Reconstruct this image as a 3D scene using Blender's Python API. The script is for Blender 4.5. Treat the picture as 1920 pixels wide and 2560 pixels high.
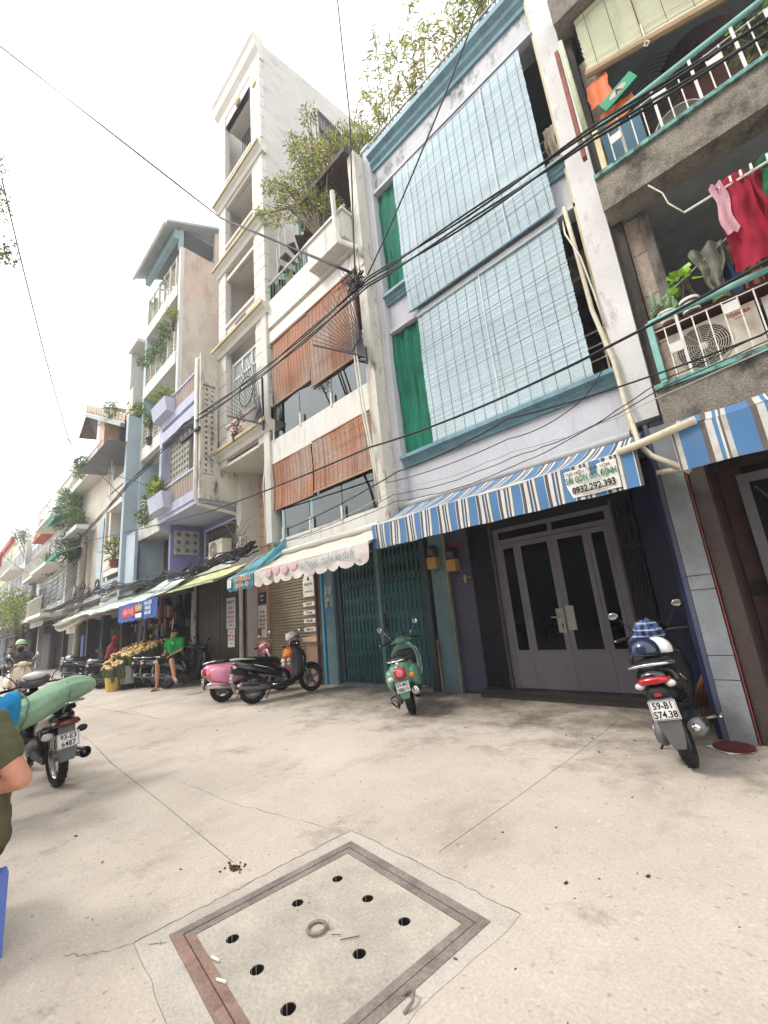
import bpy, bmesh, math, random
from mathutils import Vector, Matrix, noise
from math import sin, cos, pi, radians
for o in list(bpy.data.objects): bpy.data.objects.remove(o)
SC = bpy.context.scene
COL = SC.collection
RN = random.Random(11)

# ---------------------------------------------------------------- camera
cam_d = bpy.data.cameras.new('camera'); cam = bpy.data.objects.new('camera', cam_d); COL.objects.link(cam)
_yaw, _pitch, _roll = -0.738566514, 0.237032559, -0.0943650188
_f = Vector((sin(_yaw)*cos(_pitch), cos(_yaw)*cos(_pitch), sin(_pitch)))
_r0 = Vector((cos(_yaw), -sin(_yaw), 0)); _u0 = _r0.cross(_f)
_r = _r0*cos(_roll) + _u0*sin(_roll); _u = -_r0*sin(_roll) + _u0*cos(_roll)
_m = Matrix((_r, _u, -_f)).transposed().to_4x4(); _m.translation = (0, 0, 1.45)
cam.matrix_world = _m
cam_d.sensor_fit = 'HORIZONTAL'; cam_d.sensor_width = 36; cam_d.lens = 19.573
cam_d.clip_start = 0.05; cam_d.clip_end = 1200
SC.camera = cam
SC.render.resolution_x = 768; SC.render.resolution_y = 1024

# ---------------------------------------------------------------- sky and sun
SUN_EL, SUN_AZ = 58, -62          # degrees; azimuth clockwise from +Y
w = bpy.data.worlds.new('World'); SC.world = w; w.use_nodes = True
nt = w.node_tree; nt.nodes.clear()
N = nt.nodes.new; LK = nt.links.new
out = N('ShaderNodeOutputWorld'); bg = N('ShaderNodeBackground'); bg.inputs['Strength'].default_value = 0.15
sky = N('ShaderNodeTexSky'); sky.sky_type = 'NISHITA'; sky.sun_disc = False
sky.sun_elevation = radians(SUN_EL); sky.sun_rotation = radians(SUN_AZ)
sky.air_density = 1.0; sky.dust_density = 4.0; sky.ozone_density = 1.0
hs = N('ShaderNodeHueSaturation'); hs.inputs['Saturation'].default_value = 0.16; hs.inputs['Value'].default_value = 0.9
tc = N('ShaderNodeTexCoord'); mp = N('ShaderNodeMapping'); mp.inputs['Scale'].default_value = (1.2, 1.2, 3.2)
nz = N('ShaderNodeTexNoise'); nz.inputs['Scale'].default_value = 1.7; nz.inputs['Detail'].default_value = 6
cr = N('ShaderNodeValToRGB'); cr.color_ramp.elements[0].position = .36; cr.color_ramp.elements[1].position = .66
cr.color_ramp.elements[0].color = (6.2, 6.5, 6.9, 1); cr.color_ramp.elements[1].color = (8.6, 8.6, 8.5, 1)
mx = N('ShaderNodeMixRGB'); mx.inputs['Fac'].default_value = 0.72
LK(sky.outputs[0], hs.inputs['Color']); LK(tc.outputs['Generated'], mp.inputs[0]); LK(mp.outputs[0], nz.inputs[0])
LK(nz.outputs[0], cr.inputs[0]); LK(hs.outputs[0], mx.inputs[1]); LK(cr.outputs[0], mx.inputs[2])
LK(mx.outputs[0], bg.inputs['Color']); LK(bg.outputs[0], out.inputs['Surface'])
sd = bpy.data.lights.new('sun', 'SUN'); sd.energy = 1.1; sd.angle = radians(14); sd.color = (1, .97, .92)
so = bpy.data.objects.new('sun', sd); COL.objects.link(so)
_d = Vector((sin(radians(SUN_AZ))*cos(radians(SUN_EL)), cos(radians(SUN_AZ))*cos(radians(SUN_EL)), sin(radians(SUN_EL))))
_d = Vector((-0.45, -0.62, 0.9)).normalized()
sky.sun_elevation = math.asin(_d.z); sky.sun_rotation = math.atan2(_d.x, _d.y)
so.rotation_euler = _d.to_track_quat('Z', 'Y').to_euler()
SC.view_settings.view_transform = 'Standard'; SC.view_settings.look = 'None'
SC.view_settings.gamma = 1; SC.view_settings.use_curve_mapping = False
SC.view_settings.exposure = 1.22

# ---------------------------------------------------------------- materials
def lin(h):
    if not isinstance(h, str): return tuple(h)
    h = h.lstrip('#'); r = []
    for i in (0, 2, 4):
        v = int(h[i:i+2], 16)/255; r.append(v/12.92 if v <= .04045 else ((v+.055)/1.055)**2.4)
    return tuple(r)
MATS = {}
def translucent(m, k=.35, gain=1.6):
    """thin leaves and cloth let light through"""
    t = m.node_tree; b = [n for n in t.nodes if n.type == 'BSDF_PRINCIPLED'][0]; o = [n for n in t.nodes if n.type == 'OUTPUT_MATERIAL'][0]
    tr = t.nodes.new('ShaderNodeBsdfTranslucent'); mx = t.nodes.new('ShaderNodeMixShader'); mx.inputs[0].default_value = k
    s = b.inputs['Base Color'].links[0].from_socket; g = t.nodes.new('ShaderNodeVectorMath'); g.operation = 'SCALE'; g.inputs['Scale'].default_value = gain
    t.links.new(s, g.inputs[0]); t.links.new(g.outputs[0], tr.inputs[0]); t.links.new(b.outputs[0], mx.inputs[1]); t.links.new(tr.outputs[0], mx.inputs[2]); t.links.new(mx.outputs[0], o.inputs[0]); return m
def mat(name, col, rough=.75, var=.10, scale=2.5, bump=.12, bscale=45, stain=0., scol='#3a3630', sscale=(1.6, 1.6, .35), metal=0.,
        spec=.4, obj=False, dirt=0., fine=.06, emit=0., sss=0., col2=None, mix2=2.0, coat=0., thr=.52):
    """procedural surface: base colour with soft large variation, fine grain, shaped stains (streaks) and bump"""
    if name in MATS: return MATS[name]
    m = bpy.data.materials.new(name); m.use_nodes = True; t = m.node_tree; t.nodes.clear()
    A = t.nodes.new; K = t.links.new
    o = A('ShaderNodeOutputMaterial'); b = A('ShaderNodeBsdfPrincipled'); K(b.outputs[0], o.inputs[0])
    c = lin(col)
    if obj: co = A('ShaderNodeTexCoord').outputs['Object']
    else: co = A('ShaderNodeNewGeometry').outputs['Position']
    n1 = A('ShaderNodeTexNoise'); n1.inputs['Scale'].default_value = scale; n1.inputs['Detail'].default_value = 5; n1.inputs['Roughness'].default_value = .65
    K(co, n1.inputs['Vector'])
    mr = A('ShaderNodeMapRange'); mr.inputs['From Min'].default_value = .3; mr.inputs['From Max'].default_value = .7
    mr.inputs['To Min'].default_value = 1-var*1.6; mr.inputs['To Max'].default_value = 1+var*.8
    K(n1.outputs[0], mr.inputs[0])
    n2 = A('ShaderNodeTexNoise'); n2.inputs['Scale'].default_value = bscale; n2.inputs['Detail'].default_value = 4
    K(co, n2.inputs['Vector'])
    m2 = A('ShaderNodeMapRange'); m2.inputs['From Min'].default_value = .3; m2.inputs['From Max'].default_value = .7
    m2.inputs['To Min'].default_value = 1-fine; m2.inputs['To Max'].default_value = 1+fine
    K(n2.outputs[0], m2.inputs[0])
    mu = A('ShaderNodeMath'); mu.operation = 'MULTIPLY'; K(mr.outputs[0], mu.inputs[0]); K(m2.outputs[0], mu.inputs[1])
    vm = A('ShaderNodeVectorMath'); vm.operation = 'SCALE'; K(mu.outputs[0], vm.inputs['Scale'])
    if col2 is not None:
        n4 = A('ShaderNodeTexNoise'); n4.inputs['Scale'].default_value = mix2; n4.inputs['Detail'].default_value = 3; K(co, n4.inputs['Vector'])
        r4 = A('ShaderNodeValToRGB'); r4.color_ramp.elements[0].position = .42; r4.color_ramp.elements[1].position = .58
        r4.color_ramp.elements[0].color = (*c, 1); r4.color_ramp.elements[1].color = (*lin(col2), 1)
        K(n4.outputs[0], r4.inputs[0]); K(r4.outputs[0], vm.inputs[0])
    else: vm.inputs[0].default_value = c
    cur = vm.outputs[0]
    if stain > 0:
        mp = A('ShaderNodeMapping'); mp.inputs['Scale'].default_value = sscale; K(co, mp.inputs[0])
        n3 = A('ShaderNodeTexNoise'); n3.inputs['Scale'].default_value = 2.2; n3.inputs['Detail'].default_value = 9; n3.inputs['Roughness'].default_value = .72
        K(mp.outputs[0], n3.inputs['Vector'])
        r3 = A('ShaderNodeMapRange'); r3.inputs['From Min'].default_value = thr; r3.inputs['From Max'].default_value = thr+.16
        r3.inputs['To Max'].default_value = stain; K(n3.outputs[0], r3.inputs[0])
        x = A('ShaderNodeMixRGB'); K(r3.outputs[0], x.inputs[0]); K(cur, x.inputs[1]); x.inputs[2].default_value = (*lin(scol), 1)
        cur = x.outputs[0]
    K(cur, b.inputs['Base Color'])
    b.inputs['Roughness'].default_value = rough; b.inputs['Metallic'].default_value = metal
    b.inputs['Specular IOR Level'].default_value = spec
    if coat: b.inputs['Coat Weight'].default_value = coat; b.inputs['Coat Roughness'].default_value = .08
    if sss: b.inputs['Subsurface Weight'].default_value = sss; b.inputs['Subsurface Radius'].default_value = (.02, .008, .004); b.inputs['Subsurface Scale'].default_value = .5
    if emit: b.inputs['Emission Color'].default_value = (*c, 1); b.inputs['Emission Strength'].default_value = emit
    if bump:
        bp = A('ShaderNodeBump'); bp.inputs['Strength'].default_value = min(1, bump*2); bp.inputs['Distance'].default_value = .006
        K(n2.outputs[0], bp.inputs['Height']); K(bp.outputs[0], b.inputs['Normal'])
    MATS[name] = m; return m
def glassmat(name, tint, alpha=.6, rough=.03):
    """thin window glass: part mirror, part clear"""
    if name in MATS: return MATS[name]
    m = bpy.data.materials.new(name); m.use_nodes = True; t = m.node_tree; t.nodes.clear(); A = t.nodes.new; K = t.links.new
    o = A('ShaderNodeOutputMaterial'); tr = A('ShaderNodeBsdfTransparent'); tr.inputs[0].default_value = (*lin(tint), 1)
    g = A('ShaderNodeBsdfGlossy'); g.inputs['Roughness'].default_value = rough; g.inputs[0].default_value = (.9, .95, .95, 1)
    fr = A('ShaderNodeFresnel'); fr.inputs[0].default_value = 1.5
    ad = A('ShaderNodeMath'); ad.operation = 'ADD'; ad.inputs[1].default_value = alpha; ad.use_clamp = True
    nz = A('ShaderNodeTexNoise'); nz.inputs['Scale'].default_value = 1.5
    bp = A('ShaderNodeBump'); bp.inputs['Strength'].default_value = .012; K(nz.outputs[0], bp.inputs['Height']); K(bp.outputs[0], g.inputs['Normal'])
    mx = A('ShaderNodeMixShader'); K(fr.outputs[0], ad.inputs[0]); K(ad.outputs[0], mx.inputs[0]); K(tr.outputs[0], mx.inputs[1]); K(g.outputs[0], mx.inputs[2]); K(mx.outputs[0], o.inputs[0])
    MATS[name] = m; return m

# ---------------------------------------------------------------- mesh builder
class MB:
    def __init__(s): s.v = []; s.f = []; s.m = []; s.cur = 0
    def mi(s, i): s.cur = i; return s
    def _a(s, vs, fs):
        n = len(s.v); s.v += [tuple(p) for p in vs]
        for f in fs: s.f.append([i+n for i in f]); s.m.append(s.cur)
        return s
    def box(s, x0, x1, y0, y1, z0, z1):
        if x0 > x1: x0, x1 = x1, x0
        if y0 > y1: y0, y1 = y1, y0
        if z0 > z1: z0, z1 = z1, z0
        return s._a([(x0, y0, z0), (x1, y0, z0), (x1, y1, z0), (x0, y1, z0), (x0, y0, z1), (x1, y0, z1), (x1, y1, z1), (x0, y1, z1)],
                    [(0, 3, 2, 1), (4, 5, 6, 7), (0, 1, 5, 4), (1, 2, 6, 5), (2, 3, 7, 6), (3, 0, 4, 7)])
    def obox(s, M, sx, sy, sz):
        pts = [M @ Vector((a*sx/2, b*sy/2, c*sz/2)) for a, b, c in ((-1, -1, -1), (1, -1, -1), (1, 1, -1), (-1, 1, -1), (-1, -1, 1), (1, -1, 1), (1, 1, 1), (-1, 1, 1))]
        return s._a(pts, [(0, 3, 2, 1), (4, 5, 6, 7), (0, 1, 5, 4), (1, 2, 6, 5), (2, 3, 7, 6), (3, 0, 4, 7)])
    def beam(s, a, b, wd, h=None, up=(0, 0, 1)):
        a = Vector(a); b = Vector(b); h = h or wd; d = b-a; L = d.length
        if L < 1e-6: return s
        d /= L; sd = d.cross(Vector(up))
        if sd.length < 1e-3: sd = d.cross(Vector((1, 0, 0)))
        sd.normalize(); u = sd.cross(d)
        M = Matrix((d, sd, u)).transposed().to_4x4(); M.translation = (a+b)/2
        return s.obox(M, L, wd, h)
    def poly(s, pts): return s._a(pts, [list(range(len(pts)))])
    def prism(s, axis, pts, a, b):
        """extrude a polygon: axis 'x' -> pts (y,z); 'y' -> (x,z); 'z' -> (x,y)"""
        def P(p, t):
            return (t, p[0], p[1]) if axis == 'x' else (p[0], t, p[1]) if axis == 'y' else (p[0], p[1], t)
        n = len(pts)
        return s._a([P(p, a) for p in pts]+[P(p, b) for p in pts],
                    [list(range(n))[::-1], [n+i for i in range(n)]]+[[i, (i+1) % n, n+(i+1) % n, n+i] for i in range(n)])
    def rings(s, rs, cap=True, close=False):
        n = len(rs[0]); vs = [p for r in rs for p in r]; fs = []
        K = len(rs)
        for k in range(K if close else K-1):
            k2 = (k+1) % K
            for i in range(n):
                j = (i+1) % n; fs.append((k*n+i, k*n+j, k2*n+j, k2*n+i))
        if cap and not close: fs.append(list(range(n))[::-1]); fs.append([(K-1)*n+i for i in range(n)])
        return s._a(vs, fs)
    def tube(s, pts, r, n=6, cap=True, flat=1.0):
        pts = [Vector(p) for p in pts]; K = len(pts); rs = []
        if not hasattr(r, '__len__'): r = [r]*K
        ref = None
        for k in range(K):
            d = pts[min(k+1, K-1)]-pts[max(k-1, 0)]
            if d.length < 1e-7: d = Vector((0, 0, 1))
            d.normalize()
            if ref is None:
                ref = Vector((0, 0, 1)) if abs(d.z) < .9 else Vector((1, 0, 0))
            sd = d.cross(ref)
            if sd.length < 1e-4: sd = d.orthogonal()
            sd.normalize(); u = sd.cross(d).normalized(); ref = u
            rs.append([pts[k]+(sd*cos(2*pi*i/n)+u*sin(2*pi*i/n)*flat)*r[k] for i in range(n)])
        return s.rings(rs, cap)
    def cyl(s, a, b, r0, r1=None, n=12, cap=True): return s.tube([a, b], [r0, r0 if r1 is None else r1], n, cap)
    def lathe(s, prof, c=(0, 0, 0), n=16, ax='z', close=False, cap=True):
        rs = []
        for r, z in prof:
            ring = []
            for i in range(n):
                a = 2*pi*i/n; x, y = r*cos(a), r*sin(a)
                p = (x, y, z) if ax == 'z' else (z, x, y) if ax == 'x' else (y, z, x)
                ring.append((c[0]+p[0], c[1]+p[1], c[2]+p[2]))
            rs.append(ring)
        return s.rings(rs, cap, close)
    def loft(s, secs, n=16, e=2.4):
        """stations along x: (x, half width, z low, z high[, y centre]) with super-ellipse cross sections"""
        rs = []
        for q in secs:
            x, hw, z0, z1 = q[:4]; yc = q[4] if len(q) > 4 else 0; ring = []
            for i in range(n):
                a = 2*pi*i/n; ca, sa = cos(a), sin(a)
                ring.append((x, yc+hw*math.copysign(abs(ca)**(2/e), ca), (z0+z1)/2+(z1-z0)/2*math.copysign(abs(sa)**(2/e), sa)))
            rs.append(ring)
        return s.rings(rs)
    def ball(s, c, r, n=10, k=7):
        if not hasattr(r, '__len__'): r = (r, r, r)
        rs = []
        for j in range(k+1):
            t = -pi/2+pi*(j+.02)/(k+.04)
            rs.append([(c[0]+r[0]*cos(t)*cos(2*pi*i/n), c[1]+r[1]*cos(t)*sin(2*pi*i/n), c[2]+r[2]*sin(t)) for i in range(n)])
        return s.rings(rs)
    def grid(s, fn, nu, nv):
        vs = [fn(i/nu, j/nv) for j in range(nv+1) for i in range(nu+1)]
        return s._a(vs, [(j*(nu+1)+i, j*(nu+1)+i+1, (j+1)*(nu+1)+i+1, (j+1)*(nu+1)+i) for j in range(nv) for i in range(nu)])
    def add(s, o, M=None):
        return s._a([(M @ Vector(p)) if M else p for p in o.v], o.f)
    def mesh(s, name, org=(0, 0, 0), smooth=False):
        me = bpy.data.meshes.new(name)
        me.from_pydata([(p[0]-org[0], p[1]-org[1], p[2]-org[2]) for p in s.v], [], s.f)
        me.polygons.foreach_set('material_index', s.m)
        if smooth: me.polygons.foreach_set('use_smooth', [True]*len(s.f))
        me.update(); return me

ORG = {}
SPLIT = {'wall', 'floor_slab', 'drip_ledge', 'ceiling', 'parapet_cap', 'back_wall', 'side_wall', 'balcony_slab', 'party_wall', 'pier_core', 'lintel', 'room', 'balcony_front', 'pillar', 'parapet', 'fin_wall', 'front_beam', 'balcony_door', 'room_door', 'door_panel', 'gate_jamb', 'gate_backing', 'backing_panel', 'transom_pane', 'side_infill', 'dark_shop', 'threshold', 'panel_door', 'bird_legs', 'red_edge', 'glazing_bead'}
def props(o, label=None, cat=None, group=None, kind=None):
    if label: o['label'] = label
    if cat: o['category'] = cat
    if group: o['group'] = group
    if kind: o['kind'] = kind
    return o
def thing(name, label, cat, loc=(0, 0, 0), group=None, rot=None, local=False):
    o = bpy.data.objects.new(name, None); COL.objects.link(o); o.location = loc; o.empty_display_size = .1
    if rot: o.rotation_euler = rot
    ORG[o] = (0, 0, 0) if local or rot else tuple(loc)
    return props(o, label, cat, group)
def part(name, mb, ms, parent=None, smooth=False, kind=None, label=None, auto=False):
    """link one builder as ONE mesh object (a part of parent, or top level)"""
    org = ORG.get(parent, (0, 0, 0)) if parent else (0, 0, 0)
    nb = len(mb.v)//8
    if name in SPLIT and nb > 1 and len(mb.v) == 8*nb and len(mb.f) == 6*nb and all(len(f) == 4 for f in mb.f):
        r0 = None                                     # separate blocks: one object each
        for i in range(nb):
            q = MB(); q.v = mb.v[8*i:8*i+8]; q.f = [[k-8*i for k in f] for f in mb.f[6*i:6*i+6]]; q.m = [0]*6
            o = part(name, q, ms, parent, smooth, kind, label, auto); r0 = r0 or o
        return r0
    me = mb.mesh(name, org, smooth or auto)
    for m in (ms if isinstance(ms, (list, tuple)) else [ms]): me.materials.append(m)
    o = bpy.data.objects.new(name, me); COL.objects.link(o)
    if parent: o.parent = parent; ORG[o] = ORG[parent]
    else: ORG[o] = (0, 0, 0)
    if auto:
        try: me.set_sharp_from_angle(angle=radians(35))
        except Exception: pass
    return props(o, label=label, kind=kind)
def solo(name, mb, ms, label, cat, base=None, group=None, smooth=False, kind=None, auto=False):
    """a top-level thing that is one mesh; origin at its base"""
    if base is None:
        n = len(mb.v); base = (sum(p[0] for p in mb.v)/n, sum(p[1] for p in mb.v)/n, min(p[2] for p in mb.v))
    me = mb.mesh(name, base, smooth or auto)
    for m in (ms if isinstance(ms, (list, tuple)) else [ms]): me.materials.append(m)
    if auto:
        try: me.set_sharp_from_angle(angle=radians(35))
        except Exception: pass
    o = bpy.data.objects.new(name, me); COL.objects.link(o); o.location = base; ORG[o] = tuple(base)
    return props(o, label, cat, group, kind)
def struct(name, mb, ms, smooth=False, kind='structure'):
    return part(name, mb, ms, None, smooth, kind)
def inst(src, parent, loc=(0, 0, 0), rot=None, scale=None, name=None):
    """another object on the same mesh; loc relative to the source mesh's own place"""
    o = bpy.data.objects.new(name or src.name.split('.')[0], src.data); COL.objects.link(o); o.parent = parent
    o.location = loc; ORG[o] = ORG.get(parent, (0, 0, 0))
    if rot: o.rotation_euler = rot
    if scale: o.scale = scale
    return o
def pieces(name, mb, ms, parent, offs, smooth=False):
    """a run of alike pieces sharing one mesh, each an object: offs are translations"""
    first = part(name, mb, ms, parent, smooth)
    for i, d in enumerate(offs):
        if i == 0: first.location = d
        else: inst(first, parent, d)
    return first
def copy_tree(root, loc=None, rotz=None, label=None, group=None, rot=None):
    kids = {}
    for o in bpy.data.objects:
        if o.parent: kids.setdefault(o.parent, []).append(o)
    def rec(o, par):
        c = o.copy(); COL.objects.link(c); c.parent = par; ORG[c] = ORG.get(o, (0, 0, 0))
        for k in kids.get(o, []): rec(k, c)
        return c
    c = rec(root, None)
    if loc: c.location = loc
    if rot: c.rotation_euler = rot
    if rotz is not None: c.rotation_euler = (c.rotation_euler[0], c.rotation_euler[1], rotz)
    return props(c, label, None, group)
def slab_holes(outer, holes, z0, z1):
    """flat plate with real holes, as a builder"""
    cu = bpy.data.curves.new('tmp', 'CURVE'); cu.dimensions = '2D'; cu.fill_mode = 'BOTH'; cu.extrude = (z1-z0)/2
    for pl in [outer]+list(holes):
        sp = cu.splines.new('POLY'); sp.points.add(len(pl)-1)
        for i, p in enumerate(pl): sp.points[i].co = (p[0], p[1], 0, 1)
        sp.use_cyclic_u = True
    o = bpy.data.objects.new('tmp', cu); COL.objects.link(o)
    bpy.context.view_layer.update()
    me = bpy.data.meshes.new_from_object(o.evaluated_get(bpy.context.evaluated_depsgraph_get()))
    mb = MB(); mb._a([(v.co.x, v.co.y, v.co.z+(z0+z1)/2) for v in me.vertices], [list(p.vertices) for p in me.polygons])
    bpy.data.objects.remove(o); bpy.data.curves.remove(cu); bpy.data.meshes.remove(me); return mb
FONT_CACHE = {}
def text_mb(txt, size, M, depth=.002, align='CENTER', bold=0.0, sx=1.0, shear=0.0):
    """lettering as thin geometry; M places the text plane (x right, y up, z out)"""
    cu = bpy.data.curves.new('tmp', 'FONT'); cu.body = txt; cu.size = size; cu.extrude = depth; cu.align_x = align; cu.align_y = 'CENTER'
    cu.offset = bold; cu.resolution_u = 2; cu.shear = shear
    o = bpy.data.objects.new('tmp', cu); COL.objects.link(o); bpy.context.view_layer.update()
    me = bpy.data.meshes.new_from_object(o.evaluated_get(bpy.context.evaluated_depsgraph_get()))
    mb = MB(); mb._a([M @ Vector((v.co.x*sx, v.co.y, v.co.z)) for v in me.vertices], [list(p.vertices) for p in me.polygons])
    bpy.data.objects.remove(o); bpy.data.curves.remove(cu); bpy.data.meshes.remove(me); return mb
def frameM(c, right, up):
    r = Vector(right).normalized(); u = Vector(up); u = (u-r*u.dot(r)).normalized(); n = r.cross(u)
    M = Matrix((r, u, n)).transposed().to_4x4(); M.translation = c; return M
def sag(a, b, s, n=14, rnd=0.0):
    a = Vector(a); b = Vector(b); P = []
    for i in range(n+1):
        t = i/n; p = a.lerp(b, t); p.z -= s*4*t*(1-t)
        if rnd and 0 < i < n: p += Vector((RN.uniform(-1, 1), RN.uniform(-1, 1), RN.uniform(-1, 1)))*rnd
        P.append(p)
    return P
# ================================================================ ground
def ground_mat():
    m = mat('road_concrete', '#b9ad9f', rough=.88, var=.13, scale=.55, bump=.2, bscale=60, fine=.11, stain=.34, scol='#6b6157', sscale=(.55, .3, .5), thr=.52)
    t = m.node_tree; b = [n for n in t.nodes if n.type == 'BSDF_PRINCIPLED'][0]
    src = b.inputs['Base Color'].links[0].from_socket
    g = t.nodes.new('ShaderNodeNewGeometry')
    # pale wear spots, cement patches and fine dark specks
    n = t.nodes.new('ShaderNodeTexNoise'); n.inputs['Scale'].default_value = 13; n.inputs['Detail'].default_value = 8; n.inputs['Roughness'].default_value = .8
    t.links.new(g.outputs['Position'], n.inputs['Vector'])
    r = t.nodes.new('ShaderNodeMapRange'); r.inputs['From Min'].default_value = .56; r.inputs['From Max'].default_value = .66; r.inputs['To Max'].default_value = .45
    t.links.new(n.outputs[0], r.inputs[0])
    x = t.nodes.new('ShaderNodeMixRGB'); t.links.new(r.outputs[0], x.inputs[0]); t.links.new(src, x.inputs[1]); x.inputs[2].default_value = (*lin('#d6ccbb'), 1)
    n2 = t.nodes.new('ShaderNodeTexNoise'); n2.inputs['Scale'].default_value = 24; n2.inputs['Detail'].default_value = 6
    t.links.new(g.outputs['Position'], n2.inputs['Vector'])
    r2 = t.nodes.new('ShaderNodeMapRange'); r2.inputs['From Min'].default_value = .64; r2.inputs['From Max'].default_value = .70; r2.inputs['To Max'].default_value = .38
    t.links.new(n2.outputs[0], r2.inputs[0])
    y = t.nodes.new('ShaderNodeMixRGB'); t.links.new(r2.outputs[0], y.inputs[0]); t.links.new(x.outputs[0], y.inputs[1]); y.inputs[2].default_value = (*lin('#4c443b'), 1)
    # oil and dirt worn into the strip along the houses where bikes are parked
    sx = t.nodes.new('ShaderNodeSeparateXYZ'); t.links.new(g.outputs['Position'], sx.inputs[0])
    n3 = t.nodes.new('ShaderNodeTexNoise'); n3.inputs['Scale'].default_value = 1.6; n3.inputs['Detail'].default_value = 9; n3.inputs['Roughness'].default_value = .75
    t.links.new(g.outputs['Position'], n3.inputs['Vector'])
    a1 = t.nodes.new('ShaderNodeMapRange'); a1.inputs['From Min'].default_value = 3.6; a1.inputs['From Max'].default_value = 5.6; a1.inputs['To Max'].default_value = .23
    t.links.new(sx.outputs['Y'], a1.inputs[0])
    ad = t.nodes.new('ShaderNodeMath'); t.links.new(n3.outputs[0], ad.inputs[0]); t.links.new(a1.outputs[0], ad.inputs[1])
    r3 = t.nodes.new('ShaderNodeMapRange'); r3.inputs['From Min'].default_value = .56; r3.inputs['From Max'].default_value = .80; r3.inputs['To Max'].default_value = .82
    t.links.new(ad.outputs[0], r3.inputs[0])
    z = t.nodes.new('ShaderNodeMixRGB'); t.links.new(r3.outputs[0], z.inputs[0]); t.links.new(y.outputs[0], z.inputs[1]); z.inputs[2].default_value = (*lin('#574c41'), 1)
    t.links.new(z.outputs[0], b.inputs['Base Color']); return m
GM = ground_mat()
dark_earth = mat('joint_dirt', '#3c352d', .95, .2, 6, .3)
sub = MB().box(-160, 60, -60, 9, -.30, -.012); 
# hole under the drain cover: four strips of earth round the pit instead of one sheet
sub = MB()
for (a, b, c, d) in ((-160, -2.75, -60, 60), (-1.2, 60, -60, 60), (-2.75, -1.2, -60, .7), (-2.75, -1.2, 2.3, 60)): sub._a([(a, c, -.02), (b, c, -.02), (b, d, -.02), (a, d, -.02)], [(0, 1, 2, 3)])
struct('ground', sub, dark_earth)
PIT = [(-2.60, .985), (-1.49, .86), (-1.36, 1.965), (-2.475, 2.085)]     # rim of the drain frame (a square turned a little)
def wob(a, b, amp, n):
    a = Vector(a+(0,)); b = Vector(b+(0,)); d = (b-a); p = Vector((-d.y, d.x, 0)).normalized()
    return [tuple((a+d*(i/n)+p*(RN.uniform(-amp, amp) if 0 < i < n else 0))[:2]) for i in range(n)]
APR = [(-2.70, .86), (-1.42, .72), (-1.27, 2.09), (-2.585, 2.19)]        # patch of newer concrete round it
apron_o = []
for i in range(4): apron_o += wob(APR[i], APR[(i+1) % 4], .012, 12)
def grow(poly, d):
    cx = sum(p[0] for p in poly)/len(poly); cy = sum(p[1] for p in poly)/len(poly)
    return [(cx+(p[0]-cx)*(1+d), cy+(p[1]-cy)*(1+d)) for p in poly]
J = .006
# cast slabs with open joints between them (joints follow the photograph's lines)
slabs = [
    [(-160, 1.92), (-8.1, 1.86), (-6.34, 1.70), (-6.005, 1.685), (-6.06, 2.05), (-6.2, 9), (-160, 9)],
    [(-160, 1.92-J), (-160, -60), (-5.4, -60), (-5.75, .6), (-6.005, 1.675), (-6.34, 1.70-J*2), (-8.1, 1.86-J)],
]
big = [(-5.4+J, -60), (60, -60), (60, 9), (-6.2+J, 9), (-6.06+J, 2.05), (-6.0+J, 1.68), (-5.75+J, .6)]
def slot(P_, w_):
    up = []; dn = []
    for i_, p in enumerate(P_):
        q0 = P_[max(i_-1, 0)]; q1 = P_[min(i_+1, len(P_)-1)]; d_ = Vector((q1[0]-q0[0], q1[1]-q0[1])).normalized(); n_ = Vector((-d_.y, d_.x))*w_
        up.append((p[0]+n_.x, p[1]+n_.y)); dn.append((p[0]-n_.x, p[1]-n_.y))
    return up+dn[::-1]
rd = MB()
for s_ in slabs: rd.prism('z', s_, -.0205, 0)
hole_drain = [(-2.88+.045*cos(a*pi/4)*(1+.2*sin(a*2)), 1.475+.03*sin(a*pi/4)) for a in range(8)]
rd.add(slab_holes(big, [grow(apron_o, .003), hole_drain, slot([(-5.98, 1.675), (-4.5, 1.60), (-2.95, 1.50)], .0035), slot([(-1.91, 2.30), (-1.85, 3.2), (-1.79, 4.2), (-1.76, 5.6)], .003)], -.0205, 0))
struct('road', rd, GM)
apm = mat('apron_concrete', '#b7aea3', .9, .12, 2.0, .3, 70, fine=.14, stain=.22, scol='#6a6154', sscale=(1.5, 1.5, 1.5))
PM = [(-2.545, 1.03), (-1.53, .915), (-1.41, 1.92), (-2.43, 2.03)]
ap = slab_holes(apron_o, [PIT], -.0205, .001)
struct('drain_apron', ap, apm)
# drain cover: steel angle frame, steel edge of the lid, concrete lid with eight holes and a lifting ring
dc = thing('drain_cover', 'square concrete drain cover in rusty steel frame, eight round holes and a lifting ring', 'drain cover', (-1.98, 1.475, 0))
steel = mat('worn_steel', '#867b74', .7, .25, 5, .2, 60, metal=.1, fine=.2, stain=.55, scol='#a3978a', sscale=(3, 3, 3))
steel2 = mat('rust_steel', '#957a6d', .7, .22, 5, .15, 60, metal=.15, fine=.15, stain=.5, scol='#5b3a2c', sscale=(3, 3, 3))
for i in range(4):
    A, B = PIT[i], PIT[(i+1) % 4]; a, b = PM[i], PM[(i+1) % 4]
    a = tuple(Vector(a)*.86+Vector(A)*.14) if 0 else a
    part('frame_angle', MB().prism('z', [A, B, b, a], -.03, .005), steel2 if i == 0 else steel, dc)
    g = grow(PM, -.012); h = grow(PM, -.092)
    part('lid_edge', MB().prism('z', [g[i], g[(i+1) % 4], h[(i+1) % 4], h[i]], -.03, .003), steel2 if i == 0 else steel, dc)
lid_o = grow(PM, -.094)
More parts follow.
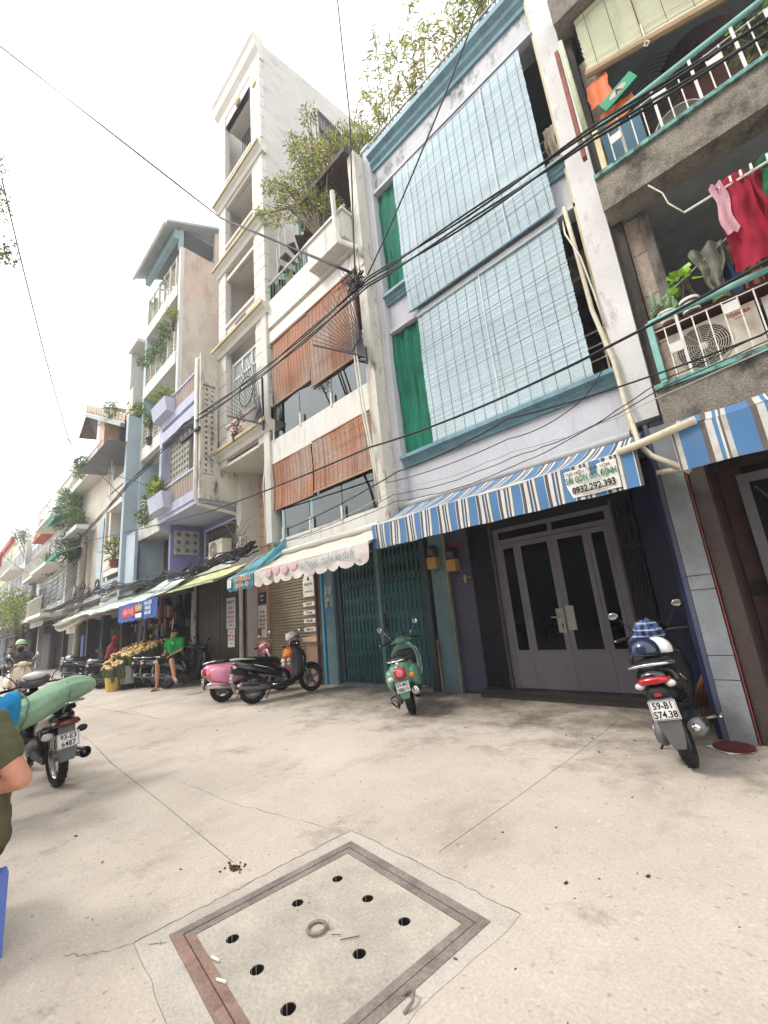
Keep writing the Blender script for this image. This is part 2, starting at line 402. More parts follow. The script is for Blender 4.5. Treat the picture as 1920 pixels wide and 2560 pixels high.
HC = [(-2.24, 1.77), (-1.97, 1.75), (-2.26, 1.51), (-1.70, 1.735), (-2.31, 1.17), (-1.735, 1.47), (-2.04, 1.145), (-1.765, 1.12)]
circ = lambda c, r, n=18: [(c[0]+r*cos(2*pi*i/n)*(1+.05*sin(3*i)), c[1]+r*sin(2*pi*i/n)) for i in range(n)]
lidm = mat('lid_concrete', '#aca396', .9, .14, 3.5, .3, 60, fine=.15, stain=.40, scol='#5d5548', sscale=(1.2, 1.2, 1.2), thr=.54)
part('lid', slab_holes(lid_o, [circ(c, .031) for c in HC], -.06, 0), lidm, dc)
bot = MB()
for c in HC: bot.lathe([(.05, 0), (.031, .06), (.031, .061)], (c[0], c[1], -.12), 12, cap=False)
for c in HC: part('hole_shade', MB().lathe([(.0306, -.06), (.0306, -.003), (.0302, -.003), (.0302, -.06)], (c[0], c[1], 0), 16, cap=False), mat('hole_dark', '#1c1814', .95), dc)  # near-black sleeves paint shade onto the walls of the lid holes
part('pit', MB().box(-2.7, -1.25, .75, 2.25, -.10, -.075), mat('pit_dark', '#15120f', .95), dc)  # near-black plate close under the lid, its colour standing in for deep shade
ring = [(-2.008+.043*cos(t*pi/10), 1.446+.043*sin(t*pi/10), .012) for t in range(20)]
part('lifting_ring', MB().rings([[ (p[0]+.008*cos(k*pi/3)*cos(i*pi/10), p[1]+.008*cos(k*pi/3)*sin(i*pi/10), p[2]+.008*sin(k*pi/3)) for k in range(6)] for i, p in enumerate(ring)], close=True), steel, dc, smooth=True)
part('ring_seat', MB().cyl((-2.008, 1.446, .0), (-2.008, 1.446, .004), .045, n=16), lidm, dc)
part('ring_hook', MB().tube([(-1.975, 1.475, 0), (-1.965, 1.485, .03), (-1.95, 1.49, .0)], .006), mat('bare_metal', '#b8b4aa', .4, metal=.6), dc)
solo('bent_rebar', MB().tube([(-1.44, 1.42, .004), (-1.415, 1.445, .02), (-1.39, 1.44, .03), (-1.375, 1.41, .02), (-1.385, 1.37, .004)], .006, 8), steel, 'bent rusty steel hook sticking up beside the drain frame', 'steel hook', smooth=True)
# cracks: thin broken openings in the slab
ck = MB()
def crack(P, w0=.004, amp=.012, seg=8):
    pts = []
    for a, b in zip(P, P[1:]): pts += wob(a, b, amp, seg)
    pts.append(P[-1])
    for a, b in zip(pts, pts[1:]):
        d = Vector((b[0]-a[0], b[1]-a[1])); L = d.length
        if L < 1e-5: continue
        n = Vector((-d.y, d.x))/L; w1 = w0*RN.uniform(.4, 1.1); w2 = w0*RN.uniform(.4, 1.1)
        ck._a([(a[0]-n.x*w1, a[1]-n.y*w1, .0022), (b[0]-n.x*w2, b[1]-n.y*w2, .0022), (b[0]+n.x*w2, b[1]+n.y*w2, .0022), (a[0]+n.x*w1, a[1]+n.y*w1, .0022)], [(0, 1, 2, 3)])
crack([(-2.70, .86), (-2.78, .72), (-2.9, .62)], .0015, .012); crack([(-1.42, .72), (-1.36, .55)], .005, .012)
crack([(-4.9, 1.9), (-3.8, 1.95), (-2.75, 2.12)], .0013, .012); crack([(-2.62, .9), (-2.56, .96)], .002, .01); crack([(-1.46, .85), (-1.30, .8), (-1.22, .70)], .007, .02)
crack([(-16, 2.5), (-11, 2.8), (-8.5, 3.0)], .006, .03); crack([(-2.70, .86), (-2.66, 1.3), (-2.63, 1.7), (-2.585, 2.19)], .0025, .012, 10); crack([(-2.585, 2.19), (-1.9, 2.14), (-1.27, 2.09)], .002, .01, 12)
part('crack', ck, mat('crack_dark', '#463d33', .95), None, kind='structure')
# litter and grit
litter = MB(); lm = [mat('dark_grit', '#3a322a', .9), mat('leaf_litter', '#6b4a30', .9), mat('paper_bits', '#d8d2c4', .9), mat('yellow_bits', '#d9b648', .8)]
for i in range(430):
    x = RN.uniform(-11, 1.5); y = RN.uniform(.3, 5.6)
    if RN.random() < .35: y = 4.6+RN.random()*1.7
    s_ = RN.choice([.003, .004, .005, .006, .008, .012]); litter.mi(RN.choices([0, 1, 2, 3], [8, 5, 2, .4])[0])
    M = Matrix.Translation((x, y, s_*.3)) @ Matrix.Rotation(RN.uniform(0, 6), 4, 'Z') @ Matrix.Rotation(RN.uniform(-.3, .3), 4, 'X')
    litter.obox(M, s_*2, s_*RN.uniform(.6, 1.2), s_*.5)
for i in range(34):
    a = RN.uniform(0, 6.3); r_ = RN.uniform(.02, .13)*RN.random()
    litter.mi(RN.choice([0, 0, 1])); M = Matrix.Translation((-2.88+r_*cos(a), 1.475+r_*sin(a), .003)) @ Matrix.Rotation(a*3, 4, 'Z'); litter.obox(M, .016, .008, .006)
part('grit', litter, lm, None, kind='stuff')
def tiny(name, x, y, lab, cat, m, L=.06, r=.007, a=0.4, z=.008):
    d = Vector((cos(a), sin(a), 0))*L/2; c = Vector((x, y, z)); solo(name, MB().cyl(c-d, c+d, r, n=7), m, lab, cat, base=(x, y, 0))
white_p = mat('white_paper', '#e4e0d6', .8)
tiny('cigarette_end', -2.245, 1.055, 'white cigarette end on the lid between two left holes', 'cigarette end', white_p, .05, .006, .2)
tiny('cigarette_end', -2.105, 1.015, 'white cigarette end on the lid nearest the bottom of the photo', 'cigarette end', white_p, .05, .006, .35)
tiny('twig', -1.83, 1.50, 'thin brown twig lying right of the lifting ring', 'twig', mat('twig_brown', '#5b3a28', .9), .09, .002, .9)
tiny('twig', -1.90, 1.475, 'short dry twig lying just beside the lifting ring', 'twig', MATS['twig_brown'], .05, .0015, .6)
tiny('snail_shell', -2.52, .36, 'small dark pebble on the concrete at lower left', 'pebble', lm[0], .02, .011, .3)
# ================================================================ materials shared by the houses
white_wall = mat('white_paint', '#c9c6be', .85, .07, 1.2, .1, stain=.55, scol='#6b655a', sscale=(3, 3, .4), thr=.56)
clean_white = mat('clean_white', '#cfccc5', .7, .04, 1.5, .06, stain=.38, scol='#8f8878', sscale=(3, 3, .4))
lilac = mat('lilac_white', '#bfbfc4', .85, .08, .9, .1, stain=.28, scol='#6c6a70', sscale=(4, 4, .3), thr=.55)
lilac_mold = mat('lilac_mould', '#c0c0c2', .9, .12, .8, .2, stain=.95, scol='#2b2826', sscale=(1.1, 1.1, .6), thr=.495)
teal_trim = mat('teal_trim', '#6b8d97', .55, .12, 2, .05, stain=.55, scol='#2f5563', sscale=(3, 3, .5), thr=.5)
old_conc = mat('old_concrete', '#7d766c', .95, .22, 2.2, .5, 50, fine=.25, stain=.85, scol='#2b2723', sscale=(1.6, 1.6, .8), thr=.49)
pebble = mat('pebble_dash', '#837c70', .95, .2, 3, .6, 60, fine=.40, stain=.85, scol='#2b2723', sscale=(1.2, 1.2, 1.0), thr=.49)
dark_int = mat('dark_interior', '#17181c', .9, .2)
grey_wall = mat('grey_wall', '#5c5f66', .85, .1)
pipe_m = mat('pipe_pvc', '#cfcbc0', .5, .1, 3, 0, stain=.3, scol='#6b5f4c', sscale=(4, 4, 2))
black_m = mat('black_metal', '#1c1b1d', .5, .1)
iron = mat('iron_black', '#252325', .6, .2, metal=.3)

# ================================================================ blue-blind row house (X -4.6 .. -0.55)
h1 = thing('row_house', 'lilac white row house with teal cornices, blue blinds and grey glass doors', 'house', (-2.6, 6.5, 0))
P = lambda n, mb, m, **k: part(n, mb, m, h1, **k)
W = MB()
W.box(-4.43, -.9, 5.57, 5.85, 3.27, 3.92).box(-4.43, -.9, 5.57, 5.80, 6.7, 7.30)      # balcony fronts
P('wall', W, lilac)
P('fascia', MB().box(-4.43, -.9, 5.57, 5.9, 10.12, 10.72), lilac_mold)
P('floor_slab', MB().box(-4.43, -.75, 5.57, 7.2, 3.2, 3.27).box(-4.43, -.9, 5.80, 7.4, 6.74, 6.86).box(-4.43, -.9, 5.9, 9, 10.2, 10.35), grey_wall)
def molding(z0, y, x0=-4.43, x1=-.9, h=.20, d=.16):
    return MB().prism('x', [(y+.02, z0), (y-.05, z0), (y-.06, z0+.04*h/.2), (y-d*.55, z0+.07*h/.2), (y-d*.6, z0+.11*h/.2), (y-d, z0+.14*h/.2), (y-d, z0+h), (y+.02, z0+h)], x0, x1)
P('cornice', molding(3.92, 5.57, h=.20), teal_trim); P('cornice', molding(7.30, 5.57), teal_trim); P('cornice', molding(10.72, 5.57, h=.38, d=.22), teal_trim)
P('drip_ledge', MB().box(-4.43, -.9, 5.50, 5.6, 6.66, 6.72).box(-4.43, -.9, 5.47, 5.6, 10.06, 10.12), lilac)
P('pillar', MB().box(-4.6, -4.43, 5.45, 5.85, 3.2, 11.35).box(-4.63, -4.40, 5.42, 5.88, 11.35, 11.42).prism('x', [(5.42, 11.42), (5.88, 11.42), (5.65, 11.58)], -4.63, -4.40), lilac)
P('pillar', MB().box(-.90, -.60, 5.45, 5.95, 3.35, 14), mat('pillar_white', '#cfccc9', .85, .1, 1, .15, stain=.6, scol='#5d564e', sscale=(2.5, 2.5, .8), thr=.56))
P('party_wall', MB().box(-.60, -.5, 5.62, 12, 3.2, 14).box(-4.6, -4.5, 5.85, 12, 3.2, 10.7), old_conc)
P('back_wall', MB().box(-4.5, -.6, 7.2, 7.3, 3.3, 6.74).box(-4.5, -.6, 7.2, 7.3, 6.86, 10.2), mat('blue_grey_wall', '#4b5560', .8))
P('edge_strip', MB().box(-.935, -.905, 5.50, 5.53, 3.3, 11.2), mat('cream_strip', '#c5b98f', .7))
# roof rail
rl = MB().mi(0).cyl((-4.5, 5.62, 11.68), (-.9, 5.62, 11.68), .022).cyl((-4.5, 5.62, 11.45), (-.9, 5.62, 11.45), .018)
for x in (-4.4, -3.9, -3.4, -2.9, -2.4, -1.9, -1.4, -1.0): rl.cyl((x, 5.62, 11.1), (x, 5.62, 11.68), .014)
P('roof_rail', rl, mat('galvanised', '#a8a8a4', .5, metal=.3))
# balcony rails seen beside the blinds
rb = MB()
for z in (7.68, 7.86, 8.04, 8.22): rb.cyl((-1.6, 5.66, z), (-.92, 5.66, z), .011)
for z in (4.22, 4.42, 4.62, 4.82): rb.cyl((-1.6, 5.66, z), (-.92, 5.66, z), .011)
rb.cyl((-1.0, 5.66, 7.48), (-1.0, 5.66, 8.3), .013).cyl((-1.0, 5.66, 4.12), (-1.0, 5.66, 4.9), .013)
P('balcony_rail', rb, mat('rail_cream', '#b7ad95', .6))
# upper doors behind, seen in the gap
P('balcony_door', MB().box(-1.5, -.9, 7.15, 7.2, 6.9, 9.4), mat('door_brown', '#5a4535', .6)); P('balcony_door', MB().box(-1.75, -1.35, 7.1, 7.2, 3.4, 5.9), MATS['door_brown'])
# ---- ground floor
purple = mat('purple_tile', '#4b495c', .35, .10, 1.6, .04, stain=.15, scol='#2f2f40')
navy = mat('navy_tile', '#232948', .3, .14, 1.5, .05, stain=.25, scol='#3b4668', sscale=(2, 2, .8))
seam = mat('dark_seam', '#20202a', .8)
def tiles(x0, x1, y0, y1, z0, z1, n, m, axis='x', name='wall_tile'):
    """column of wall tiles with recessed joints: every tile a piece"""
    h = (z1-z0)/n; first = part(name, MB().box(x0, x1, y0, y1, z0+.003, z0+h-.003), m, h1)
    for i in range(1, n): inst(first, h1, (0, 0, h*i))
tiles(-4.40, -3.95, 6.48, 6.6, .02, 2.92, 3, purple)
P('pier_core', MB().box(-4.40, -3.94, 6.49, 6.62, 0, 3.2), seam)
tiles(-1.27, -.76, 6.52, 6.6, 0, 3.15, 4, navy); tiles(-.80, -.75, 5.28, 6.52, 0, 3.15, 4, navy)
P('pier_core', MB().box(-1.27, -.74, 6.53, 6.65, 0, 3.2).box(-.79, -.52, 5.40, 6.65, 0, 3.2), seam)
pier_m = mat('pier_grey', '#7d8184', .8, .16, 3, .25, stain=.5, scol='#4a4540', sscale=(1.5, 1.5, 1.2), thr=.53)
z = 0
for hh in (.55, .22, .62, .14, 1.62):
    P('pier_block', MB().box(-.70, -.50, 5.19, 5.42, z+.004, z+hh-.004), pier_m); z += hh
P('pier_edge', MB().box(-.745, -.705, 5.19, 5.42, 0, 3.2), mat('pier_edge_blue', '#45485c', .6))
P('pier_core', MB().box(-.69, -.51, 5.20, 5.41, 0, 3.2), seam)
doorgrey = mat('door_grey', '#75717a', .5, .08, 2, .03, stain=.25, scol='#3d3a3d', sscale=(2, 2, .8))
P('lintel', MB().box(-3.95, -1.27, 6.46, 6.62, 2.66, 3.2), mat('lintel_dark', '#141418', .6))
P('threshold', MB().box(-3.95, -1.27, 6.30, 6.62, 0, .11).box(-3.95, -1.27, 6.24, 6.30, 0, .045), mat('granite_sill', '#3b3430', .5, .3, 20, .05))
fr = part('door_frame', MB().box(-3.46, -3.36, 6.50, 6.58, .11, 2.66).box(-1.66, -1.56, 6.50, 6.58, .11, 2.66).box(-3.36, -1.66, 6.50, 6.58, 2.40, 2.47).box(-3.36, -1.66, 6.50, 6.58, 2.60, 2.66).box(-2.50, -2.44, 6.50, 6.58, 2.47, 2.60), doorgrey, h1)
blk = glassmat('door_glass', '#060607', -.03, .02)
part('transom_pane', MB().box(-3.36, -2.50, 6.53, 6.54, 2.47, 2.60).box(-2.44, -1.66, 6.53, 6.54, 2.47, 2.60), blk, fr)
def leaf(x0, x1, st=.075):
    d = part('door_leaf', MB().box(x0, x1, 6.50, 6.55, .12, .68).box(x0, x0+st, 6.50, 6.55, .68, 2.39).box(x1-st, x1, 6.50, 6.55, .68, 2.39).box(x0+st, x1-st, 6.50, 6.55, 2.31, 2.39), doorgrey, h1)
    part('pane', MB().box(x0+st, x1-st, 6.52, 6.53, .68, 2.31), blk, d)
    part('glazing_bead', MB().box(x0+st, x1-st, 6.485, 6.50, .665, .685), doorgrey, d); return d
leaf(-3.355, -3.075, .045); dA = leaf(-3.07, -2.475); dB = leaf(-2.47, -1.945); leaf(-1.94, -1.665, .05)
silver = mat('satin_steel', '#a9a8a2', .35, metal=.6)
part('lock_plate', MB().box(-2.60, -2.49, 6.485, 6.50, .93, 1.28), silver, dA); part('handle', MB().tube([(-2.55, 6.485, 1.16), (-2.55, 6.44, 1.16), (-2.66, 6.43, 1.16)], .011, 8), silver, dA)
part('lock_plate', MB().box(-2.455, -2.335, 6.485, 6.50, .96, 1.31), silver, dB)
part('keyhole', MB().box(-2.54, -2.52, 6.480, 6.485, .99, 1.06), black_m, dA)
# folded steel gate leaves either side of the door
def gate_stack(x0, x1, n):
    first = part('gate_channel', MB().box(0, .016, 6.46, 6.52, .12, 2.72), mat('gate_dark', '#221f2a', .5, metal=.3), h1)
    first.location = (x0, 0, 0)
    for i in range(1, n): inst(first, h1, (x0+(x1-x0)*i/(n-1), 0, 0))
    P('gate_band', MB().box(x0, x1+.02, 6.455, 6.465, 2.0, 2.03), MATS['gate_dark'])
# part() above shifts the mesh by the house origin; the first piece is moved in place by its own offset
gate_stack(-3.93, -3.50, 15); gate_stack(-1.55, -1.30, 10)
P('gate_jamb', MB().box(-3.50, -3.46, 6.44, 6.56, .05, 2.72).box(-1.56, -1.53, 6.44, 6.56, .05, 2.72), mat('jamb_brown', '#4a4247', .6))
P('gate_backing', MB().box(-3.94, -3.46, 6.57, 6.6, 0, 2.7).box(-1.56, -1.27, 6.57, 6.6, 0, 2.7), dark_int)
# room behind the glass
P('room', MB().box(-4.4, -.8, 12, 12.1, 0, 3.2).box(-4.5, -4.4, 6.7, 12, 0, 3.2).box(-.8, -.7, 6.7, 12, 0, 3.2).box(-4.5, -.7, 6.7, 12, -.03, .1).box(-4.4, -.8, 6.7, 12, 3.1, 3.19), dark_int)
for a, b, yy in ((-3.30, -2.62, 8.2), (-2.3, -1.3, 8.2)):
    solo('fluorescent_tube', MB().cyl((a, yy, 2.52), (b, yy, 2.52), .014), mat('tube_light', '#f4f8ff', .5, 0, emit=3.0, bump=0), 'lit white fluorescent tube inside, seen through the %s door pane' % ('left' if a < -3 else 'right'), 'lamp')
# red house number
P('house_number', text_mb('287/71', .15, frameM((-4.17, 6.474, 2.52), (1, 0, 0), (0, 0, 1)), .004, bold=.003), mat('red_number', '#8a3427', .6))

# ---------------- blinds (each hangs on its own)
bb = mat('blue_blind', '#b3c4ca', .7, .08, 1.0, .05, 40, stain=.45, scol='#b9ab94', sscale=(.5, .5, 3.0), thr=.53, fine=.10)
bb_dark = mat('blind_thread', '#46606d', .8)
def slat_blind(x0, x1, z0, z1, y, m, label, skew=0., pitch=.022, cords=(.2, .8), roll=.0, slope=.0, group=None, gapm=None, top0=0., wave=.0, cat='blind', n_thread=9, bulge=.0, frayed=False):
    """roll-down slat blind; slats are thin separate strips (joined), threads, cords and bottom rod are parts"""
    t = thing('slat_blind', label, cat, ((x0+x1)/2, y, z0), group)
    s = MB(); N_ = int((z1-z0)/pitch)
    for i in range(N_):
        f = i/N_; zz = z0+(i+.5)*pitch; dx0 = top0*f
        yy = y-bulge*sin(pi*f)+wave*sin(zz*3.1)
        xa = x0+dx0+RN.uniform(-.006, .006); xb = x1+RN.uniform(-.006, .006)
        za = zz+slope*(0)+RN.uniform(-.0015, .0015); zb = zz+slope*(1-f)+RN.uniform(-.0015, .0015)
        K = 5; tilt = RN.uniform(-.004, .004)
        h = pitch*.44
        P0 = []
        for k in range(K+1):
            u = k/K; x_ = xa+(xb-xa)*u; w_ = .012*sin(u*7+zz*2.3)*(.5+wave*8)
            P0.append((x_, yy+w_+tilt, za+(zb-za)*u))
        for k in range(K):
            a, b = P0[k], P0[k+1]
            s._a([(a[0], a[1], a[2]-h), (b[0], b[1], b[2]-h), (b[0], b[1], b[2]+h), (a[0], a[1], a[2]+h), (a[0], a[1]+.004, a[2]+h), (b[0], b[1]+.004, b[2]+h)], [(0, 1, 2, 3), (3, 2, 5, 4)])
    part('slats', s, m, t, kind='stuff')
    if gapm: part('backing_cloth', MB()._a([(x0+.02, y+.06, z0), (x1-.02, y+.06, z0+slope), (x1-.02, y+.06, z1), (x0+.02+top0, y+.06, z1)], [(0, 1, 2, 3)]), gapm, t)
    th = MB()
    for k in range(n_thread):
        u = (k+.5)/n_thread; xx = x0+(x1-x0)*u
        th.tube([(xx+top0*(1-u)*i/8*0+0, y-.009-bulge*sin(pi*i/8)+wave*sin((z0+(z1-z0)*i/8)*3.1), z0+slope*u*(1-i/8)+(z1-z0)*i/8-.01) for i in range(9)], .0030, 4)
    part('threads', th, bb_dark if m is bb else mat('brown_thread', '#5b3b2a', .9), t)
    for u in cords:
        xx = x0+(x1-x0)*u
        part('cord', MB().tube([(xx, y-.022-bulge*sin(pi*i/8)+wave*sin((z0+(z1-z0)*i/8)*3.1), z0+slope*u*(1-i/8)+(z1-z0)*i/8-.02) for i in range(9)], .007 if m is bb else .004, 5), mat('cord_white', '#d9dde0', .8) if m is bb else MATS['brown_thread'], t)
    part('head_rail', MB().cyl((x0+top0, y, z1), (x1, y, z1), .02), m, t)
    if not frayed: part('bottom_rod', MB().cyl((x0-.02, y, z0-.012), (x1+.02, y, z0+slope-.012), .018+roll, n=8), mat('rod_wood', '#b59b7b', .7) if m is not bb else mat('rod_blue', '#7e9aa8', .7), t)
    return t
gapb = mat('blind_gap', '#6f8d9b', .9, .1)
slat_blind(-3.84, -1.14, 6.78, 9.92, 5.44, bb, 'pale blue slatted blind hanging over the upper balcony opening', cords=(.14, .74), gapm=gapb, wave=.015, bulge=.05, n_thread=18)
slat_blind(-3.72, -1.16, 4.12, 6.60, 5.47, bb, 'pale blue slatted blind covering the lower balcony opening', cords=(.5,), gapm=gapb, wave=.012, n_thread=14)
# green shade cloths
gcl = mat('green_shade_cloth', '#148066', .75, .22, 2, .12, 25, stain=.6, scol='#27a07c', sscale=(7, 7, .35), thr=.47)  # paler upright streaks in the colour stand in for light on the folds
translucent(gcl, .4, 1.5)
def drape(x0, x1, z0, z1, y, m, lab, cat='curtain', amp=.02, fx=4, seed=0, taper=0., name='shade_cloth', nu=44, nv=50):
    def fn(u, v):
        s_ = amp*sin(u*pi*fx+seed)*(.6+.4*sin(v*5+seed))+amp*.6*noise.noise(Vector((u*5, v*7, seed)))+amp*.5*noise.noise(Vector((u*15, v*4, seed)))+.006*noise.noise(Vector((u*22, v*26, seed)))
        return (x0+(x1-x0)*u+taper*(1-v)*(.5-u)+.012*sin(v*9+seed), y+s_, z0+(z1-z0)*v+.015*sin(u*11+seed)*(1-v))
    mb = MB().grid(fn, nu, nv); return solo(name, mb, m, lab, cat, base=((x0+x1)/2, y, z0), smooth=True)
drape(-4.44, -3.70, 7.52, 10.04, 5.60, gcl, 'dark green shade cloth hanging left of the upper blue blind', seed=1, amp=.04, fx=5)
drape(-4.44, -3.62, 4.14, 6.64, 5.60, gcl, 'dark green shade cloth hanging left of the lower blue blind', seed=4.2, amp=.045, fx=5, taper=.1)

# ================================================================ white house with orange blinds (X -8.4 .. -4.6)
h2 = thing('row_house', 'white row house with orange bamboo blinds, glass balustrades and a teal folding gate', 'house', (-6.4, 6.45, 0))
P = lambda n, mb, m, **k: part(n, mb, m, h2, **k)
P('balcony_front', MB().box(-7.95, -4.64, 5.21, 5.34, 2.98, 3.27), clean_white)
P('balcony_front', MB().box(-8.20, -4.64, 5.21, 5.34, 5.12, 5.72), clean_white)
P('balcony_front', MB().box(-8.20, -4.80, 5.22, 5.36, 8.42, 8.74).box(-8.20, -4.80, 5.28, 5.38, 8.74, 8.86).box(-8.20, -4.80, 5.20, 5.36, 8.86, 9.62), clean_white)
P('pillar', MB().box(-8.44, -8.20, 5.15, 5.50, 3.25, 10.45).box(-8.44, -8.20, 5.50, 6.6, 2.95, 10.2), white_wall)
P('pillar', MB().box(-4.82, -4.61, 5.17, 5.5, 2.97, 11.2), mat('stained_white', '#cdc7bb', .9, .1, 1.5, .2, stain=.9, scol='#54443a', sscale=(3, 3, 1.2), thr=.54))
P('floor_slab', MB().box(-8.2, -4.62, 5.34, 7.4, 3.0, 3.12).box(-8.2, -4.62, 5.34, 7.4, 5.14, 5.26).box(-8.2, -4.8, 5.36, 10, 8.46, 8.6), clean_white)
P('back_wall', MB().box(-8.2, -4.62, 7.3, 7.4, 3.12, 5.14).box(-8.2, -4.62, 7.3, 7.4, 5.26, 8.46), mat('pale_grey_wall', '#a5ada9', .8, .1))
P('side_wall', MB().box(-8.2, -8.1, 5.5, 10, 3, 8.6).box(-4.72, -4.62, 5.5, 12, 3, 11.2), white_wall)
for (z0, z1, xs) in ((3.3, 4.9, ((-7.6, -6.9), (-6.1, -5.4))), (5.4, 7.6, ((-7.5, -6.6), (-6.2, -5.3)))):
    for xa, xb in xs:
        d = part('inner_door', MB().box(xa, xa+.07, 7.22, 7.3, z0, z1).box(xb-.07, xb, 7.22, 7.3, z0, z1).box(xa, xb, 7.22, 7.3, z1-.08, z1).box((xa+xb)/2-.03, (xa+xb)/2+.03, 7.22, 7.3, z0, z1-.08), mat('frame_white', '#c9ccca', .5), h2)
        part('pane', MB().box(xa+.07, xb-.07, 7.26, 7.27, z0, z1-.08), mat('pane_curtain', '#7d8783', .5), d)
mat('pane_dark', '#2d3234', .2)
bal = glassmat('balustrade_glass', '#b9cac2', .06, .02)
for z0, z1, x0 in ((3.27, 4.05, -7.95), (5.72, 6.95, -8.2)):
    for i in range(3):
        xa = x0+(-4.80-x0)*i/3; xb = x0+(-4.80-x0)*(i+1)/3-.02
        P('glass_panel', MB().box(xa, xb, 5.27, 5.282, z0+.02, z1), bal)
    for i in range(4):
        xa = x0+.12+(-4.95-x0)*i/3; P('glass_clamp', MB().box(xa-.02, xa+.02, 5.19, 5.22, z0-.06, z0+.26), clean_white)
P('vent_wall', MB().box(-8.2, -8.06, 5.36, 5.5, 5.72, 8.4), white_wall)
# terrace railing with green bars, planter, drain pipe
tr = MB().cyl((-8.2, 5.26, 10.22), (-5.1, 5.26, 10.22), .03).cyl((-8.2, 5.26, 9.70), (-5.1, 5.26, 9.70), .015)
P('terrace_rail', tr, clean_white)
gbar = mat('green_bar', '#4b8a6a', .5)
pieces('rail_bar', MB().cyl((-8.1, 5.26, 9.62), (-8.1, 5.26, 10.2), .010, n=6), gbar, h2, [(i*.125, 0, 0) for i in range(24)])
P('planter_box', MB().box(-6.05, -4.86, 4.92, 5.22, 8.95, 9.60).box(-6.09, -4.82, 4.88, 5.22, 9.60, 9.66), white_wall)
P('roof_eave', MB().prism('x', [(5.0, 11.15), (5.0, 11.28), (7.5, 11.65), (7.5, 11.52)], -6.4, -4.72), mat('eave_brown', '#4b3a34', .8))
P('roof_post', MB().box(-6.3, -6.2, 6.2, 6.3, 9.6, 11.3), clean_white)
P('stair_wall', MB().box(-6.5, -4.8, 7.5, 7.6, 8.6, 11.5), white_wall)
pp = solo('drain_pipe', MB().tube([(-5.05, 4.84, 10.05), (-5.0, 4.82, 10.12), (-4.98, 4.82, 9.2), (-4.98, 4.90, 8.9), (-4.66, 5.12, 8.62), (-4.62, 5.12, 8.4)], .05, 10), pipe_m, 'thick white drain pipe bending down past the planter box', 'pipe', smooth=True)
# spiral stair
SX, SY, SZ = -7.35, 5.75, 9.6
ss = thing('spiral_staircase', 'small rusty spiral staircase with green centre pole on the terrace of the white house', 'staircase', (SX, SY, SZ))
part('pole', MB().cyl((SX, SY, 8.9), (SX, SY, 12.6), .04), gbar, ss)
rust = mat('rust_tread', '#5f5146', .85, .3, 5, .2)
stairrail = []
for i in range(13):
    a = 3.3+i*.42; z_ = SZ+.25+i*.21; c, s_ = cos(a), sin(a); c2, s2 = cos(a+.40), sin(a+.40)
    part('tread', MB().prism('z', [(SX, SY), (SX+.62*c, SY+.62*s_), (SX+.62*c2, SY+.62*s2)], z_, z_+.03), rust, ss)
    part('baluster', MB().cyl((SX+.62*c, SY+.62*s_, z_), (SX+.62*c, SY+.62*s_, z_+.75), .012, n=5), clean_white, ss)
    stairrail.append((SX+.62*c, SY+.62*s_, z_+.75))
part('handrail', MB().tube(stairrail, .02), clean_white, ss, smooth=True)
# ---- teal gate and piers
tealp = mat('teal_pier', '#66858a', .75, .14, 2, .15, stain=.3, scol='#4b5c58', sscale=(2, 2, .8))
tealg = mat('teal_panel', '#2a7076', .55, .14, 2, .05, stain=.3, scol='#164247', sscale=(3, 3, .5))
teal_d = mat('teal_channel', '#42686d', .5, .12, 3, .02, metal=.2)
P('pier', MB().box(-8.02, -7.66, 6.40, 6.75, 0, 3.0), tealp); P('pier', MB().box(-7.66, -7.50, 6.47, 6.75, 0, 3.0), mat('teal_pier_dark', '#2f4347', .6, .1))
P('pier', MB().box(-5.04, -4.90, 6.42, 6.75, 0, 3.0), MATS['teal_pier_dark']); P('pier', MB().box(-4.80, -4.42, 6.43, 6.75, 0, 3.2), tealp)
P('cyan_strip', MB().box(-8.10, -8.02, 6.36, 6.5, 0, 2.6), mat('cyan_paint', '#3f8fae', .6))
P('lintel', MB().box(-7.5, -5.04, 6.48, 6.75, 2.82, 3.0), MATS['teal_pier_dark'])
P('threshold', MB().box(-7.5, -5.04, 6.36, 6.75, 0, .05), pier_m)
gate = thing('folding_gate', 'closed teal folding steel gate with diamond lattice', 'gate', (-6.27, 6.5, .05))
part('backing_panel', MB().box(-7.48, -6.30, 6.58, 6.6, .05, 2.05).box(-6.22, -5.06, 6.58, 6.6, .05, 2.05), tealg, gate)
part('dark_gap', MB().box(-7.5, -5.04, 6.7, 6.72, .05, 2.82), dark_int, gate)
NB = 21; gx = [-7.44+i*(2.36/(NB-1)) for i in range(NB)]
pieces('gate_channel', MB().box(-7.44-.014, -7.44+.014, 6.50, 6.535, .06, 2.78), teal_d, gate, [(x+7.44, 0, 0) for x in gx])
lt = MB().beam((-7.44, 6.49, .16), (-7.44+.118, 6.49, .40), .006, .016); lt2 = MB().beam((-7.44+.118, 6.485, .16), (-7.44, 6.485, .40), .006, .016)
offs = [(i*.118, 0, r*.375) for r in range(7) for i in range(NB-1)]
pieces('lattice_strip', lt, teal_d, gate, offs[:140]); pieces('lattice_strip', lt2, teal_d, gate, offs[:140])
part('meeting_stile', MB().box(-6.31, -6.21, 6.47, 6.57, .06, 2.78), tealp, gate); part('lock_box', MB().box(-6.20, -6.13, 6.46, 6.5, 1.15, 1.45), black_m, gate)
part('top_rail', MB().box(-7.5, -5.04, 6.46, 6.56, 2.78, 2.82), teal_d, gate)

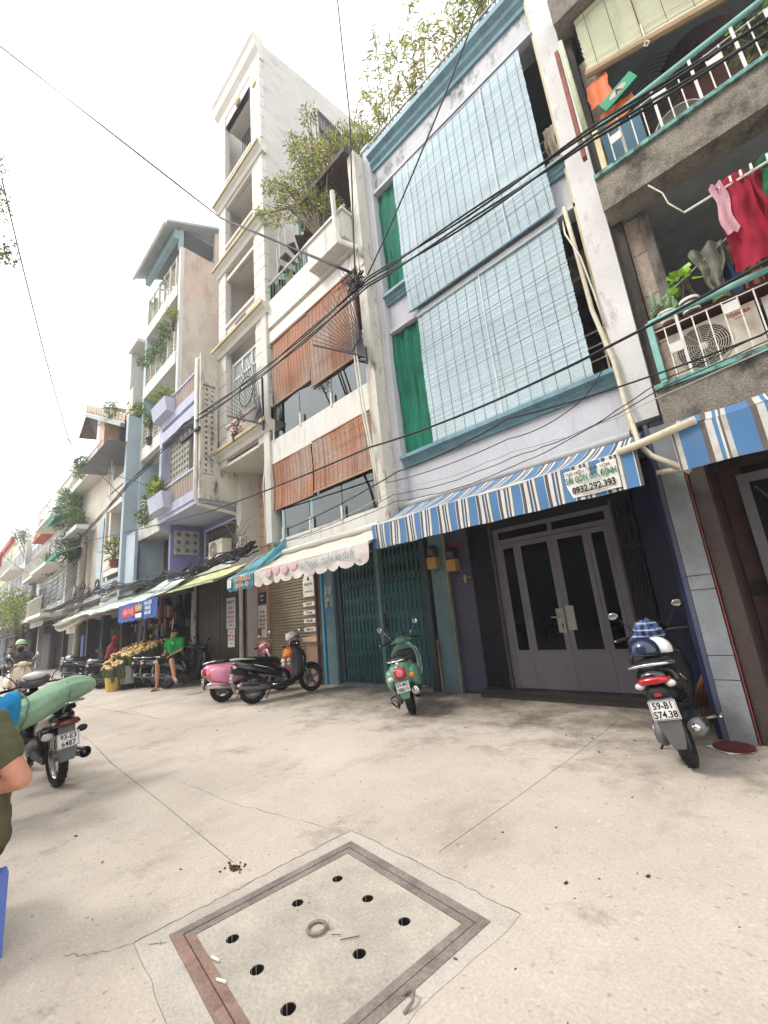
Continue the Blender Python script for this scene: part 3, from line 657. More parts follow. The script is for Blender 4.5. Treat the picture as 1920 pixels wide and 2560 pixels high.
# ================================================================ orange bamboo blinds
ob = mat('orange_blind', '#ad795c', .8, .15, 1.2, .12, 60, fine=.32, col2='#ab9282', mix2=.9)
og = mat('blind_backing_brown', '#96684f', .9, .3, 9, .1, 30, fine=.3)
slat_blind(-8.08, -6.62, 6.66, 8.38, 5.24, ob, 'upper left orange bamboo blind of the white house, its lower edge fading grey', cords=(.5,), gapm=og, n_thread=12, wave=.02, pitch=.026)
slat_blind(-6.58, -4.98, 6.44, 8.38, 5.22, ob, 'upper right orange bamboo blind behind the spiked fan guard', cords=(.5,), gapm=og, n_thread=12, wave=.02, pitch=.026)
slat_blind(-8.20, -6.70, 3.98, 5.12, 5.22, ob, 'lower left orange bamboo blind with a frayed bottom edge', cords=(.25, .75), gapm=og, n_thread=12, wave=.03, pitch=.026, frayed=True)
slat_blind(-6.62, -4.68, 4.03, 5.14, 5.20, ob, 'lower right orange bamboo blind, the wider of the lower pair', cords=(.2, .65), gapm=og, n_thread=14, wave=.02, pitch=.026)
def awning_box(x0, x1, y, z, r, m, lab):
    solo('awning_roller', MB().cyl((x0, y, z), (x1, y, z), r, n=14), m, lab, 'awning roller', base=((x0+x1)/2, y, z-r), smooth=False, auto=True)

# ================================================================ striped canvas awnings
def stripe_mat(name, bands, period, axis='X', dirtc='#6b6558', dirt=.35, rough=.85, off=0.):
    m = bpy.data.materials.new(name); m.use_nodes = True; t = m.node_tree; b = t.nodes['Principled BSDF']; A = t.nodes.new; K = t.links.new
    g = A('ShaderNodeNewGeometry'); s_ = A('ShaderNodeSeparateXYZ'); K(g.outputs['Position'], s_.inputs[0])
    ad = A('ShaderNodeMath'); ad.operation = 'ADD'; ad.inputs[1].default_value = off+100*period; K(s_.outputs[axis], ad.inputs[0])
    dv = A('ShaderNodeMath'); dv.operation = 'DIVIDE'; dv.inputs[1].default_value = period; K(ad.outputs[0], dv.inputs[0])
    fr_ = A('ShaderNodeMath'); fr_.operation = 'FRACT'; K(dv.outputs[0], fr_.inputs[0])
    r = A('ShaderNodeValToRGB'); r.color_ramp.interpolation = 'CONSTANT'
    els = r.color_ramp.elements
    for i, (p, c) in enumerate(bands):
        e = els[i] if i < 2 else els.new(p)
        e.position = p; e.color = (*lin(c), 1)
    K(fr_.outputs[0], r.inputs[0])
    n = A('ShaderNodeTexNoise'); n.inputs['Scale'].default_value = 5; n.inputs['Detail'].default_value = 8; n.inputs['Roughness'].default_value = .7; K(g.outputs['Position'], n.inputs['Vector'])
    mr = A('ShaderNodeMapRange'); mr.inputs['From Min'].default_value = .5; mr.inputs['From Max'].default_value = .68; mr.inputs['To Max'].default_value = dirt; K(n.outputs[0], mr.inputs[0])
    x = A('ShaderNodeMixRGB'); K(mr.outputs[0], x.inputs[0]); K(r.outputs[0], x.inputs[1]); x.inputs[2].default_value = (*lin(dirtc), 1); K(x.outputs[0], b.inputs['Base Color'])
    b.inputs['Roughness'].default_value = rough; MATS[name] = m; return m
blue_stripe = stripe_mat('blue_stripe_canvas', [(0, '#47749f'), (.34, '#c6c5c1'), (.37, '#4d4846'), (.47, '#4d4846'), (.50, '#c6c5c1'), (.60, '#c6c5c1'), (.64, '#4a4644'), (.70, '#47749f'), (.74, '#c6c5c1'), (.78, '#4d4846'), (.86, '#c9c7c0'), (.96, '#6f6a66')], .30, dirt=.3)
white_stripe = stripe_mat('white_stripe_canvas', [(0, '#cfc9bb'), (.62, '#cfc9bb'), (.80, '#8d8578')], .13, dirt=.35)
def awning(name_lab, x0, x1, yb, zb, yf, zf, vz, m, vm=None, scallop=0, sag_=.03, tube=True, cat='awning', dip=0., nseg=40, wav=.02, xsk=0.):
    t = thing('canvas_awning', name_lab, cat, ((x0+x1)/2, yb, zb))
    def fn(u, v):
        x_ = x0+(x1-x0)*u+xsk*(1-v); s_ = -sag_*sin(pi*v)*(1+.4*sin(u*21))
        return (x_, yf+(yb-yf)*v, zf+dip*sin(pi*u)*(1-v)+(zb-zf)*v+s_+.008*sin(u*33))
    part('canopy', MB().grid(fn, nseg, 8), m, t, smooth=True)
    n = nseg*3
    def fv(u, v):
        x_ = x0+(x1-x0)*u+xsk
        dr = vz*(1-(abs(cos(u*pi*scallop))*.0 if not scallop else .22*(1-abs(sin(u*pi*scallop))**.6)))
        return (x_, yf-.012+wav*sin(u*37+v*2)*(1-v)+wav*.6*sin(u*13), zf+dip*sin(pi*u)-dr*(1-v)-.005)
    part('valance', MB().grid(fv, n, 5), vm or m, t, smooth=True)
    if tube: part('front_bar', MB().cyl((x0+xsk, yf+.01, zf-.01), (x1+xsk, yf+.01, zf-.01), .018), mat('bar_white', '#c9c6bc', .5), t)
    for xx in (x0+.12, x1-.12):
        part('arm', MB().tube([(xx+xsk, yf+.03, zf-.03), (xx, (yf+yb)/2+.1, zb-.25), (xx, yb, zb-.12)], .016, 6), MATS.get('bar_white') or mat('bar_white', '#c9c6bc', .5), t)
    return t
aw1 = awning('blue, white and black striped canvas awning over the grey glass doors', -4.47, -.76, 5.45, 3.20, 4.60, 2.80, .38, blue_stripe, sag_=.04)
part('sign_patch', MB().grid(lambda u, v: (-1.47+.52*u, 4.572-.012*sin(u*9), 2.45+.30*v), 8, 3), mat('sign_white', '#d8d5cc', .7), aw1)
gl = mat('sign_green', '#1f6b4f', .7); bk = mat('sign_black', '#1d1c1e', .7)
part('lettering', text_mb('MÁI HIÊN - NHÀ VÒM', .048, frameM((-1.23, 4.552, 2.71), (1, 0, 0), (0, 0, 1)), .001, sx=.95), bk, aw1)
part('lettering', text_mb('SÀI GÒN GIA ĐỊNH', .095, frameM((-1.21, 4.552, 2.635), (1, 0, 0), (0, 0, 1)), .001, sx=.60, bold=.002), gl, aw1)
part('lettering', text_mb('0932.292.393', .105, frameM((-1.20, 4.552, 2.52), (1, 0, 0), (0, 0, 1)), .001, sx=.75, bold=.003), bk, aw1)
awning_box(-4.56, -.92, 5.47, 3.22, .065, mat('roller_grey', '#a5a3a3', .5), 'grey roller tube of the blue striped awning under the lilac wall')
aw0 = awning('blue, white and brown striped canvas awning at the right edge of the photo', -.46, 2.6, 5.1, 3.10, 4.62, 2.88, .40, stripe_mat('blue_stripe_wide', [(0, '#44709c'), (.34, '#5b534e'), (.46, '#bfbdb6'), (.60, '#47749f'), (.68, '#c9c7c0'), (.73, '#5b534e'), (.78, '#b4b2ab'), (.88, '#44709c')], .36, dirt=.5), sag_=.03, tube=False)
aw2 = awning('white awning with a scalloped valance and faded lettering over the teal gate', -7.72, -4.40, 5.25, 2.95, 4.42, 2.52, .33, white_stripe, mat('white_valance', '#c9c6bd', .85, .10, 4, .1, stain=.5, scol='#8d8778', sscale=(2, 2, 2), col2='#cfc4c0', mix2=3, thr=.5), scallop=10)
fade = mat('faded_grey_print', '#8c989c', .85)
part('lettering', text_mb('THU TRANG  QUẦN ÁO SỈ LẺ', .135, frameM((-5.45, 4.375, 2.38), (1, 0, 0), (0, 0, 1)), .001, sx=.80, bold=.002), fade, aw2)
part('lettering', text_mb('258', .07, frameM((-4.62, 4.375, 2.27), (1, 0, 0), (0, 0, 1)), .001), fade, aw2)
for i in range(4): part('pink_print', MB().ball((-7.15+i*.28, 4.385, 2.40+.02*(i % 2)), (.11, .008, .09), 10, 6), mat('faded_pink', '#c9a7a8', .85), aw2, smooth=True)
aw3 = awning('teal awning end with orange lettering beside the white scalloped awning', -8.86, -7.76, 5.6, 3.25, 4.42, 2.50, .30, mat('teal_canvas', '#5a9aa6', .8, .1, 4, .1, stain=.4, scol='#a7bcbc', sscale=(2, 2, 2)), mat('teal_valance', '#3f7f93', .8, .1, 4, .1, stain=.3, scol='#29586a', sscale=(2, 2, 2)), scallop=4)
orr = mat('orange_print', '#d99a6a', .7)
part('lettering', text_mb('CHUYÊN SỈ & LẺ', .12, frameM((-8.15, 4.375, 2.42), (1, 0, 0), (0, 0, 1)), .001, sx=.75, bold=.004), orr, aw3)
part('lettering', text_mb('QUẦN - ÁO', .12, frameM((-8.15, 4.375, 2.29), (1, 0, 0), (0, 0, 1)), .001, sx=.85, bold=.004), orr, aw3)
part('printed_figure', MB().box(-8.80, -8.62, 4.376, 4.382, 2.28, 2.46), mat('pale_print', '#c8cfc6', .8), aw3)
part('side_sheet', MB()._a([(-7.78, 4.42, 2.50), (-7.78, 5.3, 3.1), (-7.72, 5.5, 3.45), (-7.74, 5.42, 3.5)], [(0, 1, 2, 3)]), MATS['teal_canvas'], aw3)
awning_box(-7.7, -4.8, 5.12, 2.93, .06, clean_white, 'white roller tube of the scalloped awning')

# ================================================================ old concrete house at the right (X -0.5 ..)
h0 = thing('apartment_house', 'old stained concrete house with turquoise balcony railings, at the right edge', 'house', (1.2, 5.6, 0))
P = lambda n, mb, m, **k: part(n, mb, m, h0, **k)
P('balcony_slab', MB().box(-.55, 4.5, 5.18, 5.5, 3.05, 3.52).box(-.55, 4.5, 5.5, 9, 3.14, 3.3), pebble)
P('balcony_slab', MB().box(-.58, 4.5, 5.18, 5.5, 6.02, 6.50), pebble); P('balcony_slab', MB().box(-.58, 4.5, 5.18, 5.5, 9.35, 9.85).box(-.5, 4.5, 5.5, 8.6, 9.5, 9.6), old_conc)
P('ceiling', MB().box(-.42, 4.5, 5.5, 8.6, 6.05, 6.15).box(-.42, 4.5, 5.5, 8.6, 9.42, 9.5), mat('grey_plaster', '#7d8386', .9, .15, 3, .1, stain=.7, scol='#a3a8a8', sscale=(2.5, 2.5, 2.5), thr=.60))
P('parapet_cap', MB().box(-.55, 4.5, 5.14, 5.26, 3.52, 3.58).box(-.58, 4.5, 5.14, 5.26, 6.50, 6.55), mat('turquoise_worn', '#6fa39a', .8, .2, 5, .2, stain=.95, scol='#3a3733', sscale=(3, 3, 3), thr=.44))
P('pillar', MB().box(-.60, -.47, 5.52, 5.75, 3.1, 14), mat('dark_strip', '#4a433d', .95, .2, 2, .3, stain=.7, scol='#1f1c1a', sscale=(2, 2, .6), thr=.48))
pk = mat('pink_granite', '#ab9a8a', .8, .12, 12, .3, fine=.3, stain=.4, scol='#5a4a40', sscale=(1.2, 1.2, .6))
for i, (a, b) in enumerate(((3.58, 4.25), (4.26, 4.9), (4.91, 5.5), (5.51, 6.02), (6.56, 7.3), (7.31, 8.1), (8.11, 8.9))): P('stone_panel', MB().box(-.46, -.30, 5.60, 5.85, a, b), pk)
P('pillar', MB().box(-.30, -.20, 5.58, 5.9, 3.58, 9.4), old_conc)
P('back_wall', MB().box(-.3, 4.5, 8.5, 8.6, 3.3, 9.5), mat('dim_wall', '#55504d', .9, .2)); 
P('room_door', MB().box(.9, 1.9, 8.4, 8.5, 3.3, 5.4).box(.4, .75, 8.4, 8.5, 6.2, 8.4), mat('door_redbrown', '#4a2d24', .6))
turq = mat('turquoise_paint', '#79aea4', .55, .12, 4, .05, stain=.3, scol='#c8d6c8', sscale=(3, 3, 3)); wbar = mat('white_bar', '#cfcdc4', .6, .1, 4, 0, stain=.3, scol='#8b7a62', sscale=(5, 5, 5))
def railing(z0, z1, x0=-.45, x1=4.3):
    r = part('railing', MB().cyl((x0, 5.2, z1), (x1, 5.2, z1), .032, n=10), turq, h0)
    part('mid_rail', MB().cyl((x0, 5.2, z1-.13), (x1, 5.2, z1-.13), .007, n=6), wbar, r)
    part('corner_post', MB().box(x0-.03, x0+.03, 5.17, 5.23, z0, z1), turq if z0 < 5 else mat('yellow_post', '#c9bf92', .7, .15, 4, .1, stain=.5, scol='#7a4a2c', sscale=(3, 3, 1.5)), r)
    n = int((x1-x0)/.125); thin = part('bar', MB().box(x0+.125-.006, x0+.125+.006, 5.194, 5.206, z0, z1-.12), wbar, r); wide = part('flat_bar', MB().box(x0+.25-.014, x0+.25+.014, 5.19, 5.21, z0, z1-.02), wbar, r)
    for i in range(1, n-1):
        k = i*.125
        if z0 > 5 and i % 3 == 1: inst(wide, r, (k-.125, 0, 0))
        else: inst(thin, r, (k, 0, 0))
    pl = part('plate', MB().box(x0+.13, x0+.25, 5.185, 5.2, z0+.30, z0+.41), wbar, r)
    for i, dz in ((4, .12), (8, .02), (12, .12), (16, -.02), (20, .1)): inst(pl, r, (i*.125, 0, dz if z0 > 5 else .18))
    return r
railing(6.55, 7.22); railing(3.58, 4.33, -.45, 4.3)
# ground floor at the right
P('stone_pier', MB().box(-.47, -.33, 5.22, 5.6, 0, 3.05), mat('brown_granite', '#3f3430', .6, .15, 14, .1, fine=.25)); P('red_line', MB().box(-.488, -.478, 5.19, 5.215, 0, 3.05), mat('red_trim', '#7a322d', .6))
P('side_wall', MB().box(-.38, -.32, 5.6, 6.6, 0, 3.05), mat('dark_brown_wall', '#33241f', .6)); P('door_panel', MB().box(-.31, -.08, 6.51, 6.58, 0, 1.25).box(-.31, -.08, 6.51, 6.58, 1.42, 2.75), mat('brown_panel', '#4a2f24', .5, .2, 4))
P('lock_rail', MB().box(-.31, -.14, 6.49, 6.58, 1.27, 1.40), mat('black_lacquer', '#15120f', .5))
P('lintel', MB().box(-.32, 3, 6.45, 6.7, 2.75, 3.1), MATS['dark_brown_wall'])
gf = part('gate_frame', MB().box(-.14, -.04, 6.42, 6.50, 0, 2.66).box(-.04, 2.2, 6.42, 6.50, 2.56, 2.66), mat('grey_frame', '#7c7c82', .6, .1), h0)
for i in range(9):
    for s_ in (-1, 1): part('lattice_strip', MB().beam((0+i*.2, 6.47, 2.5 if s_ > 0 else 1.6), (0+i*.2+.5, 6.47, 1.6 if s_ > 0 else 2.5), .008, .018), mat('green_grey', '#4c6a5c', .6), gf)
    for s_ in (-1, 1): part('lattice_strip', MB().beam((0+i*.2, 6.472, 1.55 if s_ > 0 else .6), (0+i*.2+.5, 6.472, .6 if s_ > 0 else 1.55), .008, .018), MATS['green_grey'], gf)
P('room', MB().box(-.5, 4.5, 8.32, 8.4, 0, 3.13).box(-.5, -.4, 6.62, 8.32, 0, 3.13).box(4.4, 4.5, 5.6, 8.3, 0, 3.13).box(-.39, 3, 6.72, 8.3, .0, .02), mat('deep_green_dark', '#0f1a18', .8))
solo('red_bulb', MB().ball((.10, 6.8, 2.28), .035), mat('red_glow', '#d01818', .4, 0, emit=1.2, bump=0), 'small glowing red lamp behind the lattice at the right', 'lamp', smooth=True)
# ================================================================ cream tower (X -10.85 .. -8.2)
cream = mat('cream_wall', '#cbc6bc', .85, .07, 1.0, .12, stain=.35, scol='#7d7365', sscale=(3, 3, .35), thr=.55)
cream_side = mat('cream_side', '#c2beb6', .9, .08, .8, .2, stain=.5, scol='#857f76', sscale=(.5, .5, 1.2), thr=.52)
gold = mat('gold_trim', '#b3a379', .7, .15, 3, .05, stain=.4, scol='#6f5e3c', sscale=(2, 2, .8))
h3 = thing('tower_house', 'tall narrow cream house with gold ledges, open loggias and a grated top window', 'house', (-9.5, 6.3, 0))
P = lambda n, mb, m, **k: part(n, mb, m, h3, **k)

def wall_x(outer, holes, x0, x1):
    """wall in a plane of constant x with real openings; points are (y, z)"""
    q = slab_holes(outer, holes, 0, 1); r = MB(); r._a([(x0+(x1-x0)*p[2], p[0], p[1]) for p in q.v], q.f); return r
def wall_y(outer, holes, y0, y1):
    """wall in a plane of constant y with real openings; points are (x, z)"""
    q = slab_holes(outer, holes, 0, 1); r = MB(); r._a([(p[0], y0+(y1-y0)*p[2], p[1]) for p in q.v], q.f); return r
ROOFW = [(-29, 9.4), (-20.8, 9.4), (-20.8, 12.3), (-27.5, 15.2)]
ROOFW2 = [(-32.5, 14.1), (-27.4, 12.4), (-27.2, 13.8), (-30.4, 16.1)]
R4 = lambda x0, x1, z0, z1: [(x0, z0), (x1, z0), (x1, z1), (x0, z1)]
P('side_wall', wall_x([(5.22, 5.8), (13, 5.8), (13, 21.4), (5.22, 19.5)], [R4(7.5, 8.6, 17.5, 19.1)], -8.30, -8.20), cream_side)
P('side_wall', MB().box(-10.85, -10.75, 5.22, 12, 5.8, 19.4), cream)
wn = part('side_window', MB().box(-8.27, -8.22, 7.5, 7.56, 17.5, 19.1).box(-8.27, -8.22, 8.54, 8.6, 17.5, 19.1).box(-8.27, -8.22, 7.5, 8.6, 18.25, 18.3), black_m, h3)
pieces('window_bar', MB().cyl((-8.22, 7.6, 17.5), (-8.22, 7.6, 19.1), .012, n=5), black_m, wn, [(0, i*.13, 0) for i in range(8)])
part('pane', MB().box(-8.29, -8.28, 7.5, 8.6, 17.5, 19.1), mat('pane_grey', '#6a6462', .3), wn)
# front: pilasters in stone courses
z = 5.8; k = 0
while z < 18.7:
    hh = .42
    if not any(abs(z+hh/2-q) < .3 for q in (6.2, 9.45, 12.4, 15.0)):
        P('stone_course', MB().box(-10.86, -10.42, 5.16, 5.30, z+.012, z+hh-.012), cream); P('stone_course', MB().box(-8.74, -8.185, 5.16, 5.30, z+.012, z+hh-.012), cream)
    z += hh
P('pilaster_core', MB().box(-10.84, -10.43, 5.175, 5.35, 5.8, 18.7), cream_side); P('pilaster_core', MB().box(-8.73, -8.21, 5.175, 5.35, 5.8, 18.7), cream_side)
for q in (6.0, 9.32, 12.25, 14.85):
    P('ledge', MB().prism('x', [(5.3, q), (5.14, q), (5.10, q+.10), (5.02, q+.16), (4.98, q+.30), (5.3, q+.30)], -10.95, -8.12), cream)
    P('gold_band', MB().box(-10.97, -8.10, 4.96, 5.0, q+.20, q+.29), gold)
P('soffit', MB().box(-10.85, -8.2, 5.2, 6.35, 5.78, 5.86), clean_white)
P('top_cornice', MB().prism('x', [(5.3, 18.7), (5.18, 18.7), (5.14, 18.95), (5.02, 19.1), (4.96, 19.35), (4.90, 19.45), (4.90, 19.6), (5.3, 19.6)], -10.95, -8.15), cream)
P('frieze', MB().box(-10.85, -8.2, 5.2, 5.32, 18.2, 18.7), cream)
P('rosette', MB().lathe([(.14, 5.14), (.14, 5.18), (.10, 5.12), (.05, 5.10), (.0, 5.12)], (-9.55, 0, 18.45), 14, 'y'), gold)
P('rosette', MB().lathe([(.10, 5.12), (.10, 5.15), (.06, 5.11), (.0, 5.12)], (-8.48, 0, 17.9), 12, 'y'), gold)
warm = mat('warm_beige', '#c9b4a8', .85, .06)
for (zb, zt) in ((15.15, 18.2), (12.55, 14.75), (9.62, 11.9)):
    P('parapet', MB().box(-10.42, -8.74, 5.20, 5.32, zb, zb+.55).box(-10.42, -8.74, 5.14, 5.36, zb+.55, zb+.64), cream)
    P('ceiling', MB().box(-10.42, -8.74, 5.3, 7.2, zt, zt+.08), cream); P('back_wall', MB().box(-10.75, -8.3, 7.1, 7.2, zb, zt), warm)
    P('wall_band', MB().box(-10.42, -8.74, 5.20, 5.32, zt, zt+.12), cream)
    P('iron_panel', MB().box(-9.9, -9.3, 5.19, 5.2, zb+.12, zb+.45), iron)
for zt in (14.72, 11.87): P('ceiling_lamp', MB().box(-9.0, -8.82, 5.65, 5.85, zt-.06, zt), black_m)
pieces('window_bar', MB().cyl((-10.3, 5.75, 15.8), (-10.3, 5.75, 18.2), .014, n=5), iron, h3, [(i*.105, 0, 0) for i in range(15)])
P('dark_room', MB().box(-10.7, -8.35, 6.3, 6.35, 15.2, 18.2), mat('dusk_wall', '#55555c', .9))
# white framed window on the fourth level with a round spiral grille
w4 = part('window', MB().box(-10.42, -10.34, 5.36, 5.42, 6.95, 9.0).box(-8.84, -8.74, 5.36, 5.42, 6.95, 9.0).box(-10.34, -8.84, 5.36, 5.42, 8.92, 9.0).box(-10.34, -8.84, 5.36, 5.42, 8.42, 8.48).box(-9.85, -9.79, 5.36, 5.42, 6.95, 8.92).box(-9.32, -9.26, 5.36, 5.42, 6.95, 8.92), clean_white, h3)
part('pane', MB().box(-10.34, -8.84, 5.40, 5.41, 6.95, 8.92), mat('pane_green', '#8f9d98', .25), w4)
pieces('grille_bar', MB().cyl((-10.3, 5.34, 6.95), (-10.3, 5.34, 8.42), .009, n=5), clean_white, w4, [(i*.1, 0, 0) for i in range(15)])
P('parapet', MB().box(-10.42, -8.74, 5.18, 5.30, 6.3, 6.9).box(-10.42, -8.74, 5.14, 5.34, 6.9, 6.97), cream)
gq = part('round_grille', MB().tube([(-9.2+.36*cos(t*pi/12), 5.12, 7.5+.42*sin(t*pi/12)) for t in range(25)], .014, 5), iron, h3)
for t in range(18): part('spoke', MB().cyl((-9.2+.16*cos(t*pi/9), 5.12, 7.5+.18*sin(t*pi/9)), (-9.2+.36*cos(t*pi/9), 5.12, 7.5+.42*sin(t*pi/9)), .009, n=5), clean_white, gq)
P('recess_wall', MB().box(-10.85, -8.2, 6.35, 6.5, 2.7, 5.8), mat('tan_wall', '#c0a58c', .8, .08))
P('side_infill', MB().box(-11.25, -11.08, 6.1, 6.6, 0, 3.1).box(-11.1, -10.95, 6.5, 6.6, 0, 3.1), cream)
P('left_return', MB().box(-10.9, -10.62, 5.7, 6.45, 2.9, 5.78), cream)
for i in range(9): P('stone_course', MB().box(-10.62, -10.2, 6.27, 6.36, 3.0+i*.3, 3.0+i*.3+.28), MATS['tan_wall'])
P('arch_panel', MB().prism('y', [(-10.0+.0, 3.0)]+[(-9.4-.6*cos(t*pi/10), 4.5+.5*sin(t*pi/10)) for t in range(11)]+[(-8.8, 3.0)], 6.33, 6.36), mat('window_dim', '#4c463f', .5))
# ground: roller shutter between tan pilasters with ledges
tan = mat('tan_pilaster', '#b08d72', .75, .12, 3, .1, stain=.3, scol='#7d6350', sscale=(2, 2, 1))
for (xa, xb) in ((-11.1, -10.45), (-8.78, -8.28)):
    P('pilaster', MB().box(xa, xb, 6.38, 6.55, 0, .95), tan); P('pilaster_ledge', MB().box(xa-.03, xb+.03, 6.30, 6.55, .95, 1.06), mat('tan_light', '#c9ab8e', .7, .1)); P('pilaster', MB().box(xa+.04, xb-.04, 6.42, 6.55, 1.06, 2.85), tan)
sh = thing('roller_shutter', 'closed beige roller shutter of narrow ribs behind the scooters', 'shutter', (-9.6, 6.45, 0))
shm = mat('shutter_beige', '#8b7f6a', .55, .08, 2, .03, stain=.2, scol='#5b5244', sscale=(1, 1, 1), metal=.1)
pieces('shutter_rib', MB().prism('x', [(6.47, 0), (6.445, .022), (6.445, .052), (6.47, .074)], -10.45, -8.78), shm, sh, [(0, 0, i*.076) for i in range(36)])
P('lintel', MB().box(-10.9, -8.1, 6.36, 6.6, 2.74, 3.1), cream)
bp_ = solo('drain_pipe', MB().cyl((-8.22, 6.33, 0), (-8.22, 6.33, 3.0), .045, n=10), mat('brown_pipe', '#4e3a33', .6, .2), 'dark brown drain pipe between the beige shutter and the teal pier', 'pipe', auto=True)

# ================================================================ perforated block helpers
def vent_panel(parent, x0, z0, nx, nz, c, y, axis='y', x=None, m=None, R_=.36):
    """openwork blocks, each a ring of its own; axis 'y': in the plane y, 'x': in the plane x"""
    q = slab_holes([(0, 0), (c-.006, 0), (c-.006, c-.006), (0, c-.006)], [[(c/2+c*R_*cos(a*pi/4+pi/8), c/2+c*R_*sin(a*pi/4+pi/8)) for a in range(8)]], 0, .08)
    r = MB(); org = ORG[parent]
    if axis == 'y': r._a([(p[0]+x0, y+p[2], p[1]+z0) for p in q.v], q.f)
    else: r._a([(x-p[2], p[0]+x0, p[1]+z0) for p in q.v], q.f)
    first = part('vent_block', r, m, parent)
    for i in range(nx):
        for j in range(nz):
            if i or j: inst(first, parent, (i*c, 0, j*c) if axis == 'y' else (0, i*c, j*c))
# ================================================================ purple house (X -13.7 .. -10.8)
lav = mat('lavender_wall', '#acaec2', .85, .10, 1.2, .12, stain=.45, scol='#5f5a66', sscale=(3, 3, .5), thr=.53)
lav_d = mat('lavender_deep', '#7d7aa4', .8, .10, 1.2, .1, stain=.2, scol='#4a4568', sscale=(3, 3, .5))
pale_lav = mat('pale_lavender', '#b1b4c6', .85, .08, 1.2, .1, stain=.35, scol='#666270', sscale=(3, 3, .4))
oldw = mat('old_white_wall', '#c6c0b2', .9, .12, 1.0, .2, stain=.95, scol='#332d28', sscale=(2.0, 2.0, .7), thr=.515)
h4 = thing('row_house', 'low lavender house with openwork block screens and projecting planter boxes', 'house', (-12.3, 5.9, 0))
P = lambda n, mb, m, **k: part(n, mb, m, h4, **k)
P('side_wall', MB().box(-10.92, -10.80, 4.60, 5.10, 4.9, 5.6).box(-10.92, -10.80, 4.60, 5.10, 8.35, 9.35).box(-10.92, -10.80, 4.60, 4.68, 5.6, 8.35).box(-10.92, -10.8, 5.02, 5.10, 5.6, 8.35), oldw)
vent_panel(h4, 4.69, 5.62, 2, 16, .165, 0, 'x', -10.80, oldw, .30)
P('side_wall', MB().box(-10.92, -10.80, 5.10, 6.3, 4.9, 5.95), oldw); P('front_pillar', MB().box(-11.1, -10.92, 4.62, 4.72, 5.0, 9.3), pale_lav)
P('floor_slab', MB().box(-13.75, -10.92, 4.62, 6.2, 4.82, 5.12), pale_lav); P('front_beam', MB().box(-13.75, -10.92, 4.58, 4.72, 4.95, 5.22), lav)
P('floor_slab', MB().box(-13.75, -11.1, 4.7, 8, 7.62, 7.8), pale_lav); P('front_beam', MB().box(-13.75, -11.1, 4.60, 4.72, 7.5, 7.86), pale_lav); P('front_beam', MB().box(-13.75, -11.1, 4.60, 4.72, 8.0, 8.30), pale_lav)
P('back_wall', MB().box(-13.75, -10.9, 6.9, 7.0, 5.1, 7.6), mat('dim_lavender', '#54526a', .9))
P('edge_beam', MB().box(-13.95, -13.75, 4.62, 5.2, 4.6, 8.3), lav)
for z0, z1, nm in ((5.24, 5.85, 'railing'), (8.32, 8.86, 'railing')):
    r = part(nm, MB().box(-13.7, -11.0, 4.60, 4.70, z1, z1+.06), pale_lav, h4)
    pieces('baluster', MB().box(-13.62, -13.58, 4.63, 4.67, z0-.02, z1), mat('pink_beige', '#b8a79a', .8, .1), r, [(i*.115, 0, 0) for i in range(22)])
P('planter_box', MB().prism('x', [(4.62, 5.05), (4.38, 5.12), (4.30, 5.60), (4.62, 5.60)], -13.95, -12.75), pale_lav)
P('planter_box', MB().prism('x', [(4.62, 8.2), (4.38, 8.28), (4.30, 8.72), (4.62, 8.72)], -13.95, -12.75), pale_lav)
sc_ = part('block_screen', MB().box(-13.75, -13.66, 4.82, 4.95, 5.12, 7.5), pale_lav, h4)
vent_panel(h4, -13.64, 5.80, 7, 8, .21, 4.86, 'y', None, mat('block_grey', '#aaa79c', .9, .12, 3, .2, stain=.3, scol='#6a655c'), .34)
P('recess_wall', wall_y(R4(-13.7, -10.86, 3.2, 4.82), [R4(-13.4, -11.05, 3.72, 4.60)], 5.95, 6.1), lav_d); P('return_wall', MB().box(-13.85, -13.7, 4.95, 6.0, 3.0, 4.8), lav_d)
gw = part('grille_window', MB().box(-13.45, -11.0, 5.91, 5.95, 3.68, 3.73).box(-13.45, -11.0, 5.91, 5.95, 4.58, 4.63).box(-13.45, -13.40, 5.91, 5.95, 3.73, 4.58).box(-11.05, -11.0, 5.91, 5.95, 3.73, 4.58), clean_white, h4)
part('pane', MB().box(-13.4, -11.05, 6.04, 6.05, 3.7, 4.6), MATS['pane_dark'], gw)
zz = MB().tube([(-13.36+(.03 if i % 2 else -.03), 5.93, 3.74+i*.14) for i in range(7)], .008, 4)
pieces('grille_bar', zz, mat('grille_grey', '#8b8a86', .6), gw, [(i*.095, 0, 0) for i in range(24)])
# ornamental block panel on the return wall
vent_panel(h4, 5.05, 3.85, 3, 3, .26, 0, 'x', -13.62, MATS['block_grey'], .30)
P('white_beam', MB().box(-13.9, -10.4, 5.28, 5.95, 3.02, 3.30), white_wall); P('wall_pipe_clip', MB().box(-11.0, -10.9, 5.88, 5.95, 3.4, 3.45), pipe_m)
dp = solo('drain_pipe', MB().tube([(-10.98, 4.56, 9.2), (-10.98, 4.56, 4.95), (-10.98, 4.65, 4.78), (-10.98, 5.7, 4.62), (-10.98, 5.86, 4.5), (-10.98, 5.86, 0)], .055, 10), pipe_m, 'long grey-white drain pipe running down the lavender house to the street', 'pipe', smooth=True)
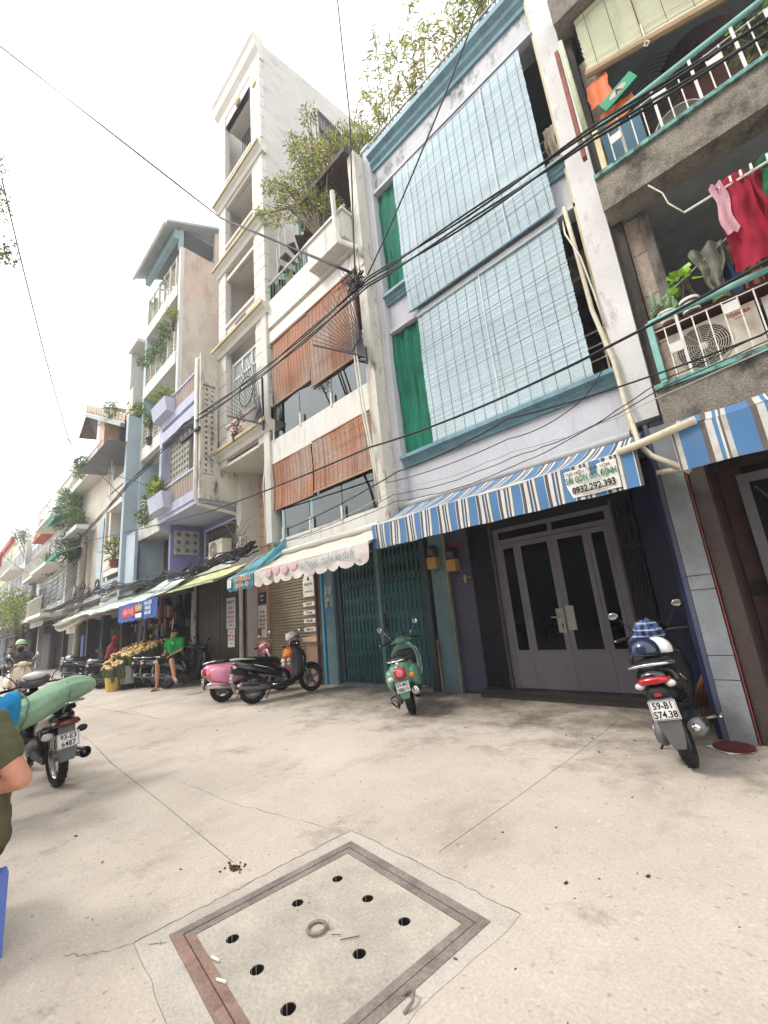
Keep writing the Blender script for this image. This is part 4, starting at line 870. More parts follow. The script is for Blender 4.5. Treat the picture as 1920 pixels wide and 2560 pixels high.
# ground floor: ribbed folding shutter
sg = thing('folding_gate', 'grey-brown ribbed folding gate behind the seated man', 'gate', (-12.5, 6, 0))
gm_ = mat('gate_grey', '#5c5348', .5, .12, 2, .03, metal=.25, stain=.3, scol='#2f2a24', sscale=(2, 2, .6))
pieces('gate_rib', MB().box(-13.95, -13.91, 5.96, 6.01, .02, 2.95), gm_, sg, [(i*.075, 0, 0) for i in range(37)])
part('backing', MB().box(-13.95, -11.1, 6.03, 6.05, 0, 2.95), mat('gate_back', '#26221e', .8), sg); part('stile', MB().box(-12.55, -12.47, 5.94, 5.96, 0, 2.95), gm_, sg)
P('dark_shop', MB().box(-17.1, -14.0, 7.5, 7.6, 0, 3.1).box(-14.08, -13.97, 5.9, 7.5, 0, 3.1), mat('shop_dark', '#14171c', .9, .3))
P('shop_pillar', MB().box(-14.25, -13.97, 5.85, 6.0, 0, 3.05), oldw)

# ================================================================ tall pale-green-railing house behind it (X -17.2 .. -13.75)
pinkw = mat('peach_side_wall', '#cfb8a8', .9, .12, .7, .2, stain=.55, scol='#93887c', sscale=(1.4, 1.4, .5), thr=.50, col2='#c8bdb0', mix2=.6)
aqua = mat('pale_aqua', '#a9bcc0', .85, .08); rail_c = mat('rail_beige', '#bdb8a8', .6, .1)
h5 = thing('row_house', 'tall house with a stained peach side wall, slatted balcony railings and a sloping metal roof', 'house', (-15.4, 5.8, 0))
P = lambda n, mb, m, **k: part(n, mb, m, h5, **k)
P('side_wall', wall_x([(5.15, 8.2), (12, 8.2), (12, 18.9), (9, 18.75), (6.35, 17.3), (6.35, 15.75), (5.15, 15.75)], [R4(7.0, 7.55, 15.7, 17.4)], -13.85, -13.72), pinkw)
P('brick_patch', MB().box(-13.73, -13.70, 5.2, 6.3, 8.8, 9.2), mat('bare_brick', '#8a4b3a', .9, .3, 8, .2, stain=.5, scol='#b9ada0'))
part('side_window', MB().box(-13.75, -13.70, 7.0, 7.06, 15.7, 17.4).box(-13.75, -13.70, 7.5, 7.55, 15.7, 17.4).box(-13.75, -13.7, 7.06, 7.5, 16.5, 16.55), clean_white, h5)
P('roof', MB().prism('x', [(4.45, 16.35), (4.45, 16.45), (9, 18.9), (9, 18.8)], -17.2, -13.55), mat('roof_grey', '#a9b0ae', .6, .1)); P('eave_beam', MB().box(-17.0, -13.8, 4.8, 5.0, 16.1, 16.5), mat('aqua_beam', '#8fa6ab', .7))
P('gutter', MB().tube([(-17.2, 4.40, 16.3), (-13.6, 4.40, 16.3)], .06, 8), clean_white); P('eave_post', MB().box(-13.95, -13.8, 5.0, 5.15, 15.7, 16.6), MATS['aqua_beam'])
P('ceiling_grid', MB().box(-17, -13.9, 5.0, 8.4, 16.75, 16.8), mat('dark_ceiling', '#85858a', .8))
P('front_column', MB().box(-13.86, -13.70, 5.02, 5.16, 8.2, 15.7), clean_white)
P('back_wall', MB().box(-17.2, -13.8, 6.6, 6.7, 5.2, 17), aqua); P('left_column', MB().box(-17.3, -17.1, 5.0, 6.6, 5.2, 15.5), aqua)
bz = [(14.1, 15.4), (11.25, 12.3), (8.55, 9.6), (5.35, 6.4)]
for i, (zb, zt) in enumerate(bz):
    xr = -13.86 if i < 2 else -14.0
    P('balcony_slab', MB().box(-17.2, xr, 4.98, 6.6, zb-.5, zb), white_wall)
    r = part('railing', MB().box(-17.1, xr, 5.0, 5.05, zt-.04, zt), rail_c, h5)
    for j in range(6): part('rail_bar', MB().box(-17.1, xr, 5.01, 5.03, zb+.1+j*.16, zb+.135+j*.16), rail_c, r)
    for j in range(6): part('rail_post', MB().box(-17.05+j*.6, -16.98+j*.6, 4.98, 5.05, zb, zt), rail_c, r)
for z in (13.5, 10.6): P('ceiling_lamp', MB().cyl((-14.5, 5.6, z-.02), (-14.5, 5.6, z+.06), .18, n=14), mat('lamp_dark', '#6d675c', .6))
P('brown_wall', MB().box(-17.2, -13.9, 5.78, 5.9, 3.0, 4.9), mat('brown_stone', '#6f5248', .7, .2, 3, .1)); P('plain_door', MB().box(-15.3, -14.5, 5.70, 5.78, 3.1, 4.5), mat('door_olive', '#4e5348', .6)); P('door_frame', MB().box(-15.38, -15.3, 5.68, 5.78, 3.1, 4.55).box(-15.38, -14.5, 5.68, 5.78, 4.5, 4.57), clean_white)
P('curved_wall', MB().prism('z', [(-17.2, 5.0), (-16.9, 5.05), (-16.7, 5.3), (-16.6, 5.8), (-17.2, 5.9)], 2.9, 4.85), aqua)
P('wall_top', MB().box(-17.2, -13.95, 5.6, 5.78, 2.7, 3.05), old_conc)

# ================================================================ next houses to the left
bcol = mat('blue_grey_column', '#a3b1b8', .85, .06, 1, .1)
h6 = thing('row_house', 'pale blue-grey house fin with potted palm on its ledge, beside the large umbrella', 'house', (-18.6, 5.2, 0))
P = lambda n, mb, m, **k: part(n, mb, m, h6, **k)
P('fin_wall', MB().box(-17.55, -17.3, 4.55, 6.5, 2.9, 10.0), bcol); P('fin_wall', MB().box(-17.3, -16.25, 4.68, 4.78, 2.9, 5.1), bcol)
P('back_wall', MB().box(-20.6, -17.5, 5.9, 6.0, 2.5, 9.4), mat('beige_grey', '#b5ada2', .85, .08)); P('left_wall', MB().box(-20.7, -20.4, 4.9, 7, 2.5, 9.4), clean_white); P('left_wall', MB().box(-18.5, -18.35, 4.8, 7, 9.4, 13.5), clean_white)
P('back_wall', MB().box(-18.4, -17.3, 6.2, 6.3, 9.4, 13.6), MATS['beige_grey'])
for zb in (10.6, 7.1, 4.3):
    xl = -18.4 if zb > 10 else -20.4
    P('balcony_slab', MB().box(xl, -17.55, 4.75, 5.9, zb-.35, zb), clean_white); P('balcony_wall', MB().box(xl, -17.55, 4.72, 4.84, zb-.1, zb+.85 if zb < 13 else zb), mat('panel_cream', '#c4bbae', .85, .08))
    P('balcony_groove', MB().box(xl+.15, -18.0, 4.70, 4.72, zb+.3, zb+.36), grey_wall)
P('roof_slab', MB().box(-18.5, -17.3, 4.7, 7, 13.5, 13.65), clean_white); P('dark_window', MB().box(-19.2, -18.2, 5.85, 5.9, 8.0, 9.6), MATS['pane_dark']); P('dark_window', MB().box(-18.7, -17.7, 5.85, 5.9, 4.9, 5.8), MATS['pane_dark'])
P('glass_front', MB().box(-20.3, -17.8, 4.66, 4.68, 2.6, 3.7), bal)
umb = thing('parasol', 'large square grey parasol opened over the third level balcony', 'parasol', (-19.6, 4.6, 7.9))
part('canopy', MB().rings([[(-22.1, 3.9, 8.9), (-17.3, 3.9, 8.8), (-17.3, 5.3, 8.95), (-22.1, 5.3, 9.0)], [(-19.8, 4.6, 9.45), (-19.6, 4.6, 9.45), (-19.6, 4.7, 9.45), (-19.8, 4.7, 9.45)]]), mat('grey_canvas', '#77787c', .8, .08), umb)
part('pole', MB().cyl((-19.7, 4.65, 7.1), (-19.7, 4.65, 9.4), .03), clean_white, umb)
for sx_ in (-1, 1):
    for sy_ in (-1, 1): part('rib', MB().cyl((-19.7, 4.65, 9.1), (-19.7+sx_*2.2, 4.65+sy_*.65, 8.92), .015, n=5), clean_white, umb)
h7 = thing('row_house', 'house with brown stone top storey under a slanting tiled roof and planted balconies', 'house', (-23, 5.2, 0))
P = lambda n, mb, m, **k: part(n, mb, m, h7, **k)
bst = mat('brown_rubble', '#6d5148', .85, .3, 3, .2, stain=.6, scol='#3a2c28', sscale=(3, 3, 3), thr=.5)
P('top_storey', MB().box(-30.0, -20.8, 5.85, 8.5, 9.4, 11.9), bst)
P('rubble_panel', MB().prism('y', [(-26.9, 11.5), (-21.0, 11.0), (-21.0, 12.2), (-26.9, 14.9)], 5.7, 5.85), bst)
def slab4(q, th):
    return MB()._a([tuple(p) for p in q]+[(p[0], p[1], p[2]-th) for p in q], [(0, 1, 2, 3), (7, 6, 5, 4), (0, 4, 5, 1), (1, 5, 6, 2), (2, 6, 7, 3), (3, 7, 4, 0)])
rp = mat('roof_pinkish', '#b9a994', .8, .15, 6)
P('roof', slab4([(-25.4, 4.6, 13.55), (-18.0, 4.6, 10.0), (-21.1, 5.4, 11.9), (-30.0, 5.4, 16.3)], .06), rp)
P('roof', slab4([(-30.0, 5.42, 16.3), (-21.1, 5.42, 11.9), (-21.1, 9, 12.2), (-30.0, 9, 16.5)], .06), rp)
P('gutter', MB().beam((-24.9, 4.55, 13.15), (-18.1, 4.55, 9.9), .16), mat('gutter_grey', '#8f9896', .6))
for k_ in range(15): P('roof_rib', MB().beam((-25.2+k_*.5, 4.6, 13.5-k_*.24), (-29.6+k_*.6, 5.4, 16.14-k_*.297), .05), rp)
P('soffit', slab4([(-25.4, 4.65, 13.5), (-28.3, 4.9, 13.25), (-28.85, 5.9, 13.6), (-28.75, 5.9, 14.9)], .08), bst)
P('pillar', MB().box(-23.35, -22.3, 4.85, 5.4, 9.3, 12.1), mat('peach_pillar', '#bd9a86', .8, .08)); P('pillar_cap', MB().box(-23.5, -22.15, 4.8, 5.5, 12.05, 12.25), clean_white)
P('body', MB().box(-26.5, -20.7, 5.0, 9, 2.5, 9.2), mat('greyish_cream', '#bcb4a6', .85, .1, 1, .1, stain=.25, scol='#8c8479')); P('side_wall', MB().box(-20.85, -20.7, 4.8, 6, 2.5, 9.2), MATS['greyish_cream'])
P('narrow_window', MB().box(-21.6, -21.1, 4.95, 5.0, 4.3, 6.6), MATS['pane_dark']); P('terrace_slab', MB().box(-26.6, -20.6, 4.4, 5.2, 9.1, 9.4), clean_white); P('blue_panel', MB().box(-22.3, -21.6, 4.93, 5.0, 3.0, 6.8), bcol)
r = part('railing', MB().box(-26.5, -20.9, 4.45, 4.5, 10.2, 10.25), rail_c, h7); pieces('rail_bar', MB().box(-26.4, -26.36, 4.46, 4.49, 9.4, 10.2), rail_c, r, [(i*.25, 0, 0) for i in range(22)])
P('balcony_slab', MB().box(-26.5, -23.2, 4.2, 5, 6.6, 6.8), clean_white)

# ================================================================ far houses, each with windows and balconies
def far_house(x0, x1, y, z, wallc, label, floors=3, balc=True, roof=None, seed=0, wcol='#3c3f42', z0=0):
    rr = random.Random(seed); t = thing('row_house', label, 'house', ((x0+x1)/2, y, 0))
    part('wall', MB().box(x0, x1, y, y+8, z0, z), mat('wall_'+wallc.strip('#'), wallc, .85, .1, 1, .1, stain=.25, scol='#6b655c', sscale=(2, 2, .4)), t)
    fh = (z-3)/floors
    for i in range(floors):
        zb = 3+i*fh
        for k in range(3):
            xa = x0+(x1-x0)*(.10+.3*k); xb = xa+(x1-x0)*.2
            wn_ = part('window', MB().box(xa-.05, xb+.05, y-.04, y, zb+fh*.22, zb+fh*.82), clean_white, t); part('pane', MB().box(xa, xb, y-.06, y-.04, zb+fh*.26, zb+fh*.78), mat('pane_'+wcol.strip('#'), wcol, .3), wn_)
        # windows on the flank that faces the camera
        for k in range(2): part('window', MB().box(x1, x1+.04, y+.6+k*1.6, y+1.4+k*1.6, zb+fh*.3, zb+fh*.75), MATS['pane_'+wcol.strip('#')], t)
        if balc:
            part('balcony_slab', MB().box(x0+.1, x1-.1, y-.9, y, zb-.12, zb+.04), clean_white, t)
            r_ = part('railing', MB().box(x0+.1, x1-.1, y-.9, y-.86, zb+.85, zb+.9), rail_c, t)
            pieces('rail_bar', MB().box(x0+.15, x0+.19, y-.89, y-.87, zb+.04, zb+.85), rail_c, r_, [(j*.28, 0, 0) for j in range(int((x1-x0-.3)/.28))])
    if roof: part('roof', MB().prism('y', [(x0-.3, z), (x1+.3, z), ((x0+x1)/2, z+1.2)], y-.6, y+8), mat('roof_'+roof.strip('#'), roof, .8, .2, 6), t)
    else: part('parapet', MB().box(x0, x1, y-.05, y+.1, z, z+.7), clean_white, t)
    return t
far_house(-31.5, -26.7, 4.6, 10.6, '#b9b6ae', 'pale house with planted curved balconies beyond the brown stone house', 3, seed=1, z0=3.0)
far_house(-36.0, -31.6, 4.8, 8.2, '#c9c4ba', 'low pale house with bright orange tiled roof far down the street', 2, roof='#b8603c', seed=2, z0=3.0)
far_house(-42.0, -36.2, 4.9, 9.0, '#aebccb', 'far plain light blue house standing past the orange roof', 3, balc=False, seed=3, z0=3.0)
far_house(-50.0, -42.2, 4.6, 9.6, '#c2bdb2', 'far grey-white house with planted roof terrace', 3, seed=4, z0=3.0)
far_house(-60.0, -50.2, 4.6, 10.8, '#c9b27a', 'far yellow house edged in red with a green shuttered window', 3, balc=False, z0=3.0, seed=5, wcol='#3d7f74')
far_house(-74.0, -60.2, 3.6, 10.0, '#c4bcb0', 'farthest pale house at the end of the street', 3, seed=6, z0=3.0)
far_house(-90.0, -74.2, 1.0, 11.0, '#b3aca3', 'grey house closing the view where the street bends', 3, seed=7)
f5 = [o for o in bpy.data.objects if o.get('label', '').startswith('far yellow')][0]
part('red_edge', MB().box(-60.1, -59.7, 4.3, 4.6, 3, 11.3).box(-59.7, -50.2, 4.3, 4.58, 10.9, 11.4), mat('red_paint', '#a8283a', .7), f5)
for i, (x, y, z, s_, lab) in enumerate(((-27.2, 3.6, 7.6, 1.5, 'upper small green fabric awning over a far balcony'), (-25.8, 3.5, 5.6, 1.5, 'lower small green fabric awning hanging over far plants'))):
    awning(lab, x, x+s_*1.6, 4.4, z+.3, 3.6, z-.15, .15, mat('green_fabric', '#1d8a6c', .8, .15, 4), tube=False, nseg=8)

# ---------------------------------------------------------------- houses across the lane (seen in the door glass)
far_house(-16, -9.2, -14.5, 11, '#a59c8e', 'beige house on the other side of the lane, left of the camera', 3, seed=8)
far_house(-9, -3.2, -14.5, 9.5, '#8d8f92', 'grey house on the other side of the lane, behind the camera', 2, seed=9)
far_house(-3, 4.5, -14.5, 12.5, '#a08d7d', 'tan house on the other side of the lane, right behind the camera', 3, seed=10)
# ================================================================ scooters
rubber = mat('tyre_rubber', '#1b1a1a', .85, .15, 30, .3, 120, obj=True)
blackp = mat('black_gloss', '#0c0c0e', .22, .05, 3, 0, obj=True, spec=.6, coat=.5)
blackm = mat('black_plastic', '#1d1d1f', .55, .08, 8, .05, obj=True)
seatm = mat('seat_vinyl', '#141415', .5, .1, 10, .08, obj=True)
alloy = mat('alloy', '#8b8a86', .35, .1, 8, .02, metal=.7, obj=True)
chrome = mat('chrome', '#d5d4d0', .15, .03, 8, 0, metal=.95, obj=True)
greyp = mat('grey_plastic', '#6a6a6d', .5, .1, 5, .05, obj=True)
redl = mat('red_lens', '#a3131f', .18, .05, 5, 0, obj=True, coat=.6)
pinkl = mat('pink_lens', '#d9707c', .2, .05, 5, 0, obj=True, coat=.5)
amber = mat('amber_lens', '#d9762c', .2, .05, 5, 0, obj=True, coat=.5)
clearl = mat('clear_lens', '#c9c3ba', .15, .05, 5, 0, obj=True, coat=.6)
platem = mat('plate_white', '#d6d5cf', .45, .05, 9, 0, obj=True)
ink = mat('plate_ink', '#17171a', .6, 0, 5, 0, obj=True)
mirg = mat('mirror_face', '#b9bcb8', .08, .02, 3, 0, metal=.9, obj=True)
springm = mat('spring_dark', '#2b2b2d', .4, .1, 5, 0, metal=.5, obj=True)
def torus(c, R_, r, n=36, k=10, flat=1.0):
    rs = []
    for i in range(n):
        a = 2*pi*i/n
        rs.append([(c[0]+(R_+r*cos(2*pi*j/k))*cos(a), c[1]+r*flat*sin(2*pi*j/k), c[2]+(R_+r*cos(2*pi*j/k))*sin(a)) for j in range(k)])
    return MB().rings(rs, close=True)
def loftz(secs, n=18, e=2.6):
    """stations along z: (z, x centre, half x, half y)"""
    rs = []
    for z_, xc, hx, hy in secs:
        rs.append([(xc+hx*math.copysign(abs(cos(2*pi*i/n))**(2/e), cos(2*pi*i/n)), hy*math.copysign(abs(sin(2*pi*i/n))**(2/e), sin(2*pi*i/n)), z_) for i in range(n)])
    return MB().rings(rs)
def arc_shell(cx, cz, r, a0, a1, hw, th=.012, n=14, flare=.3):
    rs = []
    for i in range(n+1):
        a = radians(a0+(a1-a0)*i/n); c_, s_ = cos(a), sin(a); w_ = hw*(1-.35*abs(2*i/n-1)**3)
        sec = [(-w_, -.045), (-w_, -.01), (-w_*.6, .012), (0, .02), (w_*.6, .012), (w_, -.01), (w_, -.045), (w_-th, -.045), (w_-th, -.015), (0, .005), (-w_+th, -.015), (-w_+th, -.045)]
        rs.append([(cx+(r+q)*c_, y_, cz+(r+q)*s_) for y_, q in sec])
    return MB().rings(rs)
def wheel(t, x, r, tw, mrim, spokes=5, wire=False):
    wh = part('wheel', torus((x, 0, r), r-tw*.5, tw*.5, 40, 10), rubber, t, smooth=True)
    tread = MB()
    for i in range(40):
        a = 2*pi*i/40; M = Matrix.Translation((x+r*.992*cos(a), .012*(1 if i % 2 else -1), r+r*.992*sin(a))) @ Matrix.Rotation(-a, 4, 'Y') @ Matrix.Rotation(.5 if i % 2 else -.5, 4, 'X')
        tread.obox(M, .008, tw*.55, .008)
    part('tread', tread, rubber, wh)
    part('rim', torus((x, 0, r), r-tw*.98, .012, 36, 6, flat=2.2), mrim, wh, smooth=True)
    sp = MB(); ri = r-tw
    if wire:
        for i in range(24):
            a = 2*pi*i/24; sp.cyl((x+.03*cos(a+.5), .02*(-1)**i, r+.03*sin(a+.5)), (x+ri*cos(a), 0, r+ri*sin(a)), .002, n=4)
    else:
        for i in range(spokes):
            for d_ in (-.12, .12):
                a = 2*pi*i/spokes+.3; sp.beam((x+.04*cos(a), 0, r+.04*sin(a)), (x+ri*cos(a+d_), 0, r+ri*sin(a+d_)), .022, .02)
    part('spokes', sp, mrim, wh); part('hub', MB().lathe([(.055, -.04), (.06, -.02), (.06, .02), (.055, .04)], (x, 0, r), 16, 'y'), alloy if wire else mrim, wh, auto=True)
    part('brake_disc', MB().lathe([(.095, .045), (.095, .05), (.06, .05), (.06, .045)], (x, 0, r), 20, 'y'), alloy, wh, auto=True)
    return wh
def plate(t, x, z, tilt, l1, l2, y=0., yaw=0.):
    M = Matrix.Translation((x, y, z)) @ Matrix.Rotation(yaw, 4, 'Z') @ Matrix.Rotation(tilt, 4, 'Y')
    p_ = part('number_plate', MB().obox(M, .006, .19, .14), platem, t)
    # lettering faces the rear: right = -y, up = z
    F = M @ frameM((-.0045, 0, 0), (0, -1, 0), (0, 0, 1))
    bd = MB()
    for a, b, c_, d in ((0, .064, .176, .003), (0, -.064, .176, .003), (.088, 0, .003, .128), (-.088, 0, .003, .128)): bd.obox(F @ Matrix.Translation((a, b, 0)), c_, d, .002)
    part('plate_border', bd, ink, p_)
    part('plate_lettering', text_mb(l1, .066, F @ Matrix.Translation((0, .031, 0)), .001, sx=.92, bold=.0012), ink, p_)
    part('plate_lettering', text_mb(l2, .068, F @ Matrix.Translation((0, -.033, 0)), .001, sx=.90, bold=.0012), ink, p_)
def mirror(t, s_, bx=.93, bz=1.03, reach=.30, top=1.22, m=None, round_=False):
    st = part('mirror', MB().tube([(bx, s_*.17, bz), (bx+.02, s_*.20, bz+.06), (bx+.03, s_*(reach-.03), top-.03)], .006, 6), chrome if round_ else blackm, t, smooth=True)
    part('mirror_shell', MB().ball((bx+.035, s_*(reach+.02), top+.02), (.02, .062 if not round_ else .05, .042 if not round_ else .05), 14, 8), m or (chrome if round_ else blackm), st, smooth=True)
    part('mirror_glass', MB().lathe([(.0, 0), (.045, 0), (.045, -.003), (0, -.003)], (0, 0, 0), 16, 'x') if 0 else MB().ball((bx+.017, s_*(reach+.02), top+.02), (.006, .054 if not round_ else .043, .036 if not round_ else .043), 14, 8), mirg, st, smooth=True)
def scooter(label, loc, head, lean, style='modern', paint=None, seatcol=None, l1='59-B1', l2='574.38', tail=redl, group=None, steer=0., trim=None, detail=True, name='motor_scooter', cat='scooter', fender=None, rackm=chrome):
    paint = paint or blackp
    t = thing(name, label, cat, loc, group, rot=(0, 0, 0), local=True)
    t.rotation_euler = (Matrix.Rotation(radians(head), 4, 'Z') @ Matrix.Rotation(radians(-lean), 4, 'X')).to_euler()
    B = lambda n, mb, m, s=True, **k: part(n, mb, m, t, smooth=s, **k)
    if style == 'modern':
        r = .275; wheel(t, 0, r, .10, greyp if detail else blackm, 5); wheel(t, 1.27, r, .09, greyp if detail else blackm, 5)
        B('rear_body', MB().loft([(-.40, .05, .74, .79), (-.33, .11, .69, .82), (-.18, .145, .63, .82), (.05, .155, .56, .80), (.3, .15, .48, .77), (.48, .13, .42, .73), (.60, .09, .36, .60)], 20), paint)
        B('seat', MB().loft([(-.26, .10, .80, .84), (-.15, .135, .80, .872), (.05, .145, .79, .862), (.2, .14, .77, .835), (.38, .13, .75, .82), (.52, .10, .70, .80), (.62, .07, .62, .74)], 20), seatm)
        B('side_panel', MB().loft([(-.28, .15, .66, .72), (0, .17, .56, .70), (.3, .165, .47, .62), (.5, .14, .40, .50)], 16), trim or blackm)
        B('floorboard', MB().loft([(.42, .13, .25, .33), (.6, .15, .24, .31), (.8, .15, .24, .31), (.92, .12, .26, .40)], 14), blackm)
        B('belly', MB().loft([(.1, .09, .22, .42), (.5, .12, .18, .30), (.85, .10, .20, .32)], 12), blackm)
        B('leg_shield', loftz([(.27, .90, .06, .10), (.42, .96, .06, .17), (.6, 1.0, .065, .20), (.76, 1.0, .075, .19), (.9, .97, .075, .14), (.97, .95, .05, .08)]), blackm)
        B('front_apron', loftz([(.36, 1.03, .04, .07), (.5, 1.07, .06, .14), (.68, 1.09, .08, .17), (.82, 1.06, .08, .15), (.93, 1.02, .05, .09)]), paint)
        B('handlebar_cover', MB().loft([(.82, .05, .98, 1.03), (.88, .12, .95, 1.06), (.96, .15, .94, 1.08), (1.04, .12, .94, 1.06), (1.10, .06, .97, 1.03)], 16), paint)
    elif style in ('vespa', 'pink', 'cream'):
        r = .245; wheel(t, 0, r, .105, blackm if style == 'vespa' else greyp, 5); wheel(t, 1.27, r, .10, greyp, 5)
        B('rear_body', MB().loft([(-.36, .05, .58, .70), (-.31, .13, .48, .75), (-.2, .185, .42, .77), (-.02, .215, .38, .77), (.2, .205, .36, .76), (.4, .16, .36, .73), (.52, .11, .34, .66), (.60, .08, .32, .5)], 22, 2.3), paint)
        for s_ in (-1, 1): B('side_cowl', MB().loft([(-.28, .03, .50, .64, s_*.15), (-.18, .06, .40, .68, s_*.18), (.02, .07, .34, .67, s_*.195), (.22, .06, .35, .62, s_*.185), (.38, .03, .40, .54, s_*.155)], 16, 2.2), paint)
        B('seat', MB().loft([(-.28, .09, .77, .80), (-.16, .135, .77, .845), (.05, .14, .76, .84), (.22, .135, .75, .81), (.38, .125, .73, .80), (.5, .09, .69, .77)], 20), seatcol or seatm)
        B('floorboard', MB().loft([(.42, .13, .24, .31), (.6, .16, .23, .285), (.82, .16, .23, .285), (.93, .13, .26, .40)], 14), blackm)
        B('leg_shield', loftz([(.25, .93, .025, .13), (.42, .97, .022, .20), (.62, .99, .022, .225), (.78, .985, .025, .21), (.90, .96, .03, .14), (.96, .94, .04, .07)]), paint)
        B('shield_edge', MB().tube([(.915, -.14, .26), (.945, -.22, .45), (.965, -.24, .64), (.96, -.22, .80), (.945, -.12, .92), (.935, 0, .95), (.945, .12, .92), (.96, .22, .80), (.965, .24, .64), (.945, .22, .45), (.915, .14, .26)], .010), chrome)
        B('glove_box', loftz([(.56, .91, .04, .16), (.66, .90, .06, .18), (.80, .90, .05, .16), (.84, .91, .03, .12)]), blackm)
        B('front_apron', loftz([(.36, 1.03, .03, .05), (.55, 1.04, .05, .07), (.75, 1.02, .05, .055), (.92, .98, .04, .04)]), paint)
        B('handlebar_cover', MB().loft([(.83, .05, .96, 1.02), (.88, .10, .93, 1.05), (.95, .13, .92, 1.07), (1.03, .10, .93, 1.06), (1.08, .06, .96, 1.02)], 16, 2.1), paint)
        for s_ in (-1, 1): B('bar_shroud', MB().loft([(.90, .04, .96, 1.01, s_*.14), (.93, .06, .95, 1.02, s_*.15), (.96, .04, .97, 1.0, s_*.16)], 10), paint)
    else:   # underbone with big wire wheels
        r = .30; wheel(t, 0, r, .085, chrome, wire=True); wheel(t, 1.25, r, .075, chrome, wire=True)
        B('rear_body', MB().loft([(-.34, .05, .70, .76), (-.28, .09, .64, .78), (-.1, .11, .58, .78), (.15, .12, .50, .76), (.4, .11, .44, .70), (.6, .08, .40, .55)], 18), paint)
        B('seat', MB().loft([(-.30, .10, .77, .81), (-.15, .13, .77, .84), (.1, .135, .76, .83), (.35, .12, .73, .80), (.5, .08, .69, .76)], 18), seatm)
        B('leg_shield', loftz([(.35, .86, .05, .13), (.55, .95, .05, .20), (.75, .98, .05, .19), (.92, .97, .05, .12)]), paint)
        B('frame', MB().tube([(.2, 0, .5), (.55, 0, .42), (.85, 0, .62), (.98, 0, .95)], .045, 10), blackm)
        B('engine', MB().loft([(.30, .10, .26, .40), (.42, .14, .22, .44), (.62, .14, .22, .44), (.72, .10, .28, .40)], 14), greyp if 0 else mat('engine_grime', '#3a3836', .6, .3, 12, .1, metal=.3, obj=True))
        B('chain_case', MB().box(-.05, .42, .10, .13, .26, .34), blackm, False)
        B('handlebar_cover', MB().loft([(.84, .05, .99, 1.04), (.90, .13, .96, 1.09), (1.0, .17, .95, 1.12), (1.08, .12, .97, 1.08), (1.12, .05, 1.0, 1.04)], 16), mat('grey_cowl', '#4d4e52', .3, .05, obj=True))
        B('headlamp', MB().ball((.92, 0, 1.10), (.10, .12, .05), 14, 8), clearl)
    # common mechanical parts
    B('front_fender', arc_shell(1.27 if style != 'cub' else 1.25, r, r+.03, 15, 150, .065 if style != 'vespa' else .085), paint)
    for s_ in (-1, 1): B('fork_leg', MB().tube([(1.08, s_*.06, .62), (1.25, s_*.075, r)], .02, 8), alloy if style != 'vespa' else blackm)
    B('handlebar', MB().tube([(.86, -.35, .985), (.90, -.2, 1.0), (.94, 0, 1.0), (.90, .2, 1.0), (.86, .35, .985)], .012, 8), blackm)
    for s_ in (-1, 1): B('brake_cable', MB().tube([(.92, s_*.18, 1.0), (1.0, s_*.16, 1.09), (1.06, s_*.06, 1.0), (1.08, s_*.03, .8)], .005, 5), blackm)
    B('throttle_cable', MB().tube([(.90, -.22, 1.0), (.99, -.10, 1.10), (.99, .05, 1.05), (.98, .02, .92)], .004, 5), blackm)
    for s_ in (-1, 1):
        B('grip', MB().cyl((.872, s_*.24, .993), (.856, s_*.36, .983), .018, n=10), rubber); B('grip_end', MB().cyl((.856, s_*.36, .983), (.853, s_*.378, .982), .013, n=8), chrome)
        B('brake_lever', MB().tube([(.93, s_*.19, 1.0), (.96, s_*.26, .99), (.93, s_*.37, .965)], .006, 5), chrome)
        mirror(t, s_, m=paint if style == 'pink' else None, round_=style in ('vespa', 'cream'), reach=.30 if style != 'cub' else .34)
        B('indicator', MB().ball((-.36 if style == 'modern' else -.30, s_*(.11 if style == 'modern' else .15), .70 if style == 'modern' else .56), (.04, .04, .028) if style == 'modern' else (.035, .05, .035), 12, 7), clearl if (s_ > 0 or style == 'modern') else (blackm if style == 'cub' else amber))
    B('shock_absorber', MB().tube([(-.02, .13, .34), (.10, .12, .58)], .018, 8), blackm)
    sp = [(-.015+.115*i/60+.028*cos(i*.9)*.0, .13+.03*cos(i*.9), .35+.23*i/60+.03*sin(i*.9)*.2) for i in range(61)]
    for s_ in ((1, -1) if style in ('modern', 'cub') else (1,)): B('spring', MB().tube([(a, s_*b, c_) for a, b, c_ in sp], .006, 5), springm)
    if style != 'cub':
        B('drive_case', MB().loft([(-.14, .035, .20, .36, .125), (-.05, .05, .17, .38, .13), (.2, .055, .18, .36, .13), (.42, .05, .19, .36, .12), (.5, .03, .22, .32, .11)], 16), greyp)
        B('case_cover', MB().lathe([(.09, .17), (.085, .185), (.05, .19), (.0, .19)], (.0, 0, r), 18, 'y'), alloy)
        B('silencer', MB().tube([(-.32, -.155, .36), (-.30, -.155, .355), (-.05, -.155, .31), (.15, -.14, .27), (.30, -.10, .24)], [.035, .062, .065, .05, .022], 14), greyp if style == 'modern' else chrome)
        B('heat_shield', MB().loft([(-.28, .02, .34, .40, -.205), (-.1, .025, .31, .37, -.21), (.06, .015, .29, .33, -.20)], 12), blackm if style != 'pink' else paint)
        B('silencer_tip', MB().cyl((-.34, -.155, .365), (-.30, -.155, .355), .028, n=12), chrome)
        if style == 'vespa': B('crash_bar', MB().tube([(.0, .16, .30), (-.25, .22, .32), (-.28, .22, .26), (-.1, .19, .16), (.1, .14, .17)], .012, 7), blackm)
    else:
